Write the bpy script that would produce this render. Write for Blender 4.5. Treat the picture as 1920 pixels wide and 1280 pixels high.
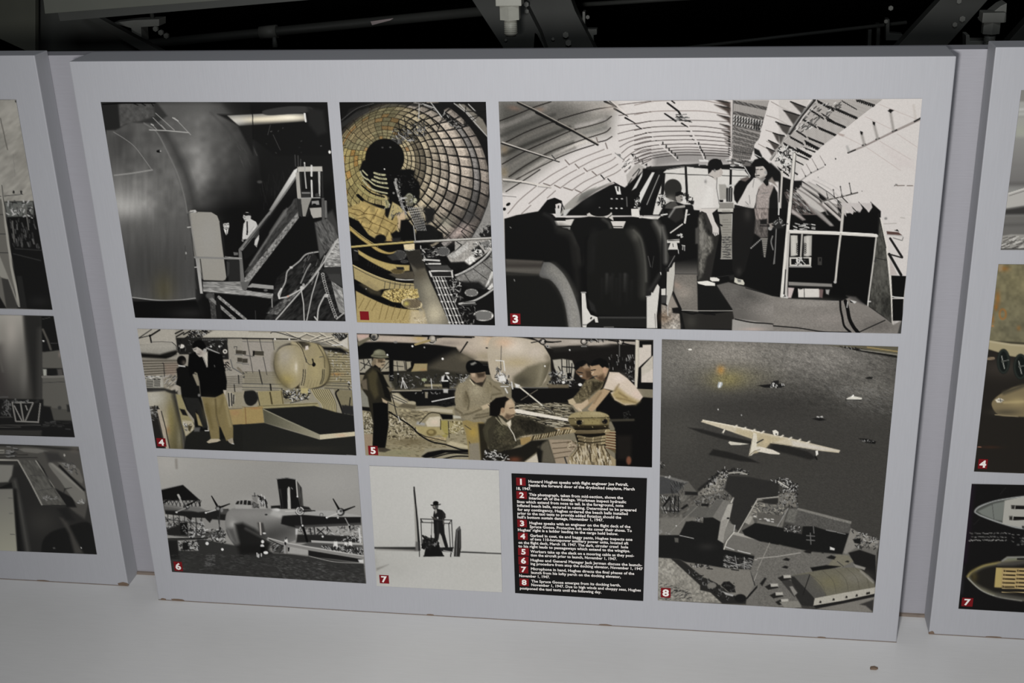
import bpy, bmesh, math, random
import numpy as np
from mathutils import Matrix, Vector

# ---------------------------------------------------------------- scene, camera, light
for o in list(bpy.data.objects): bpy.data.objects.remove(o, do_unlink=True)
scene = bpy.context.scene
COL = scene.collection
cam_d = bpy.data.cameras.new('camera'); cam = bpy.data.objects.new('camera', cam_d); COL.objects.link(cam)
cam_d.sensor_width = 36.0; cam_d.lens = 44.862; cam_d.clip_start = .05; cam_d.clip_end = 60
_rx, _ry, _rz = Vector((.9893, .142, -.0325)), Vector((-.0258, .3906, .9202)), Vector((.1434, -.9096, .3901))
M = Matrix((_rx, _ry, _rz)).transposed().to_4x4(); M.translation = Vector((1.1776, -2.36, 1.6208))
cam.matrix_world = M
scene.camera = cam
world = bpy.data.worlds.new('hall_air'); scene.world = world; world.use_nodes = True
world.node_tree.nodes['Background'].inputs[0].default_value = (.92, .96, 1.0, 1); world.node_tree.nodes['Background'].inputs[1].default_value = .035
def lamp(name, kind, loc, energy, color, target=None, **k):
    d = bpy.data.lights.new(name, kind); d.energy = energy; d.color = color
    for a, b in k.items(): setattr(d, a, b)
    o = bpy.data.objects.new(name, d); COL.objects.link(o); o.location = loc
    if target: o.rotation_euler = (Vector(target) - Vector(loc)).to_track_quat('-Z', 'Y').to_euler()
    return o
lamp('camera_flash', 'SPOT', (1.0, -2.5, 1.50), 236.0, (1.0, .985, .965), target=(.98, 0, .50), shadow_soft_size=.09, spot_size=math.radians(88), spot_blend=1.0)
lamp('overhead_fill_light', 'AREA', (1.3, -3.4, 4.2), 56.0, (.93, .97, 1.0), target=(1.0, -.2, .3), shape='RECTANGLE', size=2.6, size_y=1.2)  # added fill above and behind the camera, lifts top faces and steelwork
vs = scene.view_settings; vs.view_transform = 'Standard'; vs.look = 'None'; vs.gamma = 1.0; vs.exposure = 0.0; vs.use_curve_mapping = False

# ---------------------------------------------------------------- helpers
def lin(c):
    c = np.clip(np.asarray(c, float), 0, 1)
    return np.where(c <= .04045, c / 12.92, ((c + .055) / 1.055) ** 2.4)
def nodes(name):
    m = bpy.data.materials.new(name); m.use_nodes = True; nt = m.node_tree
    return m, nt, nt.nodes['Principled BSDF']
def plain(name, col, rough=.6, spec=.3, metal=0.0, var=.08, scale=30, bump=0.0):
    m, nt, b = nodes(name); N = nt.nodes; L = nt.links
    tc = N.new('ShaderNodeTexCoord'); no = N.new('ShaderNodeTexNoise'); no.inputs['Scale'].default_value = scale; no.inputs['Detail'].default_value = 5
    mx = N.new('ShaderNodeMix'); mx.data_type = 'RGBA'; mx.inputs[6].default_value = (*[c * (1 - var) for c in col], 1); mx.inputs[7].default_value = (*[c * (1 + var) for c in col], 1)
    L.new(tc.outputs['Object'], no.inputs['Vector']); L.new(no.outputs[0], mx.inputs[0]); L.new(mx.outputs[2], b.inputs['Base Color'])
    b.inputs['Roughness'].default_value = rough; b.inputs['Specular IOR Level'].default_value = spec; b.inputs['Metallic'].default_value = metal
    if bump:
        bp = N.new('ShaderNodeBump'); bp.inputs['Strength'].default_value = bump; bp.inputs['Distance'].default_value = .002; L.new(no.outputs[0], bp.inputs['Height']); L.new(bp.outputs[0], b.inputs['Normal'])
    return m
def paint(name, col, rough, stretch, wear, spec=.35, bump=.12, blotch=.06):
    """brushed house paint: brush streaks, soft blotches, a few worn grubby spots"""
    m, nt, b = nodes(name); N = nt.nodes; L = nt.links
    tc = N.new('ShaderNodeTexCoord'); mp = N.new('ShaderNodeMapping'); mp.inputs['Scale'].default_value = stretch; L.new(tc.outputs['Object'], mp.inputs['Vector'])
    n1 = N.new('ShaderNodeTexNoise'); n1.inputs['Scale'].default_value = 26; n1.inputs['Detail'].default_value = 6; L.new(mp.outputs[0], n1.inputs['Vector'])
    n2 = N.new('ShaderNodeTexNoise'); n2.inputs['Scale'].default_value = 2.3; n2.inputs['Detail'].default_value = 4; L.new(tc.outputs['Object'], n2.inputs['Vector'])
    n3 = N.new('ShaderNodeTexNoise'); n3.inputs['Scale'].default_value = 9; n3.inputs['Detail'].default_value = 8; n3.inputs['Roughness'].default_value = .75; L.new(tc.outputs['Object'], n3.inputs['Vector'])
    a = N.new('ShaderNodeMix'); a.data_type = 'RGBA'; a.inputs[6].default_value = (*[c * (1 - blotch) for c in col], 1); a.inputs[7].default_value = (*[c * (1 + blotch) for c in col], 1); L.new(n2.outputs[0], a.inputs[0])
    s = N.new('ShaderNodeMix'); s.data_type = 'RGBA'; s.blend_type = 'MULTIPLY'; s.inputs[0].default_value = .10; L.new(a.outputs[2], s.inputs[6]); L.new(n1.outputs[0], s.inputs[7])
    r = N.new('ShaderNodeValToRGB'); r.color_ramp.elements[0].position = .68; r.color_ramp.elements[1].position = .80; L.new(n3.outputs[0], r.inputs[0])
    mu = N.new('ShaderNodeMath'); mu.operation = 'MULTIPLY'; mu.inputs[1].default_value = wear; L.new(r.outputs[0], mu.inputs[0])
    w = N.new('ShaderNodeMix'); w.data_type = 'RGBA'; w.inputs[7].default_value = (*[c * .62 for c in (col[0] * 1.05, col[1], col[2] * .92)], 1); L.new(mu.outputs[0], w.inputs[0]); L.new(s.outputs[2], w.inputs[6]); L.new(w.outputs[2], b.inputs['Base Color'])
    bp = N.new('ShaderNodeBump'); bp.inputs['Strength'].default_value = bump; bp.inputs['Distance'].default_value = .0015; L.new(n1.outputs[0], bp.inputs['Height']); L.new(bp.outputs[0], b.inputs['Normal'])
    b.inputs['Roughness'].default_value = rough; b.inputs['Specular IOR Level'].default_value = spec
    return m
MAT = dict(
    board=paint('blue_white_board_paint', (.382, .386, .412), .55, (14, 14, .7), .10, bump=.10, blotch=.035),
    wall=paint('lilac_white_wall_paint', (.318, .314, .342), .55, (.7, 5, 14), .16, bump=.2, blotch=.05),
    floor=paint('glossy_white_floor_paint', (.575, .573, .573), .34, (.6, 9, 1), .28, spec=.45, bump=.06, blotch=.05),
    caulk=plain('grubby_brown_caulk', (.19, .155, .13), .8, var=.4, scale=60),
    chip=plain('bare_brown_wood', (.15, .105, .075), .8, var=.3, scale=90),
    black=plain('black_plaque_print', (.006, .0058, .006), .45, .08, var=.15, scale=14),
    red=plain('red_badge_print', (.16, .007, .010), .5, .1, var=.12, scale=120),
    white=plain('white_lettering_print', (.74, .70, .67), .5, .25, var=.04),
    dark=plain('black_brown_steel', (.014, .014, .013), .6, .2, var=.3, scale=8),
    dark2=plain('dark_primed_steel', (.040, .042, .039), .55, .2, var=.3, scale=8),
    dark3=plain('worn_grey_steel', (.12, .122, .112), .5, .3, var=.3, scale=14),
    green=plain('olive_painted_steel', (.060, .062, .050), .55, .25, var=.3, scale=5),
    bar=plain('grey_green_painted_bar', (.125, .13, .112), .5, .3, var=.1, scale=9),
    bar2=plain('cool_grey_painted_bar', (.095, .10, .095), .5, .3, var=.1, scale=9),
    galv=plain('zinc_plated_steel', (.36, .36, .315), .42, .4, var=.12, scale=60),
    tag=plain('pale_pink_tag', (.40, .34, .34), .7, var=.1),
    void=plain('unlit_hall_black', (.004, .004, .004), .9, .05, var=.2, scale=2))  # near-black colour stands in for the darkness of the unlit hall
mp_, nt_, b_ = nodes('printed_photograph')
at_ = nt_.nodes.new('ShaderNodeVertexColor'); at_.layer_name = 'print'
nt_.links.new(at_.outputs[0], b_.inputs['Base Color']); b_.inputs['Roughness'].default_value = .5; b_.inputs['Specular IOR Level'].default_value = .07
MAT['print'] = mp_
def link(name, me, mat=None, parent=None):
    o = bpy.data.objects.new(name, me); COL.objects.link(o)
    if mat: me.materials.append(MAT[mat])
    if parent: o.parent = parent
    return o
def tag(o, label=None, cat=None, group=None, kind=None):
    for k, v in (('label', label), ('category', cat), ('group', group), ('kind', kind)):
        if v: o[k] = v
    return o
def thing(name, label, cat, loc=(0, 0, 0), group=None):
    e = bpy.data.objects.new(name, None); COL.objects.link(e); e.location = loc; e.empty_display_size = .05
    return tag(e, label, cat, group)
def solid(name, front, y0, y1, mat, parent=None, bevel=0.0, jag=None):
    """a plate: outline (x, z) extruded from y0 (towards the viewer) back to y1"""
    bm = bmesh.new(); n = len(front)
    ox, oy, oz = parent.location if parent else (0, 0, 0)
    a = [bm.verts.new((x - ox, y0 - oy, z - oz)) for x, z in front]; b = [bm.verts.new((x - ox, y1 - oy, z - oz)) for x, z in front]
    bm.faces.new(a); bm.faces.new(b[::-1])
    for i in range(n): bm.faces.new((a[i], b[i], b[(i + 1) % n], a[(i + 1) % n]))
    bmesh.ops.recalc_face_normals(bm, faces=bm.faces)
    if bevel: bmesh.ops.bevel(bm, geom=list(bm.edges), offset=bevel, segments=2, profile=.6, affect='EDGES')
    me = bpy.data.meshes.new(name); bm.to_mesh(me); bm.free()
    return link(name, me, mat, parent)
def rod(name, p0, p1, r, mat, parent=None, seg=14, r2=None):
    p0, p1 = Vector(p0), Vector(p1)
    if parent: p0, p1 = p0 - parent.location, p1 - parent.location
    bm = bmesh.new(); d = p1 - p0
    bmesh.ops.create_cone(bm, cap_ends=True, segments=seg, radius1=r, radius2=r if r2 is None else r2, depth=d.length)
    bmesh.ops.transform(bm, matrix=Matrix.Translation((p0 + p1) / 2) @ d.to_track_quat('Z', 'Y').to_matrix().to_4x4(), verts=bm.verts)
    if seg > 8:
        for f in bm.faces: f.smooth = len(f.verts) == 4
    me = bpy.data.meshes.new(name); bm.to_mesh(me); bm.free()
    return link(name, me, mat, parent)
def hexnut(name, p, r, mat, parent, axis=(0, 1, 0), h=None):
    h = h or r * 1.1; a = Vector(axis).normalized(); p = Vector(p)
    return rod(name, p - a * h / 2, p + a * h / 2, r, mat, parent, seg=6)

# ---------------------------------------------------------------- the setting
def struct(o): o['kind'] = 'structure'; return o
struct(solid('floor', [(-2.6, -.12), (4.2, -.12), (4.2, 0), (-2.6, 0)], -4.2, .05, 'floor'))
struct(solid('wall_back', [(-1.6, 0), (3.2, 0), (3.2, 1.1912), (-1.6, 1.1912)], 0, .045, 'wall', bevel=.0015))
struct(solid('wall_far', [(-5, -.5), (7, -.5), (7, 4.5), (-5, 4.5)], 4.6, 4.7, 'void'))
struct(solid('ceiling', [(-5, 1.52), (7, 1.52), (7, 1.7), (-5, 1.7)], .55, 4.6, 'void'))
struct(solid('trim_1', [(-.093, 0), (.002, 0), (.002, .006), (-.093, .006)], -.006, 0, 'caulk'))
struct(solid('trim_2', [(1.598, 0), (1.67, 0), (1.67, .006), (1.598, .006)], -.006, 0, 'caulk'))

struct(solid('floor_hall', [(-5, -.12), (7, -.12), (7, -.02), (-5, -.02)], .06, 4.6, 'void'))
for i, (x0, x1, d) in enumerate(((-1.1, -.0915, .0537), (0, 1.6, .0993), (1.6695, 2.7, .0638))):
    struct(solid('trim_%d' % (i + 3), [(x0, 0), (x1, 0), (x1, .0011), (x0, .0011)], -d - .0009, -d + .004, 'caulk'))
# ---------------------------------------------------------------- boards
D1, D2, D3 = .0993, .0537, .0638
def board_panel(root, x0, x1, h, d, rag=()):
    """a thick painted board with softly rounded edges"""
    o = solid('panel', [(x0, 0), (x1, 0), (x1, h), (x0, h)], -d, -.0005, 'board', root, bevel=.0022)
    for x, z, w, hh in rag:      # bare wood where the paint has chipped off the lower edge
        g = random.Random(int(x * 1000)); n = 9
        pts = [(x + w * math.cos(2 * math.pi * i / n) * g.uniform(.6, 1), max(.0005, z + hh * math.sin(2 * math.pi * i / n) * g.uniform(.6, 1))) for i in range(n)]
        solid('paint_chip', pts, -d - .0006, -d + .001, 'chip', root)
    return o
mid = thing('exhibit_board', 'large white exhibit board in the middle with eight black-and-white photographs and a caption plaque', 'display board', (.8, -D1 / 2, 0), 'exhibit boards standing along the wall')
board_panel(mid, 0, 1.6, 1.1978, D1, [(.045, .003, .022, .004), (.012, .002, .008, .004), (.62, .002, .012, .002), (1.0, .002, .016, .0025), (1.45, .002, .01, .002)])
lef = thing('exhibit_board', 'white exhibit board at the left edge, cut off, with three photographs one above another', 'display board', (-.5, -D2 / 2, 0), 'exhibit boards standing along the wall')
board_panel(lef, -1.1, -.0915, 1.2013, D2, [(-.105, .004, .016, .007), (-.3, .002, .02, .002)])
rig = thing('exhibit_board', 'white exhibit board at the right edge, cut off, with brown and black pictures', 'display board', (2.1, -D3 / 2, 0), 'exhibit boards standing along the wall')
board_panel(rig, 1.6695, 2.7, 1.206, D3, [(1.675, .003, .008, .006), (1.8, .002, .02, .002)])
DEP = dict(P=(mid, D1), L=(lef, D2), R=(rig, D3))

# ---------------------------------------------------------------- print painting (numpy, colour per vertex)
TINT = (1.0, .988, .962)
def col3(c, X=None, Y=None):
    if callable(c): c = c(X, Y)
    if isinstance(c, np.ndarray) and c.ndim == 2: return c[..., None] / 255. * np.array(TINT)
    if isinstance(c, (int, float)): return np.array(TINT) * (c / 255.)
    return np.array(c, float) / 255.
def G(x0, y0, c0, x1, y1, c1, pw=1.0):
    """colour running from c0 at one point to c1 at another"""
    a, b = col3(c0), col3(c1)
    dx, dy = x1 - x0, y1 - y0; L = dx * dx + dy * dy
    def f(X, Y):
        t = np.clip(((X - x0) * dx + (Y - y0) * dy) / L, 0, 1) ** pw
        return (a + (b - a) * t[..., None]) * 255
    return f
def hsh(i, j, s):
    n = (i.astype(np.int64) * 374761393 + j.astype(np.int64) * 668265263 + s * 974634777) & 0x7fffffff
    n = ((n ^ (n >> 13)) * 1274126177) & 0x7fffffff
    return ((n ^ (n >> 16)) & 0xffff) / 65535.
def vnoise(X, Y, s=0):
    i, j = np.floor(X), np.floor(Y); u, v = X - i, Y - j
    u = u * u * (3 - 2 * u); v = v * v * (3 - 2 * v)
    a, b, c, d = hsh(i, j, s), hsh(i + 1, j, s), hsh(i, j + 1, s), hsh(i + 1, j + 1, s)
    return (a + (b - a) * u) * (1 - v) + (c + (d - c) * u) * v - .5
def spl(pts, n=6, closed=False):
    """Catmull-Rom curve through pts"""
    p = np.array(pts, float)
    if len(p) < 3: return p
    q = np.vstack([p[-1], p, p[:2]]) if closed else np.vstack([2 * p[0] - p[1], p, 2 * p[-1] - p[-2]])
    t = np.linspace(0, 1, n, endpoint=False)[:, None]; out = []
    for k in range(1, len(q) - 2):
        a, b, c, d = q[k - 1:k + 3]
        out.append(.5 * (2 * b + (c - a) * t + (2 * a - 5 * b + 4 * c - d) * t * t + (3 * b - a - 3 * c + d) * t ** 3))
    if not closed: out.append(p[-1:])
    return np.vstack(out)
class Canvas:
    def __init__(s, quad, sp=1.15):
        q = [np.array(p, float) for p in quad]      # TL TR BR BL
        s.quad = q
        w = max(np.linalg.norm(q[1] - q[0]), np.linalg.norm(q[2] - q[3])); h = max(np.linalg.norm(q[3] - q[0]), np.linalg.norm(q[2] - q[1]))
        s.nx, s.ny = int(w / sp) + 1, int(h / sp) + 1
        A = []; B = []
        for (u, v), p in zip(((0, 0), (1, 0), (1, 1), (0, 1)), q):
            A += [[u, v, 1, 0, 0, 0, -u * p[0], -v * p[0]], [0, 0, 0, u, v, 1, -u * p[1], -v * p[1]]]; B += [p[0], p[1]]
        s.H = np.append(np.linalg.solve(np.array(A), np.array(B)), 1).reshape(3, 3); s.Hi = np.linalg.inv(s.H)
        u, v = np.meshgrid(np.linspace(0, 1, s.nx), np.linspace(0, 1, s.ny))
        z = s.H[2, 0] * u + s.H[2, 1] * v + 1
        s.X = (s.H[0, 0] * u + s.H[0, 1] * v + s.H[0, 2]) / z; s.Y = (s.H[1, 0] * u + s.H[1, 1] * v + s.H[1, 2]) / z
        s.img = np.zeros((s.ny, s.nx, 3)); s.rng = random.Random(7); s.cl = None; s.sk = 1.0; s.view(0, 0, 1)
    def view(s, ox, oy, k): s.ox, s.oy, s.k = ox, oy, k
    def _P(s, pts): return np.array(pts, float) * s.k + (s.ox, s.oy)
    def _sl(s, lo, hi):
        c = np.array([(lo[0], lo[1], 1), (hi[0], lo[1], 1), (hi[0], hi[1], 1), (lo[0], hi[1], 1)]) @ s.Hi.T
        u = c[:, 0] / c[:, 2] * (s.nx - 1); v = c[:, 1] / c[:, 2] * (s.ny - 1)
        a, b = max(0, int(u.min()) - 1), min(s.nx, int(u.max()) + 3); c, d = max(0, int(v.min()) - 1), min(s.ny, int(v.max()) + 3)
        return (slice(c, d), slice(a, b)) if b > a and d > c else None
    def _put(s, sl, cov, col, mode=None):
        X, Y = (s.X[sl] - s.ox) / s.k, (s.Y[sl] - s.oy) / s.k
        if s.cl is not None: cov = cov * s.cl[sl]
        c = cov[..., None]; im = s.img[sl]
        if mode == 'mul':
            g = col(X, Y) if callable(col) else col
            if isinstance(g, np.ndarray) and g.ndim == 2: g = g[..., None]
            s.img[sl] = im * (1 + (g - 1) * c)
        elif mode == 'add':
            g = col(X, Y) if callable(col) else col
            if isinstance(g, np.ndarray) and g.ndim == 2: g = g[..., None]
            s.img[sl] = im + g / 255. * c
        else: s.img[sl] = im + (col3(col, X, Y) - im) * c
    def _cov_poly(s, sl, P, soft):
        X, Y = s.X[sl], s.Y[sl]; d2 = np.full(X.shape, 1e9); ins = np.zeros(X.shape, bool)
        for a, b in zip(P, np.roll(P, -1, 0)):
            e = b - a; L = e @ e
            if L < 1e-12: continue
            t = np.clip(((X - a[0]) * e[0] + (Y - a[1]) * e[1]) / L, 0, 1)
            d2 = np.minimum(d2, (X - a[0] - t * e[0]) ** 2 + (Y - a[1] - t * e[1]) ** 2)
            if a[1] != b[1]: ins ^= ((a[1] > Y) != (b[1] > Y)) & (X < e[0] * (Y - a[1]) / e[1] + a[0])
        sd = np.sqrt(d2); sd = np.where(ins, -sd, sd)
        t = np.clip(.5 - sd / soft, 0, 1)
        return t * t * (3 - 2 * t) if soft > 2.5 else t
    def poly(s, pts, col, soft=1.1, a=1, sm=False, mode=None):
        if sm: pts = spl(pts, closed=True)
        P = s._P(pts); sl = s._sl(P.min(0) - soft, P.max(0) + soft)
        if sl: s._put(sl, s._cov_poly(sl, P, soft) * a, col, mode)
    def clip(s, pts=None, soft=1.1, sm=False):
        s.cl = None
        if pts is None: return
        if sm: pts = spl(pts, closed=True)
        s.cl = s._cov_poly((slice(0, s.ny), slice(0, s.nx)), s._P(pts), soft)
    def line(s, pts, w, col, soft=1.1, a=1, sm=False, w2=None, mode=None):
        if sm: pts = spl(pts)
        P = s._P(pts); w = w * s.k; w2 = w if w2 is None else w2 * s.k; m = max(w, w2) / 2 + soft
        sl = s._sl(P.min(0) - m, P.max(0) + m)
        if not sl: return
        X, Y = s.X[sl], s.Y[sl]; cov = np.zeros(X.shape); n = len(P) - 1
        for k in range(n):
            p, e = P[k], P[k + 1] - P[k]; L = e @ e
            if L < 1e-12: continue
            t = np.clip(((X - p[0]) * e[0] + (Y - p[1]) * e[1]) / L, 0, 1)
            d = np.sqrt((X - p[0] - t * e[0]) ** 2 + (Y - p[1] - t * e[1]) ** 2)
            ww = w + (w2 - w) * (k + t) / n
            we = np.maximum(ww, soft)
            cov = np.maximum(cov, np.clip(.5 - (d - we / 2) / soft, 0, 1) * np.minimum(1, ww / we))
        s._put(sl, cov * a, col, mode)
    def lines(s, segs, w, col, **k):
        for g in segs: s.line(g, w, col, **k)
    def ell(s, cx, cy, rx, ry, col, rot=0, a=1, soft=1.1, mode=None, n=28, a0=0, a1=360):
        t = np.radians(np.linspace(a0, a1, n, endpoint=(a1 - a0) < 360)); r = math.radians(rot); x, y = rx * np.cos(t), ry * np.sin(t)
        s.poly(np.stack([cx + x * math.cos(r) - y * math.sin(r), cy + x * math.sin(r) + y * math.cos(r)], 1), col, soft, a, mode=mode)
    def ring(s, cx, cy, rx, ry, w, col, rot=0, a0=0, a1=360, n=40, **k):
        t = np.radians(np.linspace(a0, a1, n)); r = math.radians(rot); x, y = rx * np.cos(t), ry * np.sin(t)
        s.line(np.stack([cx + x * math.cos(r) - y * math.sin(r), cy + x * math.sin(r) + y * math.cos(r)], 1), w, col, **k)
    def blob(s, cx, cy, rx, ry, col, a=1, rot=0, mode=None):
        c = s._P([(cx, cy)])[0]; R = max(rx, ry) * s.k * 2.2; sl = s._sl(c - R, c + R)
        if not sl: return
        r = math.radians(rot); dx, dy = (s.X[sl] - c[0]) / s.k, (s.Y[sl] - c[1]) / s.k
        u = (dx * math.cos(r) + dy * math.sin(r)) / rx; v = (-dx * math.sin(r) + dy * math.cos(r)) / ry
        s._put(sl, np.exp(-(u * u + v * v)) * a, col, mode)
    def fill(s, col): s._put((slice(0, s.ny), slice(0, s.nx)), np.ones((s.ny, s.nx)), col)
    def noise(s, amp, sx, sy=None, rot=0, seed=1, pts=None, mode='mul', soft=3, oct=2):
        sy = sy or sx; r = math.radians(rot)
        def f(X, Y):
            u, v = (X * math.cos(r) + Y * math.sin(r)) / sx, (-X * math.sin(r) + Y * math.cos(r)) / sy
            n = sum(vnoise(u * 2 ** o, v * 2 ** o, seed + o) / 1.5 ** o for o in range(oct))
            return 1 + 2 * amp * n if mode == 'mul' else 2 * amp * n
        if pts is None: s._put((slice(0, s.ny), slice(0, s.nx)), np.ones((s.ny, s.nx)), f, mode)
        else: s.poly(pts, f, soft, 1, mode=mode)
    def specks(s, pts, n, r0, r1, cols, seed=1, ang=None, asp=1.0, a=1):
        """n little dabs scattered inside the outline pts"""
        g = random.Random(seed); P = np.array(pts, float); lo, hi = P.min(0), P.max(0); k = 0; it = 0
        while k < n and it < n * 12:
            it += 1; x, y = g.uniform(lo[0], hi[0]), g.uniform(lo[1], hi[1]); ins = False
            for (ax, ay), (bx, by) in zip(P, np.roll(P, -1, 0)):
                if (ay > y) != (by > y) and x < (bx - ax) * (y - ay) / (by - ay) + ax: ins = not ins
            if not ins: continue
            k += 1; r = g.uniform(r0, r1) * s.sk; t = math.radians(g.uniform(0, 180) if ang is None else ang + g.uniform(-12, 12)); L = r * asp
            s.line([(x - L * math.cos(t), y - L * math.sin(t)), (x + L * math.cos(t), y + L * math.sin(t))], r, g.choice(cols), a=a)

def paint_P1(c):
    c.fill(20); V = c.view; V(180, 180, .3359)
    # hull, rear ring then nose ring
    c.poly([(20,20),(620,25),(740,110),(860,240),(905,330),(925,480),(900,640),(860,900),(560,1150),(30,1150)], 38, soft=8)
    c.poly([(40,40),(700,40),(800,150),(870,260),(900,420),(890,560),(700,640),(520,640)], G(300,300,88,900,330,42), soft=14)
    c.blob(470,120,170,120,78,.7); c.blob(770,330,110,190,56,.6); c.blob(590,330,95,230,128,.9,rot=6); c.blob(585,400,50,120,146,.6); c.blob(560,190,130,110,98,.7)
    c.blob(700,280,90,170,70,.45); c.blob(760,580,140,90,20,.7); c.blob(900,520,60,160,14,.8); c.blob(700,200,90,110,74,.6); c.blob(640,560,90,60,50,.5)
    c.poly([(20,20),(330,20),(400,110),(340,150),(200,150),(90,190),(40,170)], 38, soft=6, a=.8)
    c.poly([(130,40),(320,40),(330,110),(240,140),(135,170)], 74, soft=7); c.noise(.12,18,seed=3,pts=[(130,40),(320,40),(330,110),(240,140),(135,170)])
    c.poly([(30,40),(122,35),(135,175),(60,190)], 33, soft=4)
    nose=[(60,190),(110,190),(200,150),(300,160),(360,230),(420,360),(470,500),(510,640),(530,760),(548,900),(558,1130),(380,1140),(190,1120),(30,1100)]
    c.poly(nose, G(120,300,84,560,420,78), soft=4)
    c.clip(nose, 4)
    c.blob(230,560,260,150,130,.9,rot=-14); c.blob(170,610,140,70,172,.85,rot=6); c.blob(300,470,140,70,100,.4,rot=-15)
    c.blob(420,760,170,230,78,.6); c.blob(250,760,240,70,88,.7); c.blob(330,980,330,170,56,.75); c.blob(380,1080,60,90,(84,76,44),.5); c.blob(150,280,100,110,58,.6)
    c.noise(.05,20,160,seed=4); c.clip()
    c.noise(.10,60,60,seed=8,pts=[(60,190),(800,60),(900,420),(700,640),(300,700)],soft=20)
    c.line([(330,150),(395,215),(445,310),(500,430),(535,550),(552,630)],44,44,a=.6,sm=True,soft=13)
    c.line([(270,150),(340,200),(400,310),(455,430),(492,550),(512,650)],7,112,a=.8,sm=True,soft=2); c.line([(400,310),(455,430),(492,550)],16,100,a=.28,sm=True,soft=5)
    c.line([(690,60),(790,160),(860,250),(900,330)],5,66,sm=True,soft=2,a=.8); c.line([(640,90),(740,190),(820,310),(840,380)],8,54,sm=True,soft=4,a=.5)
    c.line([(100,200),(165,240),(225,290),(310,405)],3.5,125,sm=True); c.line([(105,441),(200,430),(316,411)],7,138,soft=2)
    c.lines([[(300,188),(400,192),(520,203)]],5,165); c.lines([[(320,120),(385,185)],[(335,95),(440,190)],[(440,120),(530,215)],[(312,155),(340,185)],[(365,160),(392,188)]],4,140)
    c.lines([[(310,156),(322,162)],[(430,120),(460,138)]],6,165)
    c.lines([[(210,40),(235,50)],[(255,40),(278,52)],[(310,38),(322,55)]],5,15); c.line([(40,45),(150,38),(330,38)],8,10)
    c.specks([(680,180),(900,340),(840,430),(760,330)],14,3,4,[78,66],2,ang=62,asp=5,a=.35)
    c.ell(353,307,14,8,12); c.ell(362,306,5,5,150); c.ell(915,478,14,8,60,soft=4); c.ell(503,876,8,14,95,soft=3)
    # bright tank and propeller blade
    c.poly([(680,100),(880,105),(880,330),(790,160)],24,soft=6); c.poly([(860,40),(1290,40),(1320,330),(1000,330),(880,240)],17,soft=6)
    c.clip([(735,108),(940,98),(1165,98),(1172,140),(900,160),(800,165)],3)
    c.poly([(700,90),(1180,80),(1180,170),(700,180)],G(900,95,120,905,165,30)); c.blob(950,128,250,20,(225,212,182),.95,rot=-2); c.blob(1080,118,90,16,(236,226,200),.9); c.blob(780,140,60,26,190,.7); c.clip()
    c.line([(875,60),(878,240)],5,15); c.line([(1166,98),(1172,140)],10,205)
    c.poly([(930,85),(990,68),(1100,55),(1200,62),(1200,85),(1100,98),(960,106)],48,sm=True,soft=2); c.poly([(1180,60),(1270,80),(1290,200),(1240,220),(1190,160)],30,soft=10)
    c.specks([(900,160),(1280,160),(1280,330),(950,330)],9,2,4,[75,110,45],5,a=.6); c.lines([[(960,215),(975,160)],[(990,215),(1030,300)]],3,60)
    c.line([(205,1122),(350,1138),(470,1136),(556,1126)],6,140,sm=True); c.poly([(210,1145),(560,1138),(600,1240),(225,1240)],12,soft=4); c.blob(520,1210,110,30,34,.8)
    c.poly([(560,640),(1000,560),(1330,480),(1400,1260),(600,1260)],13,soft=30)
    # ---- finer part
    V(340, 280, .2579)
    c.specks([(560,220),(780,140),(820,220),(600,420)],26,3,4,[28,34],3,ang=85,asp=9,a=.6)
    c.lines([[(30,700),(30,800)],[(100,950),(110,1010)]],6,60); c.ell(34,752,13,24,66,soft=3); c.ell(36,752,5,9,150)
    c.poly([(55,455),(68,440),(105,438),(118,452),(220,455),(262,480),(282,530),(300,680),(330,920),(322,945),(305,952),(165,948),(152,940),(100,780),(78,620),(60,500)],(138,134,125))
    c.poly([(78,620),(60,500),(55,455),(68,452),(92,620),(125,800),(160,940),(150,940)],120,a=.5,soft=2); c.blob(200,640,90,160,144,.4)
    c.line([(60,458),(75,600),(110,790),(160,945)],4,70); c.line([(90,452),(118,455)],5,60); c.poly([(66,445),(105,437),(112,455),(72,462)],170)
    c.line([(282,530),(300,680),(332,925)],7,22); c.line([(60,460),(90,452)],6,90)
    # man in doorway
    c.poly([(300,560),(318,555),(332,600),(350,570),(395,610),(410,700),(405,760),(330,780)],14); c.ell(328,548,22,30,165); c.ell(326,522,24,13,14); c.poly([(304,520),(350,517),(348,528),(330,524),(308,540)],16)
    c.ell(336,556,13,18,190,soft=2); c.lines([[(316,545),(325,546)],[(336,545),(348,545)],[(324,568),(340,568)]],4,28); c.line([(331,545),(331,560)],3,110)
    c.poly([(308,570),(330,585),(345,570),(338,610),(328,622),(318,600)],205); c.line([(331,588),(331,615)],5,50); c.poly([(380,745),(415,748),(415,765),(385,768)],90)
    # man in white shirt
    c.ell(480,488,28,34,165); c.poly([(450,470),(460,458),(505,458),(508,480),(490,478),(470,482)],20); c.poly([(455,500),(450,492),(455,480)],170); c.line([(458,490),(466,490)],4,50); c.line([(462,508),(472,508)],3,70)
    c.poly([(468,515),(500,500),(545,525),(560,560),(565,640),(540,640),(500,650),(450,650),(455,560)],178); c.line([(480,525),(482,600)],10,20); c.poly([(476,590),(488,590),(484,620),(474,620)],22)
    c.poly([(455,540),(470,520),(470,600),(462,650),(445,652),(448,600)],184); c.poly([(545,560),(568,570),(566,650),(552,695),(532,695),(540,640)],178); c.poly([(533,692),(553,692),(550,715),(535,712)],140); c.ell(450,660,9,10,120)
    c.line([(500,600),(530,560)],4,150); c.poly([(455,655),(535,640),(530,690),(560,720),(520,760),(460,800),(450,700)],17)
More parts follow.
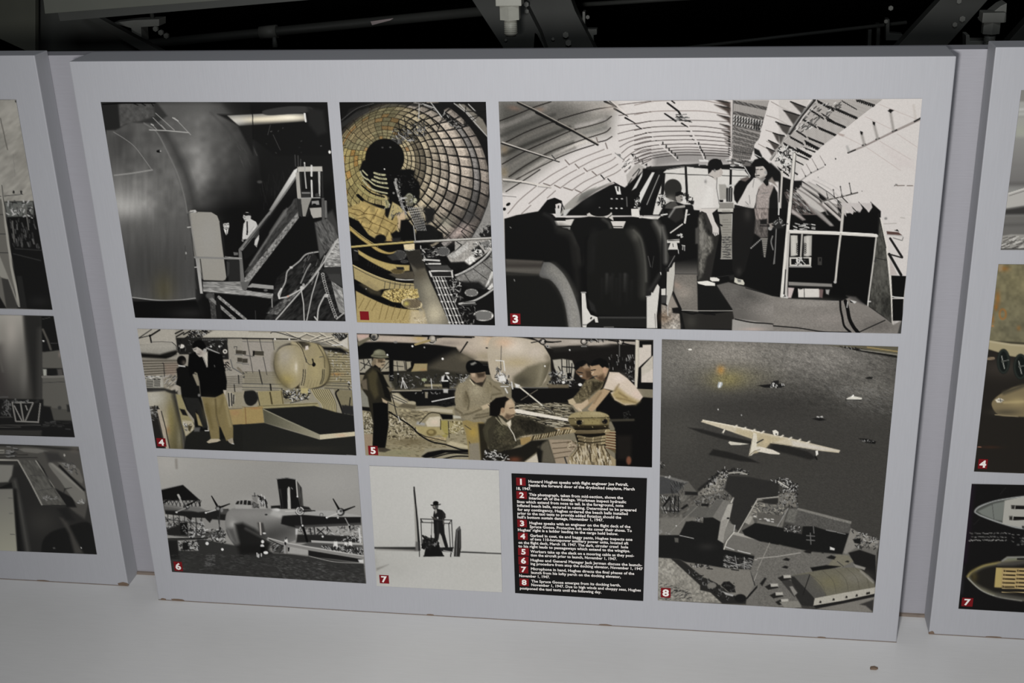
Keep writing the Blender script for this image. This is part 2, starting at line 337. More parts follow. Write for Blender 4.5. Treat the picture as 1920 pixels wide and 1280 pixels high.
    # ladder
    c.poly([(462,890),(770,430),(800,400),(820,360),(845,350),(850,420),(850,490),(480,960)],50); c.noise(.3,30,8,rot=-52,seed=5,pts=[(462,890),(820,360),(850,420),(480,960)])
    c.line([(500,840),(770,430)],14,112,soft=3,a=.7); c.poly([(745,440),(762,432),(770,470),(640,620),(640,600)],100,a=.6,soft=3)
    c.poly([(440,960),(850,450),(856,495),(475,990),(458,1030)],108); c.noise(.35,16,8,rot=-52,seed=6,pts=[(440,960),(850,450),(856,495),(458,1030)])
    c.poly([(418,725),(640,450),(840,140),(862,125),(862,160),(835,210),(660,470),(445,735)],104); c.noise(.12,30,9,rot=-52,seed=7,pts=[(418,725),(840,140),(862,160),(445,735)])
    c.poly([(640,440),(820,150),(845,135),(835,190),(690,400),(660,440)],G(650,440,120,840,140,205)); c.line([(455,710),(640,480)],7,48); c.poly([(418,725),(440,735),(462,960),(455,1010),(430,980)],98)
    c.poly([(430,740),(450,735),(640,480),(840,215),(830,240),(640,520),(470,750)],16,a=.8)
    c.poly([(845,125),(1025,122),(1028,158),(850,160)],(164,160,151)); c.poly([(832,170),(858,160),(872,350),(845,350)],(150,146,138)); c.poly([(995,158),(1012,158),(1012,340),(1002,340)],165)
    c.lines([[(898,95),(900,180),(910,280)]],9,150); c.line([(948,118),(948,190)],14,190); c.line([(948,225),(952,345)],12,190); c.lines([[(870,70),(868,120)],[(828,40),(832,120)],[(850,45),(852,125)]],6,62); c.ell(897,97,5,5,190)
    c.poly([(872,300),(940,300),(940,348),(872,348)],40); c.line([(880,315),(935,315)],8,120); c.lines([[(1025,170),(1030,340)],[(868,170),(872,300)]],9,38)
    c.poly([(850,355),(950,350),(930,400),(905,485),(885,485),(875,400)],(128,125,118)); c.poly([(848,358),(872,358),(880,490),(852,480)],40); c.line([(850,352),(1010,350)],6,150); c.poly([(905,485),(930,400),(940,440),(925,490)],20)
    c.poly([(935,425),(1020,420),(1022,490),(960,498),(945,470)],(150,146,138)); c.ell(970,405,18,16,18); c.poly([(950,375),(1000,370),(1005,400),(950,402)],125); c.ell(968,405,16,14,15); c.ell(990,330,16,14,50); c.poly([(1020,350),(1040,350),(1045,530),(1025,535)],70); c.poly([(1042,370),(1058,370),(1062,495),(1045,495)],95)
    # rail and platform
    c.line([(100,782),(330,790),(420,792)],14,118); c.line([(320,778),(440,790)],4,170); c.poly([(105,790),(130,790),(158,1045),(140,1045)],G(105,800,135,150,1045,172)); c.line([(140,795),(163,1000)],6,30); c.line([(48,565),(68,562)],8,165); c.line([(100,855),(115,853)],7,165)
    c.poly([(335,800),(425,805),(432,955),(345,955)],34); c.poly([(330,810),(352,820),(350,900),(335,930)],50)
    c.poly([(158,960),(430,958),(440,985),(160,985)],118); c.poly([(160,982),(440,985),(455,1020),(670,1045),(668,1082),(460,1058),(160,1030)],128); c.noise(.25,40,7,rot=4,seed=9,pts=[(158,960),(440,960),(670,1045),(668,1082),(160,1030)])
    c.poly([(515,972),(672,988),(672,1015),(480,1000)],135); c.poly([(475,1010),(520,1000),(668,1018),(668,1045),(520,1030)],12); c.ell(615,1022,14,8,90,soft=3); c.poly([(430,960),(500,960),(470,1030),(445,1015)],85); c.line([(160,1032),(460,1060),(668,1085)],5,55)
    c.poly([(185,1050),(240,1040),(260,1230),(220,1230),(210,1120)],60); c.noise(.3,12,seed=11,pts=[(185,1040),(240,1040),(260,1230),(220,1230)]); c.line([(215,1080),(390,1232)],22,115); c.line([(275,1072),(470,1232)],22,125); c.noise(.25,9,seed=12,pts=[(190,1040),(300,1060),(480,1235),(360,1235)]); c.poly([(250,1070),(280,1090),(300,1230),(265,1230)],22); c.ell(205,1060,26,22,70,soft=5)
    c.poly([(500,1060),(660,1090),(660,1140),(620,1230),(480,1230),(300,1075)],13,soft=4); c.line([(540,1170),(542,1230)],5,50)
    # keel and ropes at right
    c.poly([(970,530),(1060,500),(1110,560),(1150,650),(1100,700),(1040,760),(1010,800)],72,soft=4); c.noise(.3,30,10,rot=60,seed=13,pts=[(970,530),(1060,500),(1150,650),(1040,760)]); c.poly([(1040,480),(1100,440),(1145,560),(1145,620)],88,soft=8,a=.5)
    c.poly([(700,930),(760,880),(830,850),(960,740),(1000,800),(1060,900),(1180,1000),(1200,1250),(600,1250),(660,1120),(680,990)],30,soft=4); c.noise(.5,40,16,rot=-40,seed=14,pts=[(700,930),(830,850),(1000,800),(1200,1000),(1200,1250),(600,1250)])
    c.poly([(1100,690),(1150,640),(1165,850),(1040,855),(1045,780)],128); c.noise(.35,22,8,seed=15,pts=[(1100,690),(1150,640),(1165,850),(1040,855)]); c.ring(1135,690,22,32,5,165); c.ring(1135,690,10,16,4,150); c.poly([(1040,855),(1165,850),(1170,900),(1050,900)],40)
    c.poly([(1090,950),(1175,1010),(1190,1200),(1150,1180),(1120,1080)],122); c.noise(.3,30,10,rot=50,seed=16,pts=[(1090,950),(1175,1010),(1190,1200),(1120,1080)]); c.poly([(1060,900),(1160,900),(1175,1000),(1085,950)],52,soft=4)
    c.poly([(620,1190),(840,1010),(850,1040),(700,1200)],75,soft=3); c.noise(.5,20,10,rot=-40,seed=17,pts=[(620,1190),(840,1010),(850,1040),(700,1200)])
    c.line([(690,1235),(860,1040),(960,930),(1050,800),(1140,650)],9,165,sm=True); c.line([(900,1000),(1010,850),(1045,770)],6,150)
    c.line([(995,742),(910,760),(860,810),(800,858)],10,140,sm=True); c.line([(800,855),(770,890),(758,960),(730,1020),(712,1080)],9,150,sm=True); c.line([(712,1080),(780,1065),(880,1010)],10,170,sm=True); c.ell(800,856,12,9,175)
    c.line([(872,1010),(890,1120),(895,1245)],7,178); c.line([(1000,890),(950,1060),(912,1245)],7,170); c.line([(870,970),(910,880),(940,830)],9,125,sm=True); c.line([(990,1240),(1000,1150),(1040,1065)],10,165,sm=True); c.ell(1055,1060,16,14,160); c.ell(880,1003,16,14,175); c.ell(890,985,10,14,140)
    for k in range(19):
        t=k/18; x,y=1030+95*t**1.25,905+310*t; c.ring(x,y,10,8,4.5,150+30*(k%3==0),a0=120,a1=400,n=10)
    c.line([(1130,1230),(1185,1185)],9,150); c.line([(715,1080),(708,1050),(730,1010)],12,185,sm=True); c.ell(778,1065,8,6,(190,140,120)); c.line([(660,1085),(662,1145)],6,150); c.line([(970,1215),(990,1240)],10,170)
    c.specks([(880,780),(1000,740),(1010,960),(900,980)],26,3,5,[95,60,120],7,ang=-60,asp=3,a=.8)
    c.poly([(1060,0),(1092,0),(1092,32),(1068,36)],20); c.ell(1080,18,9,12,210); c.noise(.012,8,seed=20)

def paint_P2(c):
    c.fill(16); c.sk = 0.8; V = c.view; V(630, 185, .168)
    rings=[(760,330,445,660),(800,290,412,680),(845,245,380,690),(890,200,345,700),(940,150,300,715),(1005,100,250,730),(1075,60,205,750),(1165,30,165,780),(1260,0,125,810),(1385,-40,88,850),(1535,-70,42,890),(1610,-110,10,910),(1712,-160,-50,950)]
    def pt(k,a):
        i=min(int(k),len(rings)-2); f=k-i; r,l,t,cy=[u+(v-u)*f for u,v in zip(rings[i],rings[i+1])]
        return ((l+r)/2+(r-l)/2*math.cos(a), cy+(cy-t)*math.sin(a))
    g=random.Random(5)
    for k in range(12):
        n=34 if k<6 else 44; off=g.uniform(0,.1)
        for j in range(n):
            a0=2*math.pi*(j+off)/n-math.pi; a1=a0+2*math.pi/n; am=(a0+a1)/2; x,y=pt(k+.5,am)
            if y>1620 or x<20 or x>1760: continue
            m=min(1,max(0,(x-350)/900)); lum=g.uniform(.85,1.1)
            base=np.array((150,136,88))*(1-m)+np.array((168,156,142))*m
            if x<700 and y<560: base=np.array((128,120,88))
            if x<420 and 250<y<460: base=np.array((138,124,90))
            if k==9 and y<300: base=np.array((80,76,64)) if x<780 else np.array((150,140,128))
            if y<330 and x<900 and k<9: base=base*.9
            if g.random()<.12 and m<.5: base=base*np.array((1.08,.93,.8))
            if k in(3,4) and x>700: base=base*.62
            if k==10: base=np.array((120,116,112)) if x>900 else np.array((52,48,44))
            if k==11: base=np.array((140,130,120)) if x>900 else np.array((26,26,24))
            if x>1250 and y>1000: base=base*.72
            col=np.clip(base*lum,0,255); e=.0 if m<.4 else .10; d=.06 if m>.4 else .03
            P=[pt(k+e,a0+d*(a1-a0)),pt(k+e,am),pt(k+e,a1-d*(a1-a0)),pt(k+.97,a1-d*(a1-a0)),pt(k+.97,am),pt(k+.97,a0+d*(a1-a0))]
            c.poly(P,tuple(col),a=.98)
            if m>.45 and k>3:
                Q=[pt(k+.7,a0),pt(k+.7,a1),pt(k+1,a1),pt(k+1,a0)]; c.poly(Q,tuple(col*.5),a=.45,soft=2)
                c.line([pt(k+.1,a1),pt(k+1,a1-.015)],11 if k<10 else 5,18,w2=14 if k<10 else 5,a=.85)
                c.line([pt(k+.15,a0+.03),pt(k+.75,a0+.03)],10,tuple(np.clip(col*1.22,0,255)),a=.6,soft=2)
            else: c.line([pt(k,a1),pt(k+1,a1)],5,(40,34,22),a=.75)
        t=np.linspace(-math.pi,math.pi,90); q=[pt(k,b) for b in t]
        lw=6 if k<4 else (9 if k<10 else 12)
        c.line([pt(k,b) for b in np.linspace(-1.3,1.2,40)],lw,14,a=.95); c.line([pt(k,b) for b in np.linspace(1.2,5.0,60)],5,(48,40,24),a=.8)
    c.noise(.14,9,seed=2)
    # upper dark corners and trusses
    c.poly([(30,30),(420,30),(200,110),(60,250)],18,soft=3); c.poly([(50,320),(55,250),(200,125),(330,60),(560,50),(700,60),(900,90),(940,60),(700,30),(420,25),(150,110)],30,soft=3,a=.8); c.line([(60,240),(230,110),(420,50)],5,95,sm=True)
    c.poly([(60,330),(60,270),(220,150),(370,90),(370,150),(230,210)],48,soft=3,a=.75)
    c.poly([(930,45),(1060,75),(1180,200),(1290,280),(1330,270),(1200,130),(1330,60),(1400,110),(1450,240),(1430,310),(1600,160),(1680,230),(1680,40)],20,soft=3)
    c.poly([(1340,60),(1430,60),(1640,230),(1690,330),(1690,420),(1560,290),(1440,140)],(122,116,106),soft=3,a=.9)
    g2=[[(970,55),(1100,100),(1180,200)],[(1060,40),(1190,210)],[(930,60),(925,220)],[(1320,50),(1450,150),(1690,420)],[(1380,60),(1560,240)],[(1480,60),(1560,140)]]
    for q in g2: c.line(q,11,168,a=.9)
    for q in [[(1450,140),(1690,140)],[(1430,310),(1700,110)],[(1290,280),(1430,310)],[(1200,130),(1430,300)],[(1450,90),(1430,300)],[(1440,220),(1600,180)],[(1190,210),(1130,370)],[(1020,330),(1260,200)],[(790,380),(1040,180)],[(760,190),(790,350)],[(890,260),(860,400)],[(980,250),(990,400)],[(840,260),(950,400)],[(700,250),(720,400)],[(640,340),(1000,350)],[(700,410),(1000,410)],[(940,250),(1120,370)],[(1050,200),(1150,330)]]: c.line(q,9,14)
    c.specks([(620,330),(990,260),(1010,410),(860,470),(600,470)],130,6,13,[20,14,150,90,60],3,asp=1.8); c.specks([(1180,130),(1330,230),(1440,300),(1330,330),(1240,280)],40,6,12,[170,20,120,15],4,asp=1.6)
    c.line([(720,405),(800,465),(870,462)],8,175); c.poly([(590,455),(740,450),(740,500),(690,515),(600,515)],70,soft=4); c.noise(.5,20,seed=6,pts=[(590,455),(740,450),(740,500),(600,515)])
    # black hole
    hole=[pt(0,b) for b in np.linspace(0,2*math.pi,50)]
    c.poly(hole,13,soft=2); c.poly([(440,470),(600,450),(600,520),(440,520)],14,soft=3)
    c.ell(520,542,12,9,70); c.ell(608,540,12,9,80); c.ell(543,783,8,8,200)
    # dark centre below with strips
    c.poly([(360,780),(560,800),(820,780),(885,800),(870,870),(930,930),(940,1060),(920,1150),(880,1180),(760,1290),(560,1290),(590,1100),(320,900)],13,soft=4)
    c.poly([(300,690),(330,680),(400,820),(560,830),(590,1060),(500,1070),(400,990),(300,870),(262,790)],14,soft=4)
    for q in [[(430,825),(490,843),(548,848)],[(435,868),(500,888),(560,893)],[(405,900),(490,932),(568,940)],[(350,890),(420,950),(480,975),(582,995)],[(300,905),(380,990),(470,1030),(572,1052)],[(275,810),(300,860),(350,900)],[(300,800),(350,850)]]:
        c.line(q,22 if q[0][0]>400 else 16,(168,164,128),sm=True); 
        c.line([(x,y-9) for x,y in q],5,90,sm=True,a=.5)
    c.specks([(430,820),(560,850),(580,1000),(440,960)],22,4,7,[30],8,ang=80,asp=1.6)
    c.line([(240,960),(320,1040),(420,1095),(530,1120)],24,(150,140,92),sm=True); c.line([(245,1075),(350,1160),(540,1210)],34,13,sm=True); c.line([(290,965),(400,1050),(540,1095)],16,14,sm=True)
    # workers and pipe run
    c.line([(660,930),(700,1060),(740,1190),(775,1280)],30,125); c.specks([(650,900),(700,900),(790,1280),(740,1280)],60,5,10,[200,30,20,150],9,asp=1.5)
    c.ell(672,900,16,16,150); c.ell(645,1050,12,12,120); c.specks([(600,850),(880,850),(900,1020),(720,1020)],40,5,9,[50,30,80],10,asp=1.3)
    c.ell(820,1100,42,48,(150,150,128),soft=3); c.poly([(760,1090),(830,1060),(870,1110),(860,1190),(790,1200)],(105,102,86),soft=3); c.ell(885,1135,22,30,(170,168,140),soft=3); c.specks([(760,1070),(900,1070),(900,1200),(780,1200)],30,5,10,[40,170,80],11); c.poly([(720,1100),(780,1095),(780,1115),(720,1120)],165)
    c.poly([(540,1120),(580,1130),(610,1180),(580,1230),(545,1220),(560,1170)],(140,136,100),soft=2); c.line([(545,1225),(590,1215),(602,1170)],6,185); c.line([(560,1140),(570,1180)],6,50)
    # ---------------- lower half
    V(640, 395, .1719)
    c.poly([(70,-30),(250,-110),(420,-30),(560,20),(620,60),(610,230),(540,320),(450,330),(300,260),(190,110),(80,20)],(162,141,88),soft=5)
    for q in [[(90,15),(190,50),(280,25)],[(120,-20),(200,-10),(260,30),(350,40),(470,90),(600,160)],[(170,90),(260,70),(340,130),(420,160),(520,210),(560,260)],[(230,170),(300,190),(370,240),(440,250)],[(310,-50),(240,30)],[(400,-20),(350,90)],[(360,40),(310,140)],[(470,60),(420,160)],[(340,130),(290,220)],[(430,160),(390,250)],[(520,210),(490,280)],[(230,110),(215,150)],[(520,-60),(460,60)],[(600,150),(540,250)]]: c.line(q,6,(70,54,28),a=.85)
    c.noise(.14,50,seed=12,pts=[(60,-60),(620,-60),(610,230),(450,330),(190,110)])
    c.poly([(480,-30),(560,-40),(590,40),(560,100),(510,80),(480,50)],16,soft=3); c.poly([(560,-100),(630,-60),(690,10),(640,30),(600,20),(540,100),(510,80)],(165,150,104),soft=3); c.poly([(600,30),(690,10),(700,80),(660,180),(620,190),(625,110)],(182,160,128),soft=3); c.specks([(560,-80),(690,10),(540,100)],18,5,9,[60,100],13,asp=2)
    c.poly([(650,100),(720,90),(790,170),(830,320),(560,330),(590,260),(640,220)],14,soft=4); c.poly([(540,250),(600,210),(640,240),(620,320),(560,300)],16,soft=4)
    # dark/right floor with pipes
    c.poly([(800,320),(830,160),(960,150),(1110,240),(1120,310),(950,330)],17,soft=4); c.ell(950,260,110,110,22,soft=4); c.poly([(900,-40),(1020,-30),(1010,100),(930,150)],30,soft=6)
    for i in range(7): c.line([(725+i*22,-40),(830+i*16,210)],8,150); c.line([(725+i*22+9,-40),(830+i*16+8,210)],6,18)
    for i in range(9): c.line([(735+i*12,-20+i*26),(885+i*4,-40+i*26)],7,165 if i<3 else 110,a=.8); c.line([(738+i*12,-8+i*26),(885+i*4,-26+i*26)],7,20,a=.8)
    c.line([(790,160),(810,330)],9,165); c.poly([(830,-60),(890,-60),(905,60),(880,80)],(160,150,130),soft=3,a=.6)
    # right panels
    P=[(1000,100),(1110,-60),(1760,-60),(1640,130),(1420,310),(1110,310),(1170,240)]
    c.poly([(1010,60),(1130,20),(1330,60),(1500,0),(1520,110),(1420,290),(1110,305),(1180,240)],.8,soft=30,mode='mul')
    c.blob(1150,130,70,70,(150,146,130),.7); c.blob(1300,220,150,60,(178,160,152),.9,rot=-35); c.blob(1420,60,70,80,70,.6)
    for q in [[(1080,20),(1200,110),(1290,170),(1440,250)],[(1250,60),(1300,100),(1400,150),(1500,180)],[(1030,90),(1180,240)],[(1310,225),(1400,120),(1440,60)],[(1120,300),(1190,230)],[(1310,220),(1380,290)]]: c.line(q,9,22,a=.9)
    c.poly([(1420,290),(1520,120),(1590,-60),(1630,-220),(1700,-200),(1680,300)],(128,126,122),soft=3); c.line([(1415,300),(1520,120),(1590,-60),(1630,-220)],9,45); c.poly([(1500,250),(1570,220),(1640,140),(1640,290),(1530,290)],30,soft=3); c.specks([(1500,250),(1640,100),(1640,290)],20,6,12,[30,170,20],14,asp=2)
    c.poly([(1240,310),(1640,300),(1640,420),(1400,590),(1330,620),(1230,620),(1150,490),(1240,430)],(150,146,140),soft=3); c.line([(1260,335),(1315,370),(1200,480)],10,25); c.line([(1390,310),(1180,500)],6,90); c.poly([(1160,490),(1380,350),(1390,400),(1230,520)],175,soft=3,a=.7)
    c.poly([(1420,430),(1500,370),(1570,460),(1470,510)],35,soft=3); c.poly([(1500,350),(1640,310),(1640,380),(1590,430)],110,soft=2); c.specks([(1430,350),(1640,320),(1640,420),(1400,580)],50,6,13,[210,60,30,180,190],15,asp=1.8); c.poly([(1350,540),(1420,480),(1480,520),(1400,590)],200,soft=2)
    c.poly([(1180,560),(1340,550),(1420,610),(1270,640),(1220,650)],20,soft=5)
    c.poly([(1220,740),(1420,640),(1600,520),(1680,400),(1680,900),(1560,850),(1400,800)],(112,110,106),soft=3); c.blob(1500,660,110,60,140,.6,rot=-30)
    for q in [[(1340,680),(1410,780)],[(1440,630),(1600,750)],[(1540,560),(1660,660)],[(1600,490),(1680,520)]]: c.line(q,6,28)
    c.line([(1240,710),(1340,670),(1460,600),(1580,500),(1680,380)],28,150,sm=True); c.line([(1240,720),(1340,680),(1460,612),(1585,510),(1680,395)],7,25,sm=True); c.line([(1240,700),(1335,658),(1455,588),(1575,490),(1670,370)],6,205,sm=True); c.poly([(1560,850),(1640,660),(1670,660),(1650,720),(1580,840)],185,soft=2)
    c.poly([(1300,770),(1500,770),(1600,850),(1420,850),(1300,800)],25,soft=8); c.poly([(1560,850),(1660,790),(1680,1240),(1300,1240),(1260,1000),(1400,1000)],20,soft=4); c.poly([(1590,850),(1650,780),(1660,830),(1620,860)],190)
    c.noise(.12,14,seed=21,pts=[(1000,200),(1700,100),(1700,900),(1200,740)])
    # lower left: alternating ribs
    c.poly([(80,60),(190,110),(300,260),(420,330),(700,330),(700,420),(600,420),(860,600),(880,1080),(640,1070),(160,880),(110,300)],14,soft=3)
    def band(q0,q1,col): c.poly(np.vstack([spl(q0),spl(q1)[::-1]]),col,soft=2)
    band([(95,170),(200,260),(300,330),(400,400),(520,450),(620,430)],[(95,210),(200,300),(300,370),(400,440),(510,470),(610,455)],(165,142,84))
    band([(180,420),(320,500),(480,560),(620,585),(745,590)],[(190,470),(300,540),(430,610),(560,660),(745,650)],(168,148,92))
    band([(130,590),(280,670),(450,740),(640,790),(805,800)],[(145,740),(250,800),(380,870),(470,850),(805,850)],(158,142,98))
    band([(160,870),(300,940),(480,1020),(640,1060),(900,1085)],[(170,1240),(400,1240),(600,1240),(800,1240),(940,1240)],(162,143,94))
    c.line([(130,590),(280,665),(450,735),(640,783),(800,796)],9,(200,182,130),sm=True); c.line([(140,612),(280,688),(450,758),(640,805),(800,812)],5,40,sm=True); c.line([(95,165),(200,250),(300,322),(400,385)],6,(190,170,110),sm=True)
    for i in range(7): c.line([(480+i*55,770+i*6),(470+i*55,845)],6,45)
    for i in range(10): c.line([(250+i*70,950+i*17),(190+i*72,1060+i*14)] if i<3 else [(250+i*68,970+i*13),(215+i*66,1180)],5,(95,78,42))
    for i in range(9): c.line([(300+i*30,550+i*12),(290+i*30,600+i*8)],4,60,a=.7)
    c.poly([(520,690),(600,660),(790,660),(800,740),(620,740)],(72,66,56),soft=4); c.line([(600,742),(700,752),(790,748)],12,175); c.poly([(660,755),(790,760),(790,785),(700,780)],18)
    c.poly([(130,410),(180,410),(190,540),(130,540)],26,soft=3); c.line([(145,430),(180,440)],8,130); c.poly([(200,800),(300,760),(430,860),(440,930),(320,900)],(120,108,80),soft=8,a=.4); c.ell(272,848,6,6,170)
    c.ell(430,300,62,46,17,soft=4); c.poly([(550,300),(650,290),(640,330),(560,335)],40,soft=5)
    # walkway
    c.poly([(700,430),(860,420),(920,640),(1190,1240),(880,1240),(790,790),(800,700)],(92,88,78),soft=3); c.poly([(700,430),(860,420),(920,620),(830,640),(740,560)],(42,40,36),soft=6); c.blob(860,690,90,80,(78,72,60),.8); c.blob(960,860,90,130,(146,140,120),.8,rot=-20); c.blob(1020,1120,130,160,(186,176,150),.9); c.poly([(800,900),(850,1000),(900,1080),(940,1240),(860,1240),(900,1085),(850,1040)],(150,132,92),soft=5,a=.7)
    c.poly([(760,1080),(900,1085),(940,1240),(740,1240)],(182,168,138),soft=8,a=.8); c.specks([(790,1160),(930,1160),(930,1225),(790,1225)],50,3,6,[(210,200,180),(130,116,90)],19)
    c.specks([(550,1180),(740,1180),(740,1225),(550,1225)],40,3,6,[(130,110,70),(190,170,115)],20)
    c.poly([(680,365),(800,355),(800,415),(740,425),(690,415)],(205,188,150)); c.line([(690,420),(740,430),(800,420)],6,(230,225,205))
    # nets of balls
    def net(cx,cy,rx,ry,base,dk,n=9,rot=0,cut=None):
        c.ell(cx,cy,rx,ry,base,rot=rot,soft=2)
        for i in range(-n,n+1):
            u=i/n; q=[]; q2=[]
            for t in np.linspace(-1,1,9):
                x=(u+.45*t)*rx; y=t*ry; 
                if (x/rx)**2+(y/ry)**2<.98: q.append((cx+x,cy+y))
                x2=t*rx; y2=(u-.45*t)*ry
                if (x2/rx)**2+(y2/ry)**2<.98: q2.append((cx+x2,cy+y2))
            if len(q)>1: c.line(q,max(3,rx/n*.36),dk)
            if len(q2)>1: c.line(q2,max(3,ry/n*.36),dk)
    net(640,480,70,52,110,30,5); c.poly([(500,490),(580,460),(640,530),(560,540)],50,soft=4); net(690,550,40,16,130,40,5); net(615,655,75,30,(150,135,95),(60,50,30),5); c.poly([(600,610),(680,610),(690,640),(610,635)],30,soft=3)
    c.poly([(440,930),(470,870),(600,845),(830,850),(850,940),(640,1000),(560,990)],(190,168,104),soft=3); c.specks([(450,930),(480,870),(600,850),(830,855),(840,930),(640,1000)],330,4,7,[(60,48,26),(70,56,30),(222,204,150)],22,asp=1.1)
    net(770,1010,115,58,(205,190,150),(46,36,28),7,8); c.blob(710,1010,30,26,(205,190,90),.7)
    net(1110,440,75,50,(160,158,154),(36,36,36),6); net(1420,890,72,40,(225,222,214),(36,36,36),5); net(1550,1140,110,58,(235,232,224),(32,32,32),7)
    c.poly([(1350,1150),(1460,1130),(1500,1240),(1340,1240)],20,soft=5)
    # pipes right of walkway
    c.poly([(860,420),(1060,500),(1210,640),(1330,900),(1350,1240),(1190,1240),(960,730),(920,600)],22,soft=3)
    for i,(a,b,d) in enumerate([(1000,1190,150),(1030,1225,190),(1062,1262,160),(1092,1298,170),(1122,1334,120)]):
        c.line([(a,720),(b,1240)],13,d); c.line([(a+15,720),(b+16,1240)],8,15)
        for t in np.linspace(.08,.95,7): c.ell(a+(b-a)*t,720+520*t,14,9,205 if (i+int(t*10))%2 else 150)
    for q in [[(905,530),(1070,540)],[(930,575),(1080,575)],[(985,655),(1210,650)],[(1205,650),(1215,720)]]: c.line(q,18,190)
    c.poly([(940,600),(1160,590),(1210,650),(980,640)],66,soft=2); c.poly([(985,665),(1190,660),(1200,710),(1000,710)],34); c.line([(965,660),(985,710)],20,190); c.line([(1000,715),(1200,715)],8,165)
    c.specks([(860,390),(900,390),(940,580),(900,560)],22,6,12,[190,150,30],23,asp=1.6); c.specks([(910,390),(1060,390),(1060,510),(950,500)],50,6,11,[190,60,20,120],24,asp=1.8,ang=-8); c.specks([(1150,740),(1300,740),(1320,1000),(1230,1000)],70,6,12,[180,30,90,140],25,asp=1.8); c.specks([(1270,980),(1470,990),(1450,1240),(1330,1240)],60,5,10,[90,30,140,20],26,asp=1.8)
    c.line([(1660,850),(1560,920),(1440,980),(1290,1010)],20,165,sm=True); c.poly([(1340,990),(1460,985),(1460,1020),(1300,1035)],60,soft=3); c.line([(1280,1010),(1460,1000)],8,180)
    # long rod across the print
    c.line([(120,398),(400,372),(800,338),(1640,298)],24,14); c.line([(115,392),(400,366),(800,336)],20,(160,142,84)); c.line([(115,386),(400,360),(800,330)],7,(196,178,118)); c.line([(800,336),(1640,295)],22,(150,146,138)); c.line([(820,330),(1640,290)],7,196)
    c.noise(.05,8,seed=30)

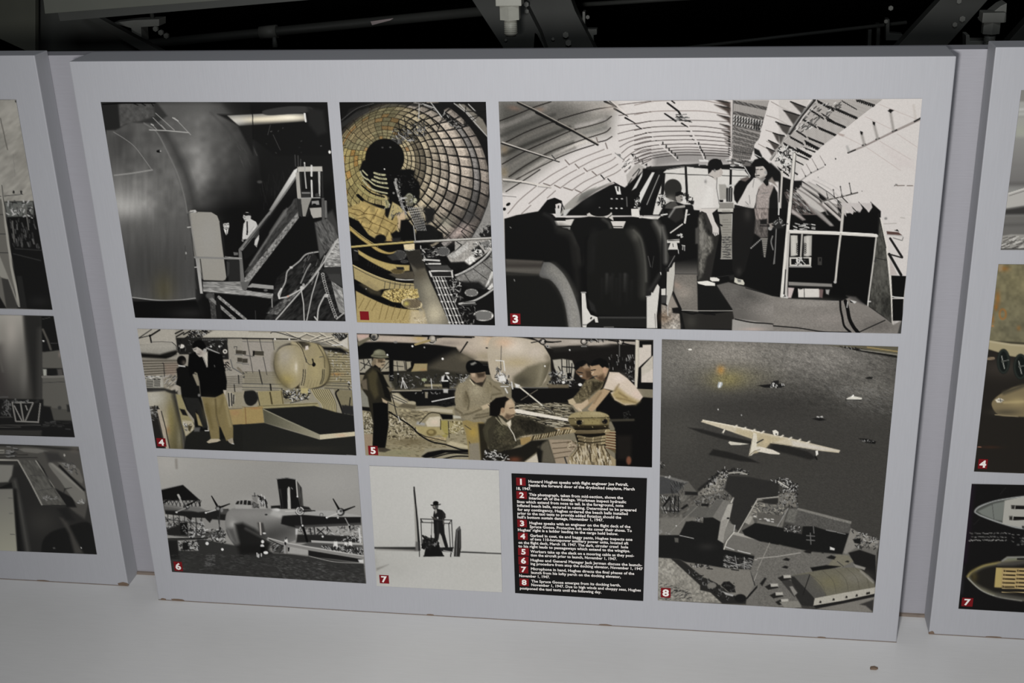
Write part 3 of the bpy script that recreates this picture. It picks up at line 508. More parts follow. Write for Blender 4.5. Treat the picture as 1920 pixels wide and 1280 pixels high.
def paint_P3(c):
    V = c.view; W=(200,193,188)
    A=lambda:V(930,180,.1719); B=lambda:V(935,390,.17964); Cc=lambda:V(1200,180,.1719); D=lambda:V(1240,390,.17968); E=lambda:V(1460,180,.17188); F=lambda:V(1450,380,.19534)
    c.fill(W); A()
    # ---- ceiling, left: grey bays between arched stringers
    c.poly([(20,50),(1200,50),(1300,130),(1250,400),(960,470),(640,680),(330,920),(60,1040)],(128,124,116),soft=40); c.blob(150,250,250,250,(104,102,94),.8); c.blob(880,110,300,80,(140,134,126),.6); c.blob(1100,150,140,60,(166,158,150),.6)
    st=[[(40,270),(200,210),(420,120),(600,60)],[(110,500),(330,390),(560,300),(680,270)],[(680,255),(900,190),(1100,140),(1280,115)],[(70,740),(300,610),(560,490),(800,385),(870,370)],[(850,365),(1000,330),(1180,275),(1260,220)],[(140,880),(330,750),(600,600),(820,520),(1000,455)],[(1000,455),(1100,425),(1200,390),(1250,345)],[(200,920),(400,810),(560,730),(700,660),(880,590),(1070,530)],[(1120,500),(1200,480),(1265,440)],[(110,1040),(330,900),(480,800)],[(470,950),(620,850),(775,765)],[(800,745),(950,670),(1180,580)],[(600,970),(750,870),(880,800)],[(910,775),(1080,690),(1260,630)],[(710,995),(830,910),(965,835)],[(1000,815),(1150,750),(1260,700),(1305,665)],[(830,1025),(950,940),(1090,870)],[(930,1050),(1050,970),(1190,905)],[(1110,860),(1250,790),(1330,740)],[(1190,890),(1300,840),(1360,800)],[(130,1280),(260,1130),(440,980)],[(360,1170),(480,1070),(560,1000)],[(280,1280),(380,1190)],[(650,1030),(560,1110)],[(765,1190),(860,1100),(930,1050)],[(800,1250),(900,1160),(1080,1040),(1280,940)]]
    for i,q in enumerate(st): c.line(q,10 if i<10 else 7,(42,36,32) if i<10 else (88,74,68),sm=True,a=.9,soft=1.4)
    for q,d,w in [([(60,330),(200,280),(420,180),(560,120)],(160,154,146),50),([(60,430),(300,330),(560,230),(640,200)],(92,90,84),40),([(130,560),(340,440),(600,330),(780,290)],(142,136,126),34),([(80,640),(350,520),(600,420),(800,340)],(74,72,66),40),([(90,800),(330,660),(600,530),(800,440)],(150,144,134),30),([(160,870),(380,730),(640,590),(840,500)],(76,74,68),26),([(280,880),(460,760),(640,660),(900,520),(1060,480)],(196,188,178),34),([(240,900),(440,780),(660,650),(860,560)],(104,100,94),22),([(880,330),(1050,290),(1190,250)],(160,154,148),40),([(960,400),(1100,370),(1200,340)],(118,116,110),30)]: c.line(q,w,d,sm=True,soft=5,a=.9)
    for q in st[:10]: c.line(q,9,(38,33,30),sm=True,a=.9,soft=1.4)
    c.poly([(1200,210),(1265,215),(1180,280),(1100,290)],.9,soft=3,mode='mul'); c.blob(200,130,70,26,(178,134,112),.6,rot=10); c.blob(480,145,50,24,(180,138,112),.6); c.blob(95,580,40,50,(166,142,110),.8); c.blob(90,830,40,60,(170,148,112),.7)
    c.poly([(0,20),(700,20),(980,180),(620,500),(340,730),(40,920)],.72,soft=45,mode='mul')
    c.noise(.05,12,10,seed=3,pts=[(20,40),(1250,40),(1250,400),(60,1000)])
    c.line([(240,70),(440,170),(660,290),(840,380),(1000,470),(1110,530)],20,16,soft=2); c.line([(240,58),(440,150),(660,268),(840,362),(1000,452),(1120,520)],9,(150,142,130)); c.line([(440,180),(660,290)],24,14); c.line([(660,300),(820,375)],20,14)
    c.line([(60,515),(330,600),(540,665),(690,715)],14,26); c.line([(70,500),(330,588),(540,655),(690,705)],10,(190,182,172)); c.line([(80,905),(180,915),(330,935),(600,995)],16,(198,190,180)); c.line([(80,925),(180,935),(330,952),(440,975)],6,45); c.line([(460,985),(600,1000)],5,90)
    c.lines([[(755,695),(800,745)],[(865,740),(905,785)],[(960,785),(995,820)],[(1050,820),(1100,865)],[(640,970),(700,1000)],[(520,950),(590,975)],[(740,995),(830,1025)],[(865,1020),(930,1050)],[(1195,510),(1215,570)],[(1095,450),(1110,500)]],13,(120,108,102)); c.lines([[(1145,860),(1180,900)],[(1220,900),(1250,930)]],13,35); c.lines([[(610,645),(650,690)]],14,70); c.line([(1290,940),(1490,1055)],9,24); c.poly([(1320,630),(1360,630),(1362,670)],110)
    c.line([(1185,55),(1310,115),(1330,120)],24,18,w2=10); c.line([(1290,135),(1440,220)],22,16,w2=8); c.line([(1410,235),(1530,300)],20,14,w2=8); c.line([(1530,320),(1590,355)],12,16); c.line([(1260,60),(1400,170),(1640,390),(1690,430)],14,(205,196,190)); c.line([(1240,55),(1310,110)],10,40)
    for q in [[(1340,95),(1500,75),(1690,55)],[(1340,210),(1500,190),(1690,170)],[(1330,320),(1500,300),(1690,270)],[(1330,410),(1440,380),(1590,350),(1690,340)],[(1340,488),(1440,460),(1640,400),(1690,395)],[(1350,555),(1450,500),(1600,450),(1690,440)],[(1370,620),(1460,550),(1600,500),(1690,485)],[(1390,690),(1480,620),(1600,560),(1690,545)],[(1510,640),(1600,590),(1690,575)],[(1530,680),(1600,640),(1690,610)],[(1555,710),(1620,680),(1690,650)],[(1590,740),(1690,690)]]: c.line(q,8,(70,58,54),sm=True,a=.85)
    c.poly([(1470,630),(1505,625),(1500,665)],35); c.lines([[(1520,655),(1530,690)],[(1550,680),(1562,710)],[(1595,700),(1605,735)]],10,60); c.poly([(1620,750),(1650,730),(1650,760)],30); c.line([(1300,620),(1390,690)],8,120); c.blob(1250,120,90,50,(190,176,164),.6)
    c.specks([(1380,690),(1520,680),(1600,800),(1440,860),(1380,780)],40,5,9,[(90,80,76),(220,214,208),50],5,asp=2.2,ang=-40); c.poly([(1420,860),(1540,720),(1640,790),(1490,1030),(1440,1000)],(168,162,156),soft=3); c.lines([[(1490,870),(1560,790)],[(1480,980),(1570,800)],[(1440,960),(1480,900)]],10,45)
    # cockpit windows left slants
    c.poly([(1400,1000),(1640,780),(1690,760),(1690,1290),(1400,1290)],14,soft=2); c.poly([(1480,1030),(1600,820),(1620,810),(1540,990)],190); c.poly([(1500,1055),(1610,840),(1680,820),(1690,850),(1560,1110)],17); c.poly([(1560,1090),(1660,850),(1690,830),(1690,1000),(1600,1130)],200); c.line([(1600,1120),(1690,960)],10,30)
    # desk side wall, left equipment, floor
    c.poly([(440,1280),(560,1130),(640,1105),(720,1140),(730,1280)],15); c.poly([(60,1050),(220,1100),(215,1110),(70,1090)],W); c.line([(70,1085),(220,1098)],5,70); c.ell(135,1178,26,16,18,rot=-30); c.ell(92,1230,18,18,18,rot=-30)
    c.poly([(745,1195),(830,1120),(930,1065),(1000,1020),(1100,985),(820,1240),(700,1290)],(150,146,138),soft=3); c.poly([(930,1060),(1100,1000),(1260,935),(1180,985),(1000,1085),(880,1160)],(120,118,112),soft=3)
    c.poly([(700,1300),(830,1230),(930,1150),(1080,1055),(1240,970),(1300,950),(1440,1010),(1500,1060),(1510,1300)],15,soft=3); c.blob(1000,1140,90,60,34,.7,rot=-30)
    c.poly([(650,1180),(690,1165),(715,1170),(700,1300),(660,1300)],W); c.poly([(675,1190),(690,1190),(690,1250),(672,1250)],30); c.line([(715,1160),(745,1230)],12,60)
    c.poly([(1295,980),(1350,985),(1365,1070),(1320,1070)],205); c.poly([(1318,985),(1338,985),(1338,1040),(1322,1030)],20)
    for x in (1262,1318,1374): c.ell(x,1118,13,7,170); c.ell(x-4,1222,13,8,190)
    c.ell(1130,1218,9,9,190); c.line([(1425,1100),(1430,1200)],10,100); c.specks([(1510,1100),(1610,1100),(1640,1290),(1520,1290)],60,6,12,[200,18,18,160],7,asp=1.7); c.poly([(1475,1230),(1560,1225),(1565,1300),(1480,1300)],(200,195,186))
    # ---- ceiling middle
    Cc()
    for i,(yl,ym,yr) in enumerate([(75,45,105),(180,160,205),(285,262,280),(350,328,368),(410,380,415),(462,430,462),(510,474,500),(560,520,545),(612,556,578),(655,584,604),(690,612,632),(715,640,658)]): c.line([(-60,yl+22),(150,(yl+ym)/2-4),(450,ym),(700,ym+4),(985,yr)],9 if i>2 else 7,(62,52,50) if i>1 else (110,92,84),sm=True,a=.85)
    c.poly([(150,640),(500,600),(980,610),(980,740),(400,740),(150,780)],.72,soft=16,mode='mul'); c.poly([(0,560),(380,580),(400,700),(0,800)],.92,soft=20,mode='mul')
    c.line([(0,335),(130,440),(220,530),(330,620),(415,695)],13,W); c.line([(340,45),(440,190),(560,380),(640,540),(705,690)],18,W); c.line([(300,75),(420,165),(440,200)],20,22,w2=22); c.line([(270,190),(390,270)],16,22,w2=22); c.line([(455,295),(520,335)],18,20,w2=10); c.line([(345,50),(378,75)],14,22)
    c.specks([(380,190),(500,190),(550,280),(400,280)],22,8,14,[40,20,120],9,asp=1.6,ang=5); c.lines([[(430,265),(550,270)]],10,40); c.lines([[(510,380),(540,385)],[(545,433),(565,436)],[(570,470),(585,475)],[(600,515),(610,520)],[(0,345),(20,355)],[(60,400),(75,400)],[(115,445),(128,445)],[(170,485),(180,485)]],10,26)
    for x,y in [(250,510),(287,545),(318,578),(345,605),(385,635),(408,670),(640,515),(655,555),(668,585),(682,605),(700,635),(712,670)]: c.poly([(x-7,y-16),(x+7,y-14),(x+7,y+16),(x-9,y+14)],40)
    c.line([(1000,45),(990,400),(985,740)],22,(198,190,184)); c.line([(1016,45),(1008,400),(1000,600)],7,45)
    for y,s in [(60,95),(120,90),(225,75),(320,60),(385,48),(430,36),(480,30),(520,26)]:
        c.poly([(985-s*1.9,y-s*.3),(985,y+8),(985,y+s*1.05),(985-s*.5,y+s*.5)],(70,58,52),soft=6); c.poly([(985-s*1.9,y-s*.3),(985-s*.3,y),(985,y+14),(985-s*.8,y+4)],20,soft=1.5)
    for k in range(9): c.line([(965,445+k*24),(985,450+k*24)],9,25)
    # cable tray 1
    tray=[(1022,45),(1410,45),(1340,280),(1300,460),(1250,520),(1235,590),(1205,690),(1000,690)]
    c.poly(tray,(172,166,160)); c.clip(tray)
    for k in range(26): x=1026+k*15.5; c.line([(x+4,40),(1012+k*9,700)],4,(70,64,60),a=.9)
    for row,(ya,yb) in enumerate([(60,140),(180,250),(235,300),(270,320),(310,380),(350,440),(400,480),(450,520),(490,560),(545,590),(580,620),(610,640),(650,680)]):
        n=26-row
        for k in range(n):
            t=k/(n-1); xr=1400-row*16; x=1026+(xr-1026)*t-row*1.0; y=ya+(yb-ya)*t; w=9-row*.3
            c.line([(x+5,y-13),(x-3,y+13)],w,18); 
            if row in(2,3,4): c.line([(x+4,y-24),(x-2,y-6)],w*1.1,20 if k%2 else 200)
    c.clip(); c.poly([(1230,280),(1300,280),(1300,370),(1240,360)],60,soft=3,a=.5); c.lines([[(1250,300),(1245,350)],[(1275,300),(1268,350)],[(1298,310),(1290,370)]],9,20)
    # right ceiling bays near tray
    for q in [[(1380,210),(1500,250),(1640,330)],[(1370,370),(1500,410),(1580,440)],[(1380,490),(1480,540),(1530,580)],[(1290,520),(1400,580),(1470,630)],[(1430,60),(1560,130),(1700,190)]]: c.line(q,6,(120,108,102),sm=True)
    for P in [[(1560,150),(1690,190),(1690,300)],[(1480,280),(1640,330),(1610,420),(1540,360)],[(1450,400),(1580,440),(1540,540),(1490,480)],[(1400,480),(1530,540),(1470,590)],[(1380,560),(1470,600),(1440,650)],[(1640,60),(1700,80),(1700,120)]]: c.poly(P,(72,66,62),soft=4); c.line(P[:2],12,20)
    c.line([(1420,690),(1530,540),(1690,330)],18,(150,146,140)); c.line([(1428,700),(1540,555),(1700,345)],6,30); c.poly([(1240,560),(1300,590),(1330,650),(1330,720),(1250,640)],24,soft=3); c.lines([[(1220,660),(1310,700)],[(1230,620),(1320,670)]],8,190)
    # ---- cockpit back
    c.poly([(30,790),(230,770),(480,745),(640,760),(1000,740),(1250,760),(1300,900),(1300,1300),(0,1300)],16,soft=2); c.poly([(70,770),(250,760),(480,745),(640,735),(640,790),(250,800),(80,800)],34,soft=3); c.poly([(990,690),(1230,700),(1230,760),(1000,770)],(100,96,92),soft=4); c.specks([(960,690),(1230,690),(1230,760),(980,770)],24,6,12,[190,60,30],12,asp=2.4,ang=5)
    win=[(255,830),(300,795),(480,765),(720,790),(990,800),(1140,810),(1200,880),(1210,1290),(140,1290),(180,1120),(240,950)]
    c.poly(win,(197,193,186)); c.poly([(640,690),(745,695),(745,715),(650,715)],200); c.poly([(650,740),(720,740),(720,770),(650,765)],40); c.line([(650,745),(720,745)],6,180)
    c.poly([(0,1050),(130,830),(160,830),(0,1170)],200); c.poly([(100,1180),(190,980),(240,850),(245,790),(190,800),(150,900),(60,1130)],22,soft=3); c.poly([(0,1180),(160,850),(175,850),(60,1130)],25); c.poly([(0,1000),(90,830),(110,850),(0,1050)],18); c.line([(75,1180),(210,860)],8,150)
    c.lines([[(498,770),(515,1130)],[(990,800),(985,1140)]],26,24); c.lines([[(255,838),(500,850)],[(520,855),(745,860)],[(890,865),(1200,872)]],8,30); c.line([(260,850),(240,1120)],34,20); c.line([(300,800),(480,772)],7,60); c.poly([(590,780),(1000,785),(1140,800),(1150,770),(600,765)],20,soft=2); c.line([(985,790),(1140,800)],12,195); c.line([(1140,770),(1200,870)],10,190)
    c.ell(358,1000,96,98,(42,41,38),soft=2); c.poly([(264,1000),(455,1000),(445,1100),(400,1150),(280,1100)],(42,41,38)); c.blob(330,1120,60,40,(120,116,108),.7); c.poly([(260,1090),(330,1140),(260,1150)],190,soft=4)
    c.specks([(200,1060),(280,1080),(270,1200),(190,1200)],30,7,12,[20,190,24],13,asp=1.6); c.specks([(470,1060),(560,1090),(620,1150),(520,1170)],20,7,12,[24,30],14,asp=1.4)
    # seated man
    c.poly([(200,1300),(260,1190),(330,1150),(400,1150),(480,1180),(560,1180),(700,1290),(720,1310)],22,soft=2); c.poly([(250,1260),(290,1180),(380,1140),(420,1200),(360,1290),(240,1300)],(70,68,64),soft=3); c.ell(432,1105,42,52,(140,134,126)); c.poly([(385,1090),(390,1050),(430,1035),(470,1050),(478,1080),(440,1075),(410,1090)],17); c.lines([[(440,1095),(460,1098)]],6,40); c.ell(455,1130,12,8,80); c.poly([(465,1080),(490,1110),(500,1150),(470,1150)],200,soft=2)
    c.line([(340,1290),(380,1220),(480,1200)],26,(150,146,138),sm=True); c.line([(500,1290),(520,1240)],12,200); c.poly([(530,1140),(615,1140),(600,1180),(560,1180)],22,soft=2)
    # engineer: white shirt
    c.poly([(740,860),(780,870),(850,900),(850,1000),(860,1180),(830,1240),(740,1300),(600,1300),(580,1200),(620,1000),(690,920)],(198,193,187)); c.poly([(745,800),(870,770),(895,800),(895,860),(850,885),(830,920),(780,880),(745,860)],(176,168,160)); c.ell(820,745,80,65,16); c.poly([(740,780),(750,720),(880,690),(898,740),(890,790),(860,770),(840,800),(820,790),(790,800),(770,830),(742,850)],17); c.poly([(880,780),(905,830),(890,870),(860,880)],(170,160,152)); c.line([(742,860),(800,885)],6,45); c.ell(815,810,12,16,120,soft=2); c.blob(715,930,14,20,110,.7); c.line([(840,890),(835,1000),(865,1180)],6,70); c.poly([(740,980),(800,1000),(790,1300),(640,1300),(700,1100)],(208,204,198),soft=8,a=.6)
    # panel with jars behind
    c.poly([(860,960),(930,960),(960,1000),(950,1120),(870,1130)],(150,146,138),soft=2); c.poly([(940,1000),(1010,1000),(1005,1150),(940,1150)],40); c.lines([[(965,1000),(962,1150)],[(990,1000),(985,1150)]],9,120); c.poly([(870,1160),(1020,1160),(1025,1310),(850,1310)],(130,126,118)); c.line([(850,1255),(1020,1262)],18,(190,186,178)); c.poly([(865,1130),(910,1130),(905,1155),(870,1155)],20); c.line([(950,980),(1030,965)],18,185)
    # man with jacket
    c.poly([(1340,720),(1230,720),(1210,900),(1200,930),(1560,930),(1530,820),(1430,730)],20,soft=5); c.poly([(1030,980),(1080,920),(1170,880),(1230,900),(1110,1090),(1060,1170),(1030,1130),(1020,1050)],18,soft=2); c.poly([(1090,900),(1170,880),(1200,890),(1150,930),(1110,920)],(100,90,84),soft=3)
    c.poly([(1240,890),(1380,890),(1400,960),(1290,1010),(1260,1160),(1240,1230),(1060,1180),(1110,1090),(1170,970)],(194,188,182)); c.lines([[(1150,1150),(1180,1180)],[(1190,1080),(1200,1170)],[(1245,900),(1230,990)]],6,110)
    c.poly([(1260,770),(1340,760),(1380,800),(1385,850),(1350,900),(1290,910),(1258,880),(1252,850),(1262,830)],(178,170,162)); c.poly([(1200,760),(1250,690),(1340,665),(1400,720),(1420,800),(1395,850),(1380,810),(1350,760),(1260,765)],17,soft=2); c.ell(1370,830,15,20,150); c.lines([[(1268,800),(1292,798)],[(1310,800),(1335,796)]],9,30); c.line([(1262,868),(1300,862)],11,22); c.line([(1272,815),(1268,850)],6,95); c.line([(1270,885),(1295,885)],6,90); c.poly([(1300,900),(1360,870),(1380,900),(1330,940)],.65,soft=6,mode='mul')
    c.poly([(1290,1000),(1380,900),(1420,970),(1440,960),(1480,1000),(1410,1110),(1400,1300),(1250,1300),(1262,1150)],(150,138,132),soft=2); c.noise(.1,12,seed=21,pts=[(1290,1000),(1440,960),(1410,1110),(1400,1300),(1250,1300)]); c.poly([(1340,930),(1380,880),(1402,900),(1400,970),(1380,980)],22); c.line([(1300,1010),(1270,1080),(1262,1290)],5,60); c.line([(1330,1060),(1390,1050)],7,110); c.poly([(1410,1110),(1460,980),(1500,1050),(1510,1300),(1400,1300)],22,soft=3); c.poly([(1400,920),(1440,880),(1500,990),(1460,960)],(130,120,112),soft=4)
    c.poly([(1030,1180),(1250,1230),(1245,1310),(1020,1310)],28); 
    # ---- right: second tray, white wall
    E()
    c.poly([(0,40),(330,40),(250,220),(120,400),(0,560)],(180,174,168),soft=3,a=.6)
    for P in [[(60,160),(230,210),(160,310)],[(130,60),(290,120),(250,190)],[(0,300),(130,330),(90,420),(40,380)],[(0,420),(60,430),(20,520)]]: c.poly(P,(70,66,62),soft=4); c.line(P[:2],14,20)
    c.line([(120,405),(250,210),(390,40)],34,(46,44,42)); c.line([(110,400),(235,215),(370,45)],10,140)
    tr=[(420,35),(1140,35),(860,245),(620,430),(490,530),(400,610),(330,690),(250,780),(200,870),(260,940),(40,850),(-60,700),(0,560),(150,400)]
    c.poly(tr,(192,186,180)); c.clip(tr)
    for k in range(34): x=400+k*22; c.line([(x,35),(x*.42-170,900)] if 0 else [(x,30),(x-300,260),(x-640,560)],5,(88,82,76),a=.85)
    for (xa,ya,xb,yb,n,r) in [(430,60,590,150,9,13),(850,45,1045,110,9,14),(640,150,855,245,11,13),(340,150,480,240,9,11),(530,260,730,345,11,12),(270,260,400,335,9,11),(440,350,625,430,11,12),(180,370,290,440,8,10),(330,460,490,525,11,10),(130,450,260,520,8,11),(560,120,700,180,8,9),(60,520,200,600,9,11),(300,510,450,590,7,17),(210,590,360,670,8,16),(290,570,400,610,8,8),(200,640,320,690,10,8),(190,710,260,745,7,7),(0,600,150,700,10,11),(0,690,130,800,10,11),(-40,760,100,860,9,11),(180,840,250,880,6,9),(480,200,600,280,8,9),(700,60,840,140,7,8)]:
        for k in range(n):
            t=k/(n-1); x,y=xa+(xb-xa)*t,ya+(yb-ya)*t; c.line([(x-6,y-r*1.15),(x+7,y+r*.8)],r*1.1,18); c.ell(x+7,y+r*.7,r*.62,r*.5,16); c.ell(x-16,y-r*1.5,r*.4,r*.4,30)
    c.specks([(0,520),(160,560),(170,640),(130,840),(0,760),(-50,650)],110,6,12,[20,30,200,210,60],31,asp=1.6); c.specks([(330,80),(700,60),(640,180),(420,300),(180,480),(150,420)],70,6,11,[30,60,215,90],32,asp=1.9,ang=-40); c.clip()
    c.line([(755,615),(930,545),(1250,385),(1545,245)],20,(150,140,134)); c.line([(755,618),(835,585)],14,24); c.line([(930,545),(1250,395),(1545,260)],5,(120,104,100)); c.line([(1480,275),(1545,240)],18,30); c.line([(1240,385),(1285,368)],16,35); c.line([(915,535),(945,525)],18,24); c.line([(1060,470),(1095,458)],14,30)
    for (x0,y0,x1,y1) in [(900,400,935,530),(1035,295,1078,460),(1215,160,1250,370)]: c.line([(x0,y0),(x1,y1)],26,(150,144,138),soft=4); c.poly([(x0-14,y0-22),(x0+18,y0-10),(x0+10,y0+28),(x0-8,y0+10)],22)
    c.poly([(1185,160),(1220,138),(1262,152),(1220,180)],24); c.line([(745,550),(765,600)],18,150,soft=4); c.line([(1470,100),(1490,240)],12,(176,166,156),soft=4); c.lines([[(640,400),(900,530)],[(960,560),(1330,810)],[(1100,490),(1440,690)],[(1290,410),(1510,555)],[(1100,90),(1500,250)],[(940,220),(1230,360)]],5,(176,160,154)); c.poly([(640,400),(720,420),(700,440),(660,425)],(165,148,140),soft=3); c.poly([(1100,510),(1450,700),(1480,780),(1300,780)],(196,184,180),soft=20,a=.5)
    c.line([(245,915),(350,840),(490,770)],13,(150,144,140)); c.lines([[(250,790),(292,870)],[(300,740),(352,832)],[(400,750),(424,795)],[(360,680),(405,760)],[(450,650),(505,745)]],6,(120,112,108)); 
    for x,y in [(352,832),(424,797),(507,748),(620,682),(292,870)]: c.ell(x,y,8,9,50)
    c.lines([[(1260,975),(1290,968)],[(1290,975),(1370,972)],[(1400,975),(1460,975)]],9,(110,98,90)); c.poly([(1255,985),(1275,955),(1300,960)],120); c.ell(430,883,5,5,90)
    # fans of ribs below tray
    c.poly([(160,920),(250,920),(440,1060),(640,1240),(760,1300),(0,1300),(0,860)],22,soft=3)
    for P in [[(170,1040),(240,985),(440,1130),(520,1250),(380,1290)],[(255,935),(420,1050),(460,1110),(250,980)],[(280,930),(330,930),(600,1110),(560,1120)],[(465,1155),(540,1130),(660,1240),(640,1300)],[(640,1140),(700,1110),(840,1240),(880,1290),(800,1300)]]: c.poly(P,(180,174,168),soft=2)
    c.poly([(60,1050),(160,1010),(320,1180),(420,1300),(150,1300)],(92,82,78),soft=4); c.specks([(60,1040),(180,1020),(380,1280),(180,1280)],70,6,12,[30,150,60,110],35,asp=2.4,ang=42); c.poly([(440,1060),(520,1120),(450,1150)],18); c.poly([(440,1050),(460,1130),(540,1120)],20)
    c.line([(260,930),(440,1050),(640,1220)],8,26,sm=True); c.line([(410,960),(560,1060),(700,1180),(880,1300)],7,50); c.line([(690,1100),(860,1270)],10,30); c.line([(460,1145),(690,1095),(860,1050)],14,(70,66,62)); 
    for x,y,x2,y2 in [(520,1040,535,1110),(595,1020,605,1095),(672,985,688,1080),(770,950,790,1055)]: c.line([(x,y),(x2,y2)],9,70); c.ell(x2,y2,8,8,30); c.ell(x,y,7,9,60)
    c.ell(908,1035,6,6,120); c.poly([(640,1130),(690,1190),(680,1290),(640,1240)],28,soft=2)
    for P in [[(870,1150),(960,1240),(1000,1300),(800,1300),(900,1210)],[(1000,1150),(1110,1250),(1100,1300),(960,1300),(1020,1210)]]: c.poly(P,17,soft=2)
    for i in range(6): c.line([(190+i*46,1000-i*22),(330+i*62,1090-i*16),(470+i*70,1200),(540+i*72,1300)],15-i,(116+i*14,110+i*14,106+i*14),sm=True,soft=2,a=.85)
    c.line([(172,630),(150,900),(118,1290)],40,24); c.line([(170,630),(148,900),(116,1290)],30,(200,195,186)); c.line([(38,820),(22,1100),(12,1290)],20,(186,180,172))
    # ---- lower left: seats
    B(); c.poly([(40,0),(1000,0),(1000,100),(40,130)],(190,184,176)) if 0 else None
    c.poly([(60,110),(300,50),(420,30),(560,60),(600,100),(1830,80),(1840,1260),(80,1260)],16,soft=2)
    c.poly([(580,130),(800,110),(790,180),(600,180)],(196,190,182)); c.poly([(660,195),(750,195),(745,225),(690,215)],190); c.poly([(1170,135),(1330,135),(1300,210),(1200,205)],(196,190,182)); c.line([(1180,188),(1290,190)],9,25); c.line([(590,185),(760,185)],9,20); c.poly([(920,60),(960,40),(1060,75),(1150,60),(1180,40),(1200,130),(1150,100),(930,90)],(188,182,174)); c.ell(1060,40,110,46,16); c.line([(1140,100),(1190,60)],8,30); c.poly([(1460,85),(1690,85),(1660,115),(1470,110)],(205,200,192)); c.poly([(1385,5),(1465,5),(1465,95),(1390,85)],(205,200,192)); c.poly([(590,0),(640,0),(650,95),(600,95)],190); c.poly([(680,20),(760,0),(700,80),(670,90)],180,soft=2); c.poly([(600,95),(700,95),(700,130),(580,130)],18)
    c.poly([(65,110),(190,70),(300,55),(400,40),(460,40),(540,80),(600,190),(720,210),(800,300),(850,440),(870,1250),(90,1250)],17,soft=2,sm=False); c.line([(480,60),(550,100),(600,190)],36,34,soft=6,sm=True)
    c.line([(640,215),(760,270),(810,400),(830,560)],70,(44,43,40),soft=14,sm=True); c.line([(790,420),(815,640),(830,900)],50,(30,29,27),soft=10); c.line([(120,195),(130,205)],8,120)
    c.poly([(750,190),(790,110),(940,85),(1110,95),(1180,160),(1200,220),(1000,240),(900,300),(870,600),(850,420)],18,soft=2); c.line([(1090,110),(1150,150),(1170,200)],34,(54,53,50),soft=5)
    c.poly([(1300,200),(1340,110),(1500,100),(1640,120),(1720,250),(1760,480),(1750,830),(1690,830),(1530,700)],17,soft=2); c.line([(1640,150),(1700,280),(1735,450),(1740,640)],50,(92,90,84),soft=12,sm=True); c.line([(1630,130),(1690,230),(1740,400)],14,(128,126,120),soft=6,sm=True); c.line([(1560,500),(1585,610)],8,80); c.line([(1620,500),(1600,620)],6,60); c.line([(1720,700),(1720,800)],8,70)
    st2=[(930,330),(960,260),(1100,220),(1300,205),(1430,225),(1490,300),(1530,480),(1550,700),(1530,900),(1540,1130),(1010,1110),(950,1000),(920,800)]
    c.poly(st2,(24,24,22),soft=3); c.line([(1390,240),(1450,330),(1490,480),(1515,660),(1515,900)],56,(66,65,60),soft=14,sm=True); c.line([(1410,230),(1490,330),(1530,560),(1540,760)],10,(110,108,100),soft=4,sm=True); c.blob(1430,290,40,50,(88,86,78),.6)
    for i,(x,y0,y1,v) in enumerate([(1130,690,880,72),(1165,720,860,44),(1190,690,960,40),(1270,690,1000,40),(1320,690,860,84),(1340,700,980,40),(1230,740,1000,34),(1390,760,960,32),(1080,740,960,32),(990,400,640,34)]): c.line([(x,y0),(x-6,y1)],16,v,soft=5,w2=5)
    c.line([(1000,240),(970,400),(960,640)],40,30,soft=12); c.poly([(930,940),(1000,1010),(1020,1090),(960,1060)],40,soft=5)
    c.poly([(1030,1130),(1540,1130),(1540,1240),(920,1240),(960,1180)],(30,30,28),soft=2); c.line([(1050,1138),(1530,1140)],12,78,soft=3); c.line([(1100,1238),(1200,1238)],8,110)
    c.poly([(865,885),(905,885),(920,1040),(960,1110),(1030,1135),(1040,1190),(1010,1190),(1000,1150),(920,1210),(915,1245),(875,1240)],(202,198,190)); c.line([(865,878),(908,878)],14,150); c.ell(965,1145,8,14,30,rot=30); c.line([(880,1215),(912,1215)],12,120)
    c.poly([(1545,920),(1660,790),(1680,820),(1650,1120),(1655,1250),(1545,1250)],(196,192,184)); c.poly([(1575,870),(1690,670),(1690,720),(1610,880)],24,soft=2); c.line([(1580,850),(1680,690)],22,58,soft=6); c.poly([(1540,870),(1595,865),(1590,915),(1545,925)],34); c.line([(1540,920),(1590,912)],7,190); c.line([(1630,1100),(1640,1250)],5,80); c.line([(1690,670),(1695,690)],10,200)
    # foreground seat, left
    c.poly([(75,530),(300,535),(480,550),(560,570),(680,680),(780,850),(850,1100),(865,1250),(90,1250)],(26,26,24),soft=2)
    c.poly([(75,530),(460,550),(440,690),(75,660)],(70,66,60),soft=4); c.line([(80,640),(430,650)],30,(104,100,92),soft=10); c.line([(80,600),(450,600)],16,(44,38,36),soft=6); c.line([(80,540),(460,560)],8,(92,84,78),soft=4); c.line([(85,690),(430,695)],10,(64,62,56),soft=4)
    c.poly(np.vstack([spl([(470,560),(560,575),(680,690),(770,860),(835,1060),(862,1250)]),spl([(730,1250),(690,1010),(630,860),(540,750),(430,710),(450,610)])]),G(450,600,92,860,900,128),soft=3); c.line([(560,640),(660,740),(740,900),(790,1100),(800,1240)],60,(142,138,128),soft=18,sm=True); c.line([(440,715),(540,760),(630,880),(690,1030),(725,1240)],14,(52,50,46),soft=6,sm=True); c.noise(.06,10,seed=41,pts=[(430,550),(700,680),(862,1250),(720,1250),(540,750)]); c.ell(165,750,6,14,110,rot=-20)
    # ---- lower middle
    D()
    c.poly([(20,0),(400,20),(385,570),(130,570),(20,700)],17,soft=2)
    c.poly([(100,540),(370,540),(420,0),(1300,0),(1300,950),(1447,950),(1447,1290),(0,1290),(0,1000),(60,1020)],18,soft=2)
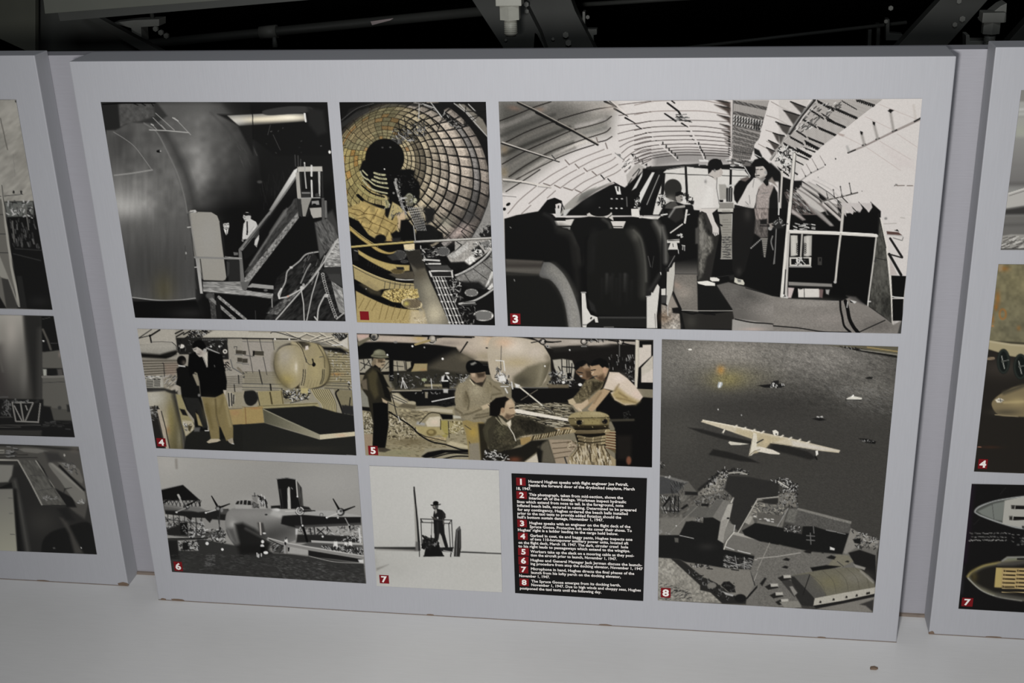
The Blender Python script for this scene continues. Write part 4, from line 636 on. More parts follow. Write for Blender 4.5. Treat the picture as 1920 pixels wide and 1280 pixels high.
    c.poly([(140,560),(380,520),(380,700),(140,700)],G(260,540,24,260,690,(100,96,90)),soft=5); c.poly([(140,690),(370,690),(385,1080),(210,1060),(130,860)],(112,106,98),soft=3); c.line([(140,683),(370,685)],5,40); c.blob(230,880,110,80,(146,136,124),.8); c.blob(160,800,50,30,(166,138,120),.5,rot=40); c.noise(.06,14,8,seed=43,pts=[(140,690),(370,690),(385,1080),(210,1060)])
    c.poly([(0,1000),(60,1020),(110,900),(190,1060),(200,1260),(0,1260)],(140,130,118),soft=3); c.blob(30,1140,60,60,(110,84,60),.6); c.blob(140,1230,50,40,(182,176,166),.7); c.noise(.2,18,seed=44,pts=[(0,1000),(190,1060),(200,1260),(0,1260)]); c.poly([(110,1040),(190,1030),(200,1100),(120,1090)],24,soft=3); c.line([(190,1060),(230,1200),(240,1260)],22,20); c.line([(120,870),(215,1070)],14,22)
    c.poly([(210,1080),(370,1090),(470,1110),(770,1070),(780,1130),(735,1200),(735,1260),(250,1260)],(42,40,37),soft=2); c.blob(310,1180,60,70,(66,64,58),.7); c.line([(215,1075),(320,1100),(400,1090),(560,1110)],14,20,sm=True)
    c.poly([(380,780),(570,800),(770,1060),(380,1060)],(24,24,23),soft=3); c.line([(215,1062),(400,1068),(770,1068)],8,(150,146,138))
    c.poly([(575,800),(700,770),(880,820),(1240,940),(1447,950),(1447,1240),(760,1160),(740,1050)],G(850,0,(96,92,87),1180,0,(126,120,113)),soft=3); c.blob(900,900,160,50,(74,72,68),.6,rot=20); c.blob(1200,1060,220,60,(136,130,123),.8); c.blob(1380,980,120,40,(126,121,114),.7); c.blob(760,860,90,50,(112,108,102),.5); c.noise(.06,12,8,seed=45,pts=[(575,800),(1240,940),(1447,950),(1447,1240),(740,1050)])
    c.poly([(740,1160),(780,1150),(1447,1240),(1447,1280),(735,1280)],G(950,0,(148,144,138),1200,0,(128,122,115)),soft=3); c.blob(960,1260,120,20,(190,162,150),.5); c.line([(770,1155),(950,1190),(1150,1205),(1447,1258)],13,22,sm=True)
    # engineer legs & arm
    c.poly([(390,40),(560,10),(620,160),(600,300),(560,500),(520,700),(510,760),(380,760),(385,500),(395,200)],(40,39,36),soft=2); c.poly([(390,100),(430,60),(440,200),(470,260),(530,300),(540,420),(470,540),(430,700),(390,740),(388,400)],(98,95,88),soft=8); c.noise(.25,16,30,seed=46,pts=[(390,60),(500,60),(550,420),(450,700),(385,750)]); c.poly([(470,500),(540,460),(520,700),(460,740)],(40,38,36),soft=10); c.blob(430,330,30,110,(134,130,122),.6); c.poly([(440,20),(540,10),(530,260),(480,200)],(52,50,47),soft=5); c.poly([(355,210),(390,190),(395,370),(355,370)],(72,70,66),soft=4)
    c.poly([(370,0),(590,0),(540,50),(560,140),(600,210),(600,270),(560,290),(535,260),(530,190),(470,50),(400,20)],(192,185,178)); c.lines([[(548,250),(545,275)],[(565,255),(565,285)],[(582,255),(585,275)]],5,80); c.poly([(530,50),(580,10),(640,160),(610,180),(560,140)],20)
    c.poly([(375,765),(480,755),(560,780),(560,808),(460,805),(385,785)],(214,210,200)); c.poly([(510,720),(570,718),(608,740),(600,760),(530,762),(508,745)],(212,208,198))
    # list on the pedestal
    c.poly([(585,0),(750,0),(755,40),(590,35)],(178,174,164)); c.line([(590,42),(750,44)],12,20); c.poly([(600,60),(740,55),(735,520),(620,520),(630,300),(615,180)],(138,134,124)); c.poly([(630,20),(720,20),(720,40),(630,40)],(150,146,136)); 
    for k in range(16):
        y=120+k*26
        c.line([(640,y),(640+55+35*(k%3),y)],5,(92,88,80),a=.8)
        if y>300: c.specks([(640,y-8),(720,y-8),(720,y+8),(640,y+8)],10,4,7,[60,70],50+k,asp=1.6,ang=0)
    c.line([(620,525),(740,525)],10,(160,156,146)); c.line([(612,170),(632,180)],16,20); c.line([(738,60),(736,520)],5,190)
    # second man's trousers and jacket end
    c.poly([(750,20),(970,0),(975,250),(930,420),(870,650),(790,740),(740,640),(735,300)],(26,25,24),soft=2); c.blob(900,60,40,70,(58,56,53),.7); c.blob(810,660,30,40,(60,58,54),.6)
    c.poly([(970,0),(1120,0),(1115,160),(990,170)],(130,118,112),soft=2); c.poly([(980,120),(1110,110),(1110,300),(1040,310),(970,260)],(88,82,78),soft=4); c.noise(.2,12,30,seed=47,pts=[(970,0),(1120,0),(1110,300),(970,260)]); c.poly([(1030,120),(1100,110),(1100,165),(1035,165)],28,soft=3); c.line([(1030,182),(1110,185)],10,30)
    c.poly([(1045,310),(1110,310),(1085,510),(1070,510)],(128,124,116)); c.lines([[(1050,330+i*22),(1108-i*3,330+i*22)] for i in range(8)],5,50); c.line([(935,415),(1040,320)],14,140); c.lines([[(945+i*14,402-i*13),(952+i*14,412-i*13)] for i in range(7)],5,30)
    c.ell(1135,210,22,20,150,soft=2); c.poly([(1120,160),(1170,150),(1180,190),(1140,215)],(140,132,124),soft=3); c.line([(1200,190),(1190,420),(1170,580)],9,110); c.line([(1160,290),(1145,350),(1165,430)],14,110,sm=True); c.poly([(765,720),(800,735),(850,745),(868,780),(860,800),(800,790),(760,770)],(190,186,170)); c.poly([(790,740),(830,745),(830,770),(800,770)],110,soft=3); c.lines([[(880,830),(1060,880),(1240,935)]],9,30)
    c.poly([(700,700),(760,690),(760,740),(720,750)],36,soft=4); c.line([(560,720),(700,700)],5,50)
    # chair parts at left of this part
    c.poly([(0,170),(40,260),(60,450),(50,830),(0,830)],20,soft=2); c.line([(10,200),(45,340),(50,560)],34,(112,110,104),soft=8); c.poly([(60,620),(140,560),(140,680),(120,860),(70,1010),(50,1000)],(180,176,166)); c.poly([(60,600),(90,500),(150,485),(145,530),(110,610),(70,640)],26); c.line([(75,610),(140,495)],6,130); c.poly([(40,625),(85,620),(80,660),(50,665)],36); c.poly([(0,840),(45,835),(45,905),(0,905)],(196,192,184)); c.poly([(0,910),(60,910),(50,990),(0,990)],60,soft=3); c.line([(65,1000),(68,1120)],6,190)
    c.poly([(100,350),(160,350),(175,430),(70,430)],(196,192,184)); c.poly([(60,330),(190,320),(190,360),(60,360)],(190,186,178)); c.line([(70,338),(190,332)],7,24); c.line([(120,370),(125,400)],8,60); c.poly([(65,440),(170,440),(160,480),(80,490)],20); c.line([(95,255),(220,165)],12,(205,200,192)); c.line([(265,20),(245,150)],20,(200,196,188)); c.line([(250,75),(295,62)],9,190); c.line([(0,70),(60,60)],14,200); c.lines([[(215,385),(245,390)],[(225,390),(222,430)],[(242,390),(242,440)]],7,200); c.specks([(170,270),(220,270),(220,300),(170,300)],8,6,10,[200],51); c.poly([(70,30),(130,0),(220,0),(240,100),(150,150),(90,110)],(40,38,36),soft=5); c.line([(80,90),(140,0)],14,150,soft=3); c.line([(175,430),(180,470)],8,180)
    # ---- lower right
    F()
    c.poly([(100,112),(640,118),(700,100),(780,90),(900,95),(1030,80),(1030,150),(1140,1160),(900,990),(640,940),(140,930),(100,500)],15,soft=2)
    for P in [[(175,60),(240,90),(310,160),(280,170),(180,100)],[(330,20),(470,100),(580,220),(540,220),(350,60)],[(420,0),(520,0),(650,130),(640,160)],[(560,0),(650,30),(650,60)]]: c.poly(P,(120,112,108),soft=4)
    c.poly([(180,60),(300,160),(170,90)],(166,156,152),soft=4); c.line([(350,20),(560,210)],12,165,soft=4); c.line([(480,10),(640,160)],26,(186,178,172),soft=3); c.line([(490,0),(650,140)],8,30)
    for P in [[(640,0),(740,0),(770,80),(760,110),(680,60)],[(720,0),(830,0),(855,50),(830,90)],[(840,0),(940,0),(945,40),(915,75)],[(690,60),(700,130),(680,110)]]: c.poly(P,(184,176,172),soft=1.5)
    c.line([(670,50),(650,280)],26,(184,178,170)); c.poly([(1020,145),(1060,250),(1110,640),(1145,1160),(1060,1090),(920,990),(980,330),(1005,310)],(72,71,65),soft=2); c.noise(.2,16,30,seed=53,pts=[(1020,145),(1060,250),(1145,1160),(920,990)]); c.blob(1040,660,60,130,(96,94,86),.6); c.poly([(1030,900),(1130,900),(1140,1150),(1050,1080)],.7,soft=20,mode='mul'); c.line([(975,525),(1090,550)],5,30); c.line([(1028,148),(1085,400),(1115,680),(1135,900),(1145,1160)],18,(206,200,190)); c.line([(1020,150),(1080,430)],7,30)
    c.line([(985,340),(960,560),(915,900),(905,995)],15,(178,174,166)); c.line([(980,540),(975,560)],20,60); c.line([(910,945),(930,945)],12,200); c.line([(1010,100),(1005,300)],8,30)
    c.line([(150,275),(600,290),(980,312)],30,(204,199,190)); c.line([(150,262),(600,277),(960,298)],7,(228,224,216)); c.ell(985,315,18,16,(210,206,198)); c.line([(645,300),(620,500),(595,750)],20,(184,179,170)); c.ell(592,758,14,14,170)
    c.line([(160,0),(135,280),(80,900)],30,(206,201,192)); c.line([(148,280),(120,880)],22,(180,175,168)); c.line([(118,640),(100,890)],10,22); c.line([(100,905),(135,905)],14,195); c.ell(95,885,10,10,215); c.line([(55,0),(50,110)],14,190); c.line([(30,220),(10,580)],9,110); c.poly([(0,180),(90,190),(100,240),(0,250)],40,soft=5); c.ell(135,200,6,8,60); c.specks([(0,160),(100,140),(100,220),(0,230)],12,8,12,[130,60,20],58,asp=1.5)
    c.specks([(200,200),(400,200),(400,255),(180,255)],18,7,12,[150,200,60],54,asp=1.8,ang=10)
    c.poly([(165,310),(235,310),(235,500),(165,510)],(172,168,158),soft=2); c.poly([(290,320),(370,310),(365,505),(290,510)],(160,156,148),soft=2); c.line([(330,330),(328,500)],26,(196,192,182),soft=6); c.line([(195,330),(195,490)],26,(194,190,180),soft=6); c.poly([(232,310),(292,310),(290,520),(235,520)],24); c.line([(275,300),(262,510)],16,(160,156,148)); 
    for k in range(5): c.ring(232,395+k*20,10,9,5,20,n=10); c.ring(305,395+k*20,9,9,5,30,n=10)
    c.poly([(155,520),(365,520),(360,605),(155,605)],(192,188,178)); c.poly([(170,535),(220,535),(220,590),(170,590)],20); c.poly([(235,530),(340,530),(345,590),(240,590)],24); c.specks([(215,530),(300,530),(300,595),(215,595)],26,7,12,[205,190,24],55,asp=1.4); c.line([(155,610),(360,612)],14,140); c.poly([(425,520),(465,520),(465,595),(425,595)],(58,56,53)); c.poly([(440,530),(458,530),(455,560),(440,560)],24)
    c.poly([(145,755),(560,775),(565,805),(145,790)],(128,124,118),soft=2); c.line([(145,800),(560,812)],12,30); c.poly([(140,810),(200,815),(170,910),(140,910)],(186,170,166),soft=2); c.poly([(235,820),(465,820),(440,905),(240,905)],(200,194,186)); c.poly([(440,820),(480,830),(470,910),(440,905)],(110,88,86),soft=3); c.line([(295,825),(297,905)],6,40); c.specks([(235,815),(460,815),(460,830),(235,830)],10,6,9,[24],56,asp=2,ang=0); c.poly([(500,830),(540,830),(530,880),(505,870)],150,soft=3); c.poly([(570,780),(660,770),(700,900),(620,930),(560,900)],14,soft=3)
    # floor, right
    c.poly([(0,895),(140,915),(640,945),(740,900),(910,990),(1080,1110),(1150,1170),(1220,1130),(1220,1270),(0,1270)],(124,118,111),soft=3); c.blob(360,960,240,40,(146,140,132),.7); c.blob(150,1110,200,60,(134,128,120),.6); c.blob(520,1110,160,60,(142,134,127),.6); c.blob(1000,1180,160,60,(98,93,88),.8); c.noise(.06,11,7,seed=57,pts=[(0,895),(640,945),(1150,1170),(1220,1270),(0,1270)]); c.poly([(700,890),(790,900),(880,980),(740,920)],(80,77,74),soft=6)
    c.line([(0,1178),(250,1200),(480,1235),(740,1240)],11,22,sm=True); c.line([(830,1235),(1070,1125)],10,26); c.line([(640,940),(645,1020),(660,1090),(680,1180),(740,1240)],20,18,sm=True); c.line([(690,940),(710,1010),(730,1110),(770,1190),(815,1245)],34,17,sm=True); c.line([(712,950),(706,1000)],10,170); c.poly([(735,930),(800,945),(780,965),(745,950)],190); c.poly([(730,930),(770,958),(740,955)],20)
    # far right bits
    c.poly([(1130,695),(1275,700),(1250,910),(1140,910)],17); c.poly([(1140,920),(1248,920),(1240,1130),(1145,1130)],17); c.line([(1140,895),(1165,902),(1250,908)],10,200); c.line([(1110,490),(1225,690)],26,30); c.line([(1120,340),(1235,520)],22,30); c.line([(1110,490),(1235,525)],14,34); c.poly([(1120,540),(1190,690),(1120,690)],(180,168,162),soft=3); c.poly([(1085,270),(1200,280),(1235,310),(1090,300)],(90,64,58)); c.poly([(1160,262),(1190,252),(1205,275)],24); c.line([(1090,305),(1240,318)],7,160); c.line([(1150,335),(1235,360),(1245,330)],8,110); c.ell(1078,148,14,12,130,soft=3); c.lines([[(1060,200),(1180,195)],[(1220,140),(1260,145)]],8,(170,164,156)); c.poly([(1225,1130),(1240,1130),(1225,1260),(1190,1260)],60,soft=3)
    c.noise(.02,8,seed=60)

def paint_P4(c):
    c.sk = 0.8; V = c.view; c.fill((150,143,128)); V(255,605,.19535)
    c.poly([(0,40),(1080,60),(1080,600),(0,600)],(152,146,134),soft=4)
    c.poly([(0,50),(380,50),(400,260),(0,320)],(168,162,150),soft=3); c.lines([[(20,150),(150,62)],[(30,145),(130,120)],[(40,210),(140,215)]],9,50); c.line([(135,125),(230,65)],16,24); c.line([(135,115),(150,185)],14,26); c.line([(150,182),(250,178),(350,185)],6,70); c.poly([(0,310),(60,270),(60,320)],110)
    c.poly([(380,95),(460,62),(640,62),(560,150),(380,160)],(150,144,132),soft=2); c.lines([[(380,100),(450,66)],[(390,130),(460,90)],[(460,110),(530,70)],[(465,150),(540,100)]],13,26); c.specks([(520,80),(740,66),(640,130),(500,155)],120,6,12,[24,50,160,40,30],3,asp=1.5); c.poly([(640,130),(760,70),(1080,68),(1080,140)],(176,170,156),soft=2)
    c.poly([(385,140),(1080,140),(1080,150),(890,155),(880,200),(910,350),(830,350),(650,300),(420,300),(400,260)],(38,37,35),soft=2); c.specks([(400,150),(870,150),(890,330),(430,310)],70,6,11,[90,22,130,60,24],4,asp=1.6); c.lines([[(640,152+0*i),(880,150)] for i in range(1)],9,20)
    for i in range(14): c.ell(645+i*17,158,6,9,90)
    c.ell(440,222,26,20,(205,200,190)); c.ell(857,272,22,22,(190,185,175)); c.ell(857,272,9,9,40); c.ell(722,224,9,10,190); c.ell(802,225,9,10,190); c.line([(670,235),(800,290)],12,150); c.line([(430,200),(410,280)],9,30)
    c.poly(spl([(10,215),(200,195),(340,190),(385,220),(385,260),(340,290),(200,300),(40,305)],closed=True),(150,146,136),soft=3); c.line([(40,230),(340,215)],26,(178,172,160),soft=10); c.poly([(30,285),(230,300),(400,255),(390,300),(290,345),(60,330)],(30,29,27),soft=6); c.line([(220,318),(330,322),(400,275)],8,18,sm=True); c.line([(350,185),(385,215),(392,250)],7,60,sm=True)
    # ribbed wall, left
    c.poly([(50,345),(410,345),(400,500),(80,500)],(130,124,112),soft=3)
    for i in range(6): c.line([(60,365+i*26),(400,362+i*22)],12,(84,78,68),soft=3); c.line([(60,378+i*26),(400,374+i*22)],7,(170,162,146))
    c.line([(255,385),(268,385),(280,560)],8,45); c.poly([(270,390),(400,380),(380,540),(300,560)],(146,120,104),a=.4,soft=10)
    c.poly([(270,520),(410,490),(420,560),(330,640),(270,630)],(150,142,126),soft=3); c.specks([(270,500),(400,490),(400,600),(280,630)],40,4,7,[90,180,70],6,asp=3,ang=-40)
    c.poly([(90,510),(250,510),(268,620),(105,620)],(170,166,154)); 
    for i in range(5): c.line([(105,545+i*15),(165,545+i*15)],7,28); c.line([(178,542+i*15),(232,542+i*15)],7,28)
    c.specks([(90,505),(250,505),(250,540),(90,540)],22,6,11,[30,200,60],7,asp=1.6,ang=0); c.poly([(100,620),(270,622),(330,640),(400,640),(400,680),(105,660)],46,soft=5)
    # counter (pale cylinder)
    c.poly([(108,665),(280,650),(365,690),(395,800),(430,960),(460,1230),(180,1230),(120,800)],G(160,800,(176,170,154),450,860,(96,88,60)),soft=5); c.blob(330,940,40,180,(138,124,62),.6); c.blob(280,1000,40,150,(190,176,150),.8); c.blob(190,720,90,60,(182,178,166),.6); c.blob(420,1100,30,140,(150,146,126),.5); c.line([(370,690),(405,830),(450,1000),(480,1230)],30,30,soft=8,sm=True); c.blob(310,1030,20,40,(150,104,60),.5)
    c.poly([(128,800),(215,792),(225,850),(260,1000),(310,1210),(190,1210),(165,1000)],(66,63,58),soft=2); c.poly([(150,920),(210,920),(280,1210),(195,1210)],(42,40,37),soft=3); c.specks([(130,800),(215,800),(230,920),(150,940)],36,7,12,[120,30,160,40],9,asp=1.4); c.line([(222,840),(262,1010),(305,1200)],30,(172,160,142)); c.line([(245,845),(288,1010),(325,1200)],9,50)
    # gap things between counter and men
    c.poly([(385,680),(440,690),(500,880),(560,960),(555,1030),(480,1085),(440,960)],(150,140,100),soft=3); c.poly([(445,930),(540,940),(560,985),(545,1030),(480,1080)],(176,166,140),soft=2); c.poly([(420,820),(470,830),(500,890),(450,880)],30,soft=3); c.specks([(450,940),(560,960),(540,1040),(480,1070)],24,5,9,[90,200,70],10,asp=1.8); c.poly([(500,980),(545,985),(520,1040),(505,1030)],(80,72,50),soft=2)
    # back wall right part
    c.poly([(880,150),(1080,150),(1080,450),(900,450)],(150,144,132),soft=3); c.lines([[(950,225),(970,225),(968,260)],[(945,225),(945,240)]],6,70); c.poly([(960,260),(1060,265),(1060,300),(960,295)],(66,62,54)); c.poly([(975,330),(1070,340),(1070,378),(975,370)],(66,62,54)); c.line([(955,300),(1070,310)],8,100); c.line([(970,380),(1075,385)],8,100)
    c.poly([(835,350),(900,350),(905,430),(840,440)],(160,150,138),soft=3); c.specks([(835,370),(900,370),(910,450),(840,450)],22,7,12,[26,30,90],12,asp=1.3); c.line([(910,350),(930,430),(1050,500)],10,100); c.line([(980,430),(1060,510)],22,(120,112,98)); 
    for i in range(7): c.line([(870,515+i*17),(1080,505+i*17)],6,(90,84,72))
    c.lines([[(945,590),(952,660)],[(985,500),(990,580)]],9,40)
    c.poly([(870,660),(1080,660),(1080,830),(880,830)],(146,138,116),soft=3); c.poly(spl([(880,670),(930,670),(955,710),(945,760),(920,800),(885,800)],closed=True),(172,164,146),soft=2); c.lines([[(890,675),(898,795)],[(918,675),(922,790)],[(940,690),(938,770)]],13,50); c.line([(880,825),(1080,815)],6,80)
    c.poly([(890,830),(1080,815),(1080,965),(930,980)],(158,136,88),soft=3); c.line([(1052,820),(1060,965)],4,(100,60,40)); c.blob(950,860,50,30,(166,124,86),.5)
    # floor
    c.poly([(460,1230),(480,1090),(560,1020),(700,1030),(930,975),(1080,965),(1080,1240),(460,1240)],(36,36,33),soft=2)
    # man behind, dark
    c.poly([(390,440),(420,415),(490,410),(560,440),(600,520),(620,690),(640,760),(690,1000),(690,1035),(570,1030),(560,920),(490,830),(440,700),(430,610),(385,590),(400,520)],(22,22,21),soft=2); c.ell(440,360,44,48,(22,21,20),soft=2); c.blob(462,378,20,22,(90,82,74),.9); c.line([(415,408),(470,416)],12,190); c.poly([(455,710),(600,720),(660,860),(690,1000),(640,1010),(580,830),(570,930),(500,830)],(40,40,38),soft=3); c.poly([(560,1000),(620,1000),(610,1040),(560,1040)],90,soft=4); c.poly([(575,860),(600,880),(640,990),(600,980)],(150,136,96),soft=3)
    c.poly([(330,635),(380,590),(415,605),(410,640),(385,660),(380,630),(345,645)],(168,160,146),soft=2); c.line([(665,1032),(700,1032)],8,210); c.ell(608,692,12,14,120,soft=3); c.poly([(535,470),(605,455),(612,600),(590,600)],(140,132,114),soft=2); c.line([(540,480),(580,490)],8,60)
    # man in front
    c.poly([(510,300),(560,280),(640,250),(690,265),(830,300),(850,420),(875,560),(870,640),(840,650),(850,680),(760,715),(625,705),(610,560),(590,480),(570,470),(520,520),(500,420)],(16,16,16),soft=2)
    c.ell(605,215,58,52,15,soft=2); c.poly([(550,245),(590,228),(620,245),(650,250),(680,245),(680,280),(655,320),(610,325),(585,300),(575,280),(552,265)],(176,168,158),soft=1.5); c.poly([(545,230),(560,180),(650,180),(680,230),(660,250),(640,262),(615,240),(590,225)],16,soft=2); c.ell(662,262,13,18,160); c.lines([[(562,255),(580,248)],[(590,295),(612,298)]],6,60); c.blob(620,285,20,24,(130,120,112),.6)
    c.poly([(640,325),(690,270),(690,420),(680,425)],(186,180,168)); c.line([(650,330),(682,420)],6,110); c.lines([[(755,405),(758,418)]],8,90); c.poly([(840,640),(868,645),(860,690),(845,680)],(176,166,150))
    c.poly([(632,710),(765,715),(845,670),(870,740),(905,870),(935,1000),(935,1110),(870,1130),(800,990),(770,890),(800,1000),(805,1110),(725,1130),(690,930)],(128,114,76),soft=2); c.blob(690,830,40,90,(116,102,64),.7); c.blob(760,760,60,40,(142,128,90),.6); c.blob(880,950,30,90,(136,120,78),.5); c.line([(765,730),(775,890),(800,990)],8,(70,60,36),soft=3); c.line([(850,700),(880,860),(910,990)],12,(160,146,106),soft=4); c.line([(680,780),(730,1000)],14,(104,92,56),soft=5); c.line([(840,720),(800,860)],10,(104,92,58),soft=5)
    c.poly([(800,990),(815,1000),(860,1110),(810,1110)],26,soft=2); c.poly([(680,1140),(720,1110),(800,1110),(815,1125),(780,1140),(700,1152)],(178,166,142)); c.poly([(880,1120),(930,1100),(940,1150),(920,1160),(895,1145)],(150,140,122)); c.line([(925,1155),(940,1158)],8,200)
    # ---- right half
    V(455,610,.19538)
    c.poly([(60,150),(1050,150),(1080,860),(0,820),(0,440)],(146,139,120),soft=3)
    c.poly([(0,60),(280,66),(600,70),(830,80),(700,140),(500,120),(0,115)],(176,170,156),soft=2); c.line([(0,122),(300,125),(520,130)],12,24); c.ell(312,128,8,9,215); c.ell(450,130,8,9,215)
    c.poly([(0,150),(300,150),(310,440),(0,440)],(152,145,135),soft=3); c.lines([[(45,130),(100,450)],[(165,130),(235,470)],[(290,130),(305,230)]],6,56); c.line([(0,150),(300,158)],5,90)
    c.poly([(100,240),(205,245),(205,290),(105,285)],(70,66,56)); c.poly([(100,240),(118,240),(115,292),(98,290)],24); c.line([(120,285),(205,292)],10,(150,142,128)); c.line([(20,280),(100,295)],7,90); c.poly([(0,240),(35,240),(35,275),(0,275)],(66,62,54)); c.poly([(0,315),(50,315),(50,355),(0,355)],(66,62,54)); c.line([(0,365),(60,370)],8,110); c.specks([(0,420),(40,440),(20,500),(0,500)],10,6,9,[70],15)
    for i in range(8): c.line([(20,440+i*16),(340,445+i*16)],5,(96,90,76),a=.85)
    c.line([(160,425),(190,560)],10,34); c.line([(0,555),(380,560)],7,80); c.line([(0,590),(380,600)],7,80); c.line([(0,612),(350,618)],5,90); c.lines([[(268,560),(275,620)]],14,26)
    # right ribbed wall
    c.poly([(830,210),(1010,230),(1050,600),(840,590),(800,500)],(140,130,100),soft=4)
    for i in range(15): c.line([(820,225+i*24),(1040,235+i*23)],7,(86,78,56),a=.85); c.line([(830,236+i*24),(1040,246+i*23)],5,(176,166,134),a=.7)
    c.poly([(760,200),(940,210),(1020,260),(1000,270),(780,230)],24,soft=6); c.blob(900,465,60,14,(170,120,60),.7); c.specks([(840,230),(1020,260),(1040,520),(850,540)],60,4,7,[60,190,90],16,asp=1.6)
    c.poly([(780,540),(1040,545),(1060,620),(780,600)],(136,128,104),soft=3); c.lines([[(800,548),(1030,552)],[(800,572),(1040,580)],[(790,598),(1060,615)]],5,56); c.specks([(1010,540),(1045,540),(1055,620),(1020,620)],12,6,10,[30,190],17)
    # grid top right
    c.poly([(500,125),(660,66),(840,72),(1010,75),(1015,220),(940,190),(860,190)],(158,150,134),soft=2)
    for q in [[(420,60),(560,125),(640,140)],[(590,66),(760,120),(900,190)],[(520,120),(620,70)],[(640,140),(780,75)],[(740,66),(900,150),(960,185)],[(650,150),(860,100)],[(760,150),(880,120)]]: c.line(q,12,(190,182,164)); c.line([(x,y+10) for x,y in q],5,50)
    c.line([(270,70),(310,58),(480,105),(560,125)],9,60,sm=True); c.specks([(850,75),(1005,75),(1000,110),(940,150)],90,6,11,[24,40,150,30],18,asp=1.3); c.poly([(930,160),(1005,110),(1012,220),(960,190)],(186,180,168)); c.poly([(640,140),(720,150),(860,190),(760,185)],80,soft=4,a=.6); c.line([(860,188),(960,180)],9,200)
    # tank
    tank=spl([(330,240),(380,190),(480,160),(560,150),(640,165),(740,180),(800,270),(840,380),(840,480),(800,560),(720,600),(600,605),(480,605),(400,570),(330,480),(300,370)],closed=True)
    c.poly(tank,(30,27,22),soft=5); c.poly(spl([(590,180),(740,185),(800,280),(832,390),(825,490),(780,560),(700,592),(560,600),(600,420)],closed=True),(150,138,102),soft=3); c.blob(700,430,60,130,(166,152,108),.7); c.blob(650,260,60,60,(148,136,106),.7); c.line([(800,300),(830,420),(810,540)],30,(110,100,70),soft=10,sm=True)
    c.poly(spl([(320,270),(380,205),(470,185),(540,205),(580,290),(592,400),(570,520),(510,590),(450,600),(380,550),(320,450),(305,350)],closed=True),(152,140,106),soft=3); c.blob(410,290,100,110,(160,152,136),.9); c.blob(500,400,60,120,(176,164,132),.8); c.blob(515,400,14,50,(214,206,190),.7); c.blob(420,520,90,60,(158,142,84),.8); c.line([(318,280),(308,380),(350,500),(420,580)],26,(84,76,54),soft=10,sm=True)
    c.line([(480,165),(545,190),(590,290),(605,400),(590,480),(560,580)],34,(160,148,116),soft=4,sm=True); c.line([(520,160),(570,220),(605,320),(612,350)],7,(60,54,40),sm=True); c.line([(585,420),(580,500),(565,570)],7,30,sm=True); c.line([(604,420),(600,500),(585,570)],6,36,sm=True); c.line([(770,420),(765,500),(745,560)],7,30,sm=True); c.line([(785,420),(780,500),(760,560)],6,40,sm=True); c.line([(720,180),(780,290),(790,400)],8,(90,82,60),sm=True); c.poly([(560,160),(640,165),(650,190),(600,230)],(70,64,52),soft=6); c.poly([(605,195),(630,190),(635,225),(600,235)],(200,190,180),soft=2); c.ell(685,372,17,20,20); c.line([(672,320),(682,360)],12,24); c.line([(610,335),(640,370),(670,372)],5,60,sm=True); c.lines([[(740,300),(770,295)],[(600,300),(615,330)]],7,70)
    for i in range(5): c.line([(640+i*28,520),(620+i*28,590)],4,(110,100,70),a=.6)
    # under the tank
    c.poly([(380,600),(640,600),(640,700),(400,740)],(132,124,100),soft=4); c.specks([(370,610),(650,610),(630,700),(420,720)],110,7,14,[26,30,190,150,40],20,asp=1.3); c.poly([(560,598),(632,598),(628,650),(562,648)],(176,162,112),soft=2); c.line([(460,740),(620,700)],8,60)
    for i in range(9): c.line([(660+i*20,610),(700+i*20,680),(760+i*16,750),(780+i*14,830)],7,(170,158,112),sm=True); c.line([(670+i*20,610),(710+i*20,680),(770+i*16,750),(790+i*14,830)],5,(70,62,40),sm=True)
    c.poly([(880,610),(1060,620),(1080,780),(960,800),(900,700)],(124,116,90),soft=4); c.line([(920,615),(895,650),(930,740),(965,840)],16,28,sm=True); c.line([(1035,690),(1025,780),(1040,850)],10,30); c.line([(990,760),(1000,850)],8,40); c.poly([(950,760),(1070,770),(1075,860),(960,840)],44,soft=4)
    c.poly([(150,630),(380,620),(400,750),(150,770)],(150,138,98),soft=3); c.line([(265,640),(285,755)],14,(70,62,40)); c.line([(375,630),(390,750)],9,(90,80,54)); c.poly([(160,760),(720,735),(740,775),(200,800)],(152,142,104),soft=3); c.line([(150,772),(720,745)],6,(90,80,54))
    c.poly(spl([(10,640),(60,622),(120,628),(148,690),(130,740),(80,768),(30,740)],closed=True),(34,34,33),soft=2); c.poly([(0,625),(20,625),(5,700),(0,720)],(150,140,120)); c.line([(140,640),(165,760)],9,50)
    c.poly([(0,790),(195,770),(210,930),(0,950)],(158,136,86),soft=2); c.line([(0,778),(195,790)],6,(130,112,70)); c.line([(25,780),(35,940)],4,(100,60,40)); c.blob(120,790,50,10,(170,110,70),.5)
    # ramp and floor
    c.poly([(0,945),(210,930),(400,990),(740,1090),(1090,1055),(1100,1250),(0,1210)],(38,38,35),soft=2); c.blob(600,1180,300,30,(52,50,44),.6)
    c.poly([(195,795),(690,768),(900,830),(1075,860),(1085,1020),(740,1045),(420,900)],(34,34,32),soft=2); c.poly([(195,795),(420,900),(742,1045),(742,1090),(460,1000),(210,930)],G(200,860,(86,84,68),740,1060,(150,144,122)),soft=2); c.line([(200,800),(420,905),(742,1048)],8,(140,136,116)); c.poly([(742,1045),(1085,1015),(1085,1055),(745,1090)],(190,180,152)); c.blob(950,1050,60,14,(200,160,130),.6)
    c.poly([(1000,1235),(1060,1240),(1090,1250),(1000,1250)],(190,186,180),a=.5); c.noise(.03,9,seed=30)

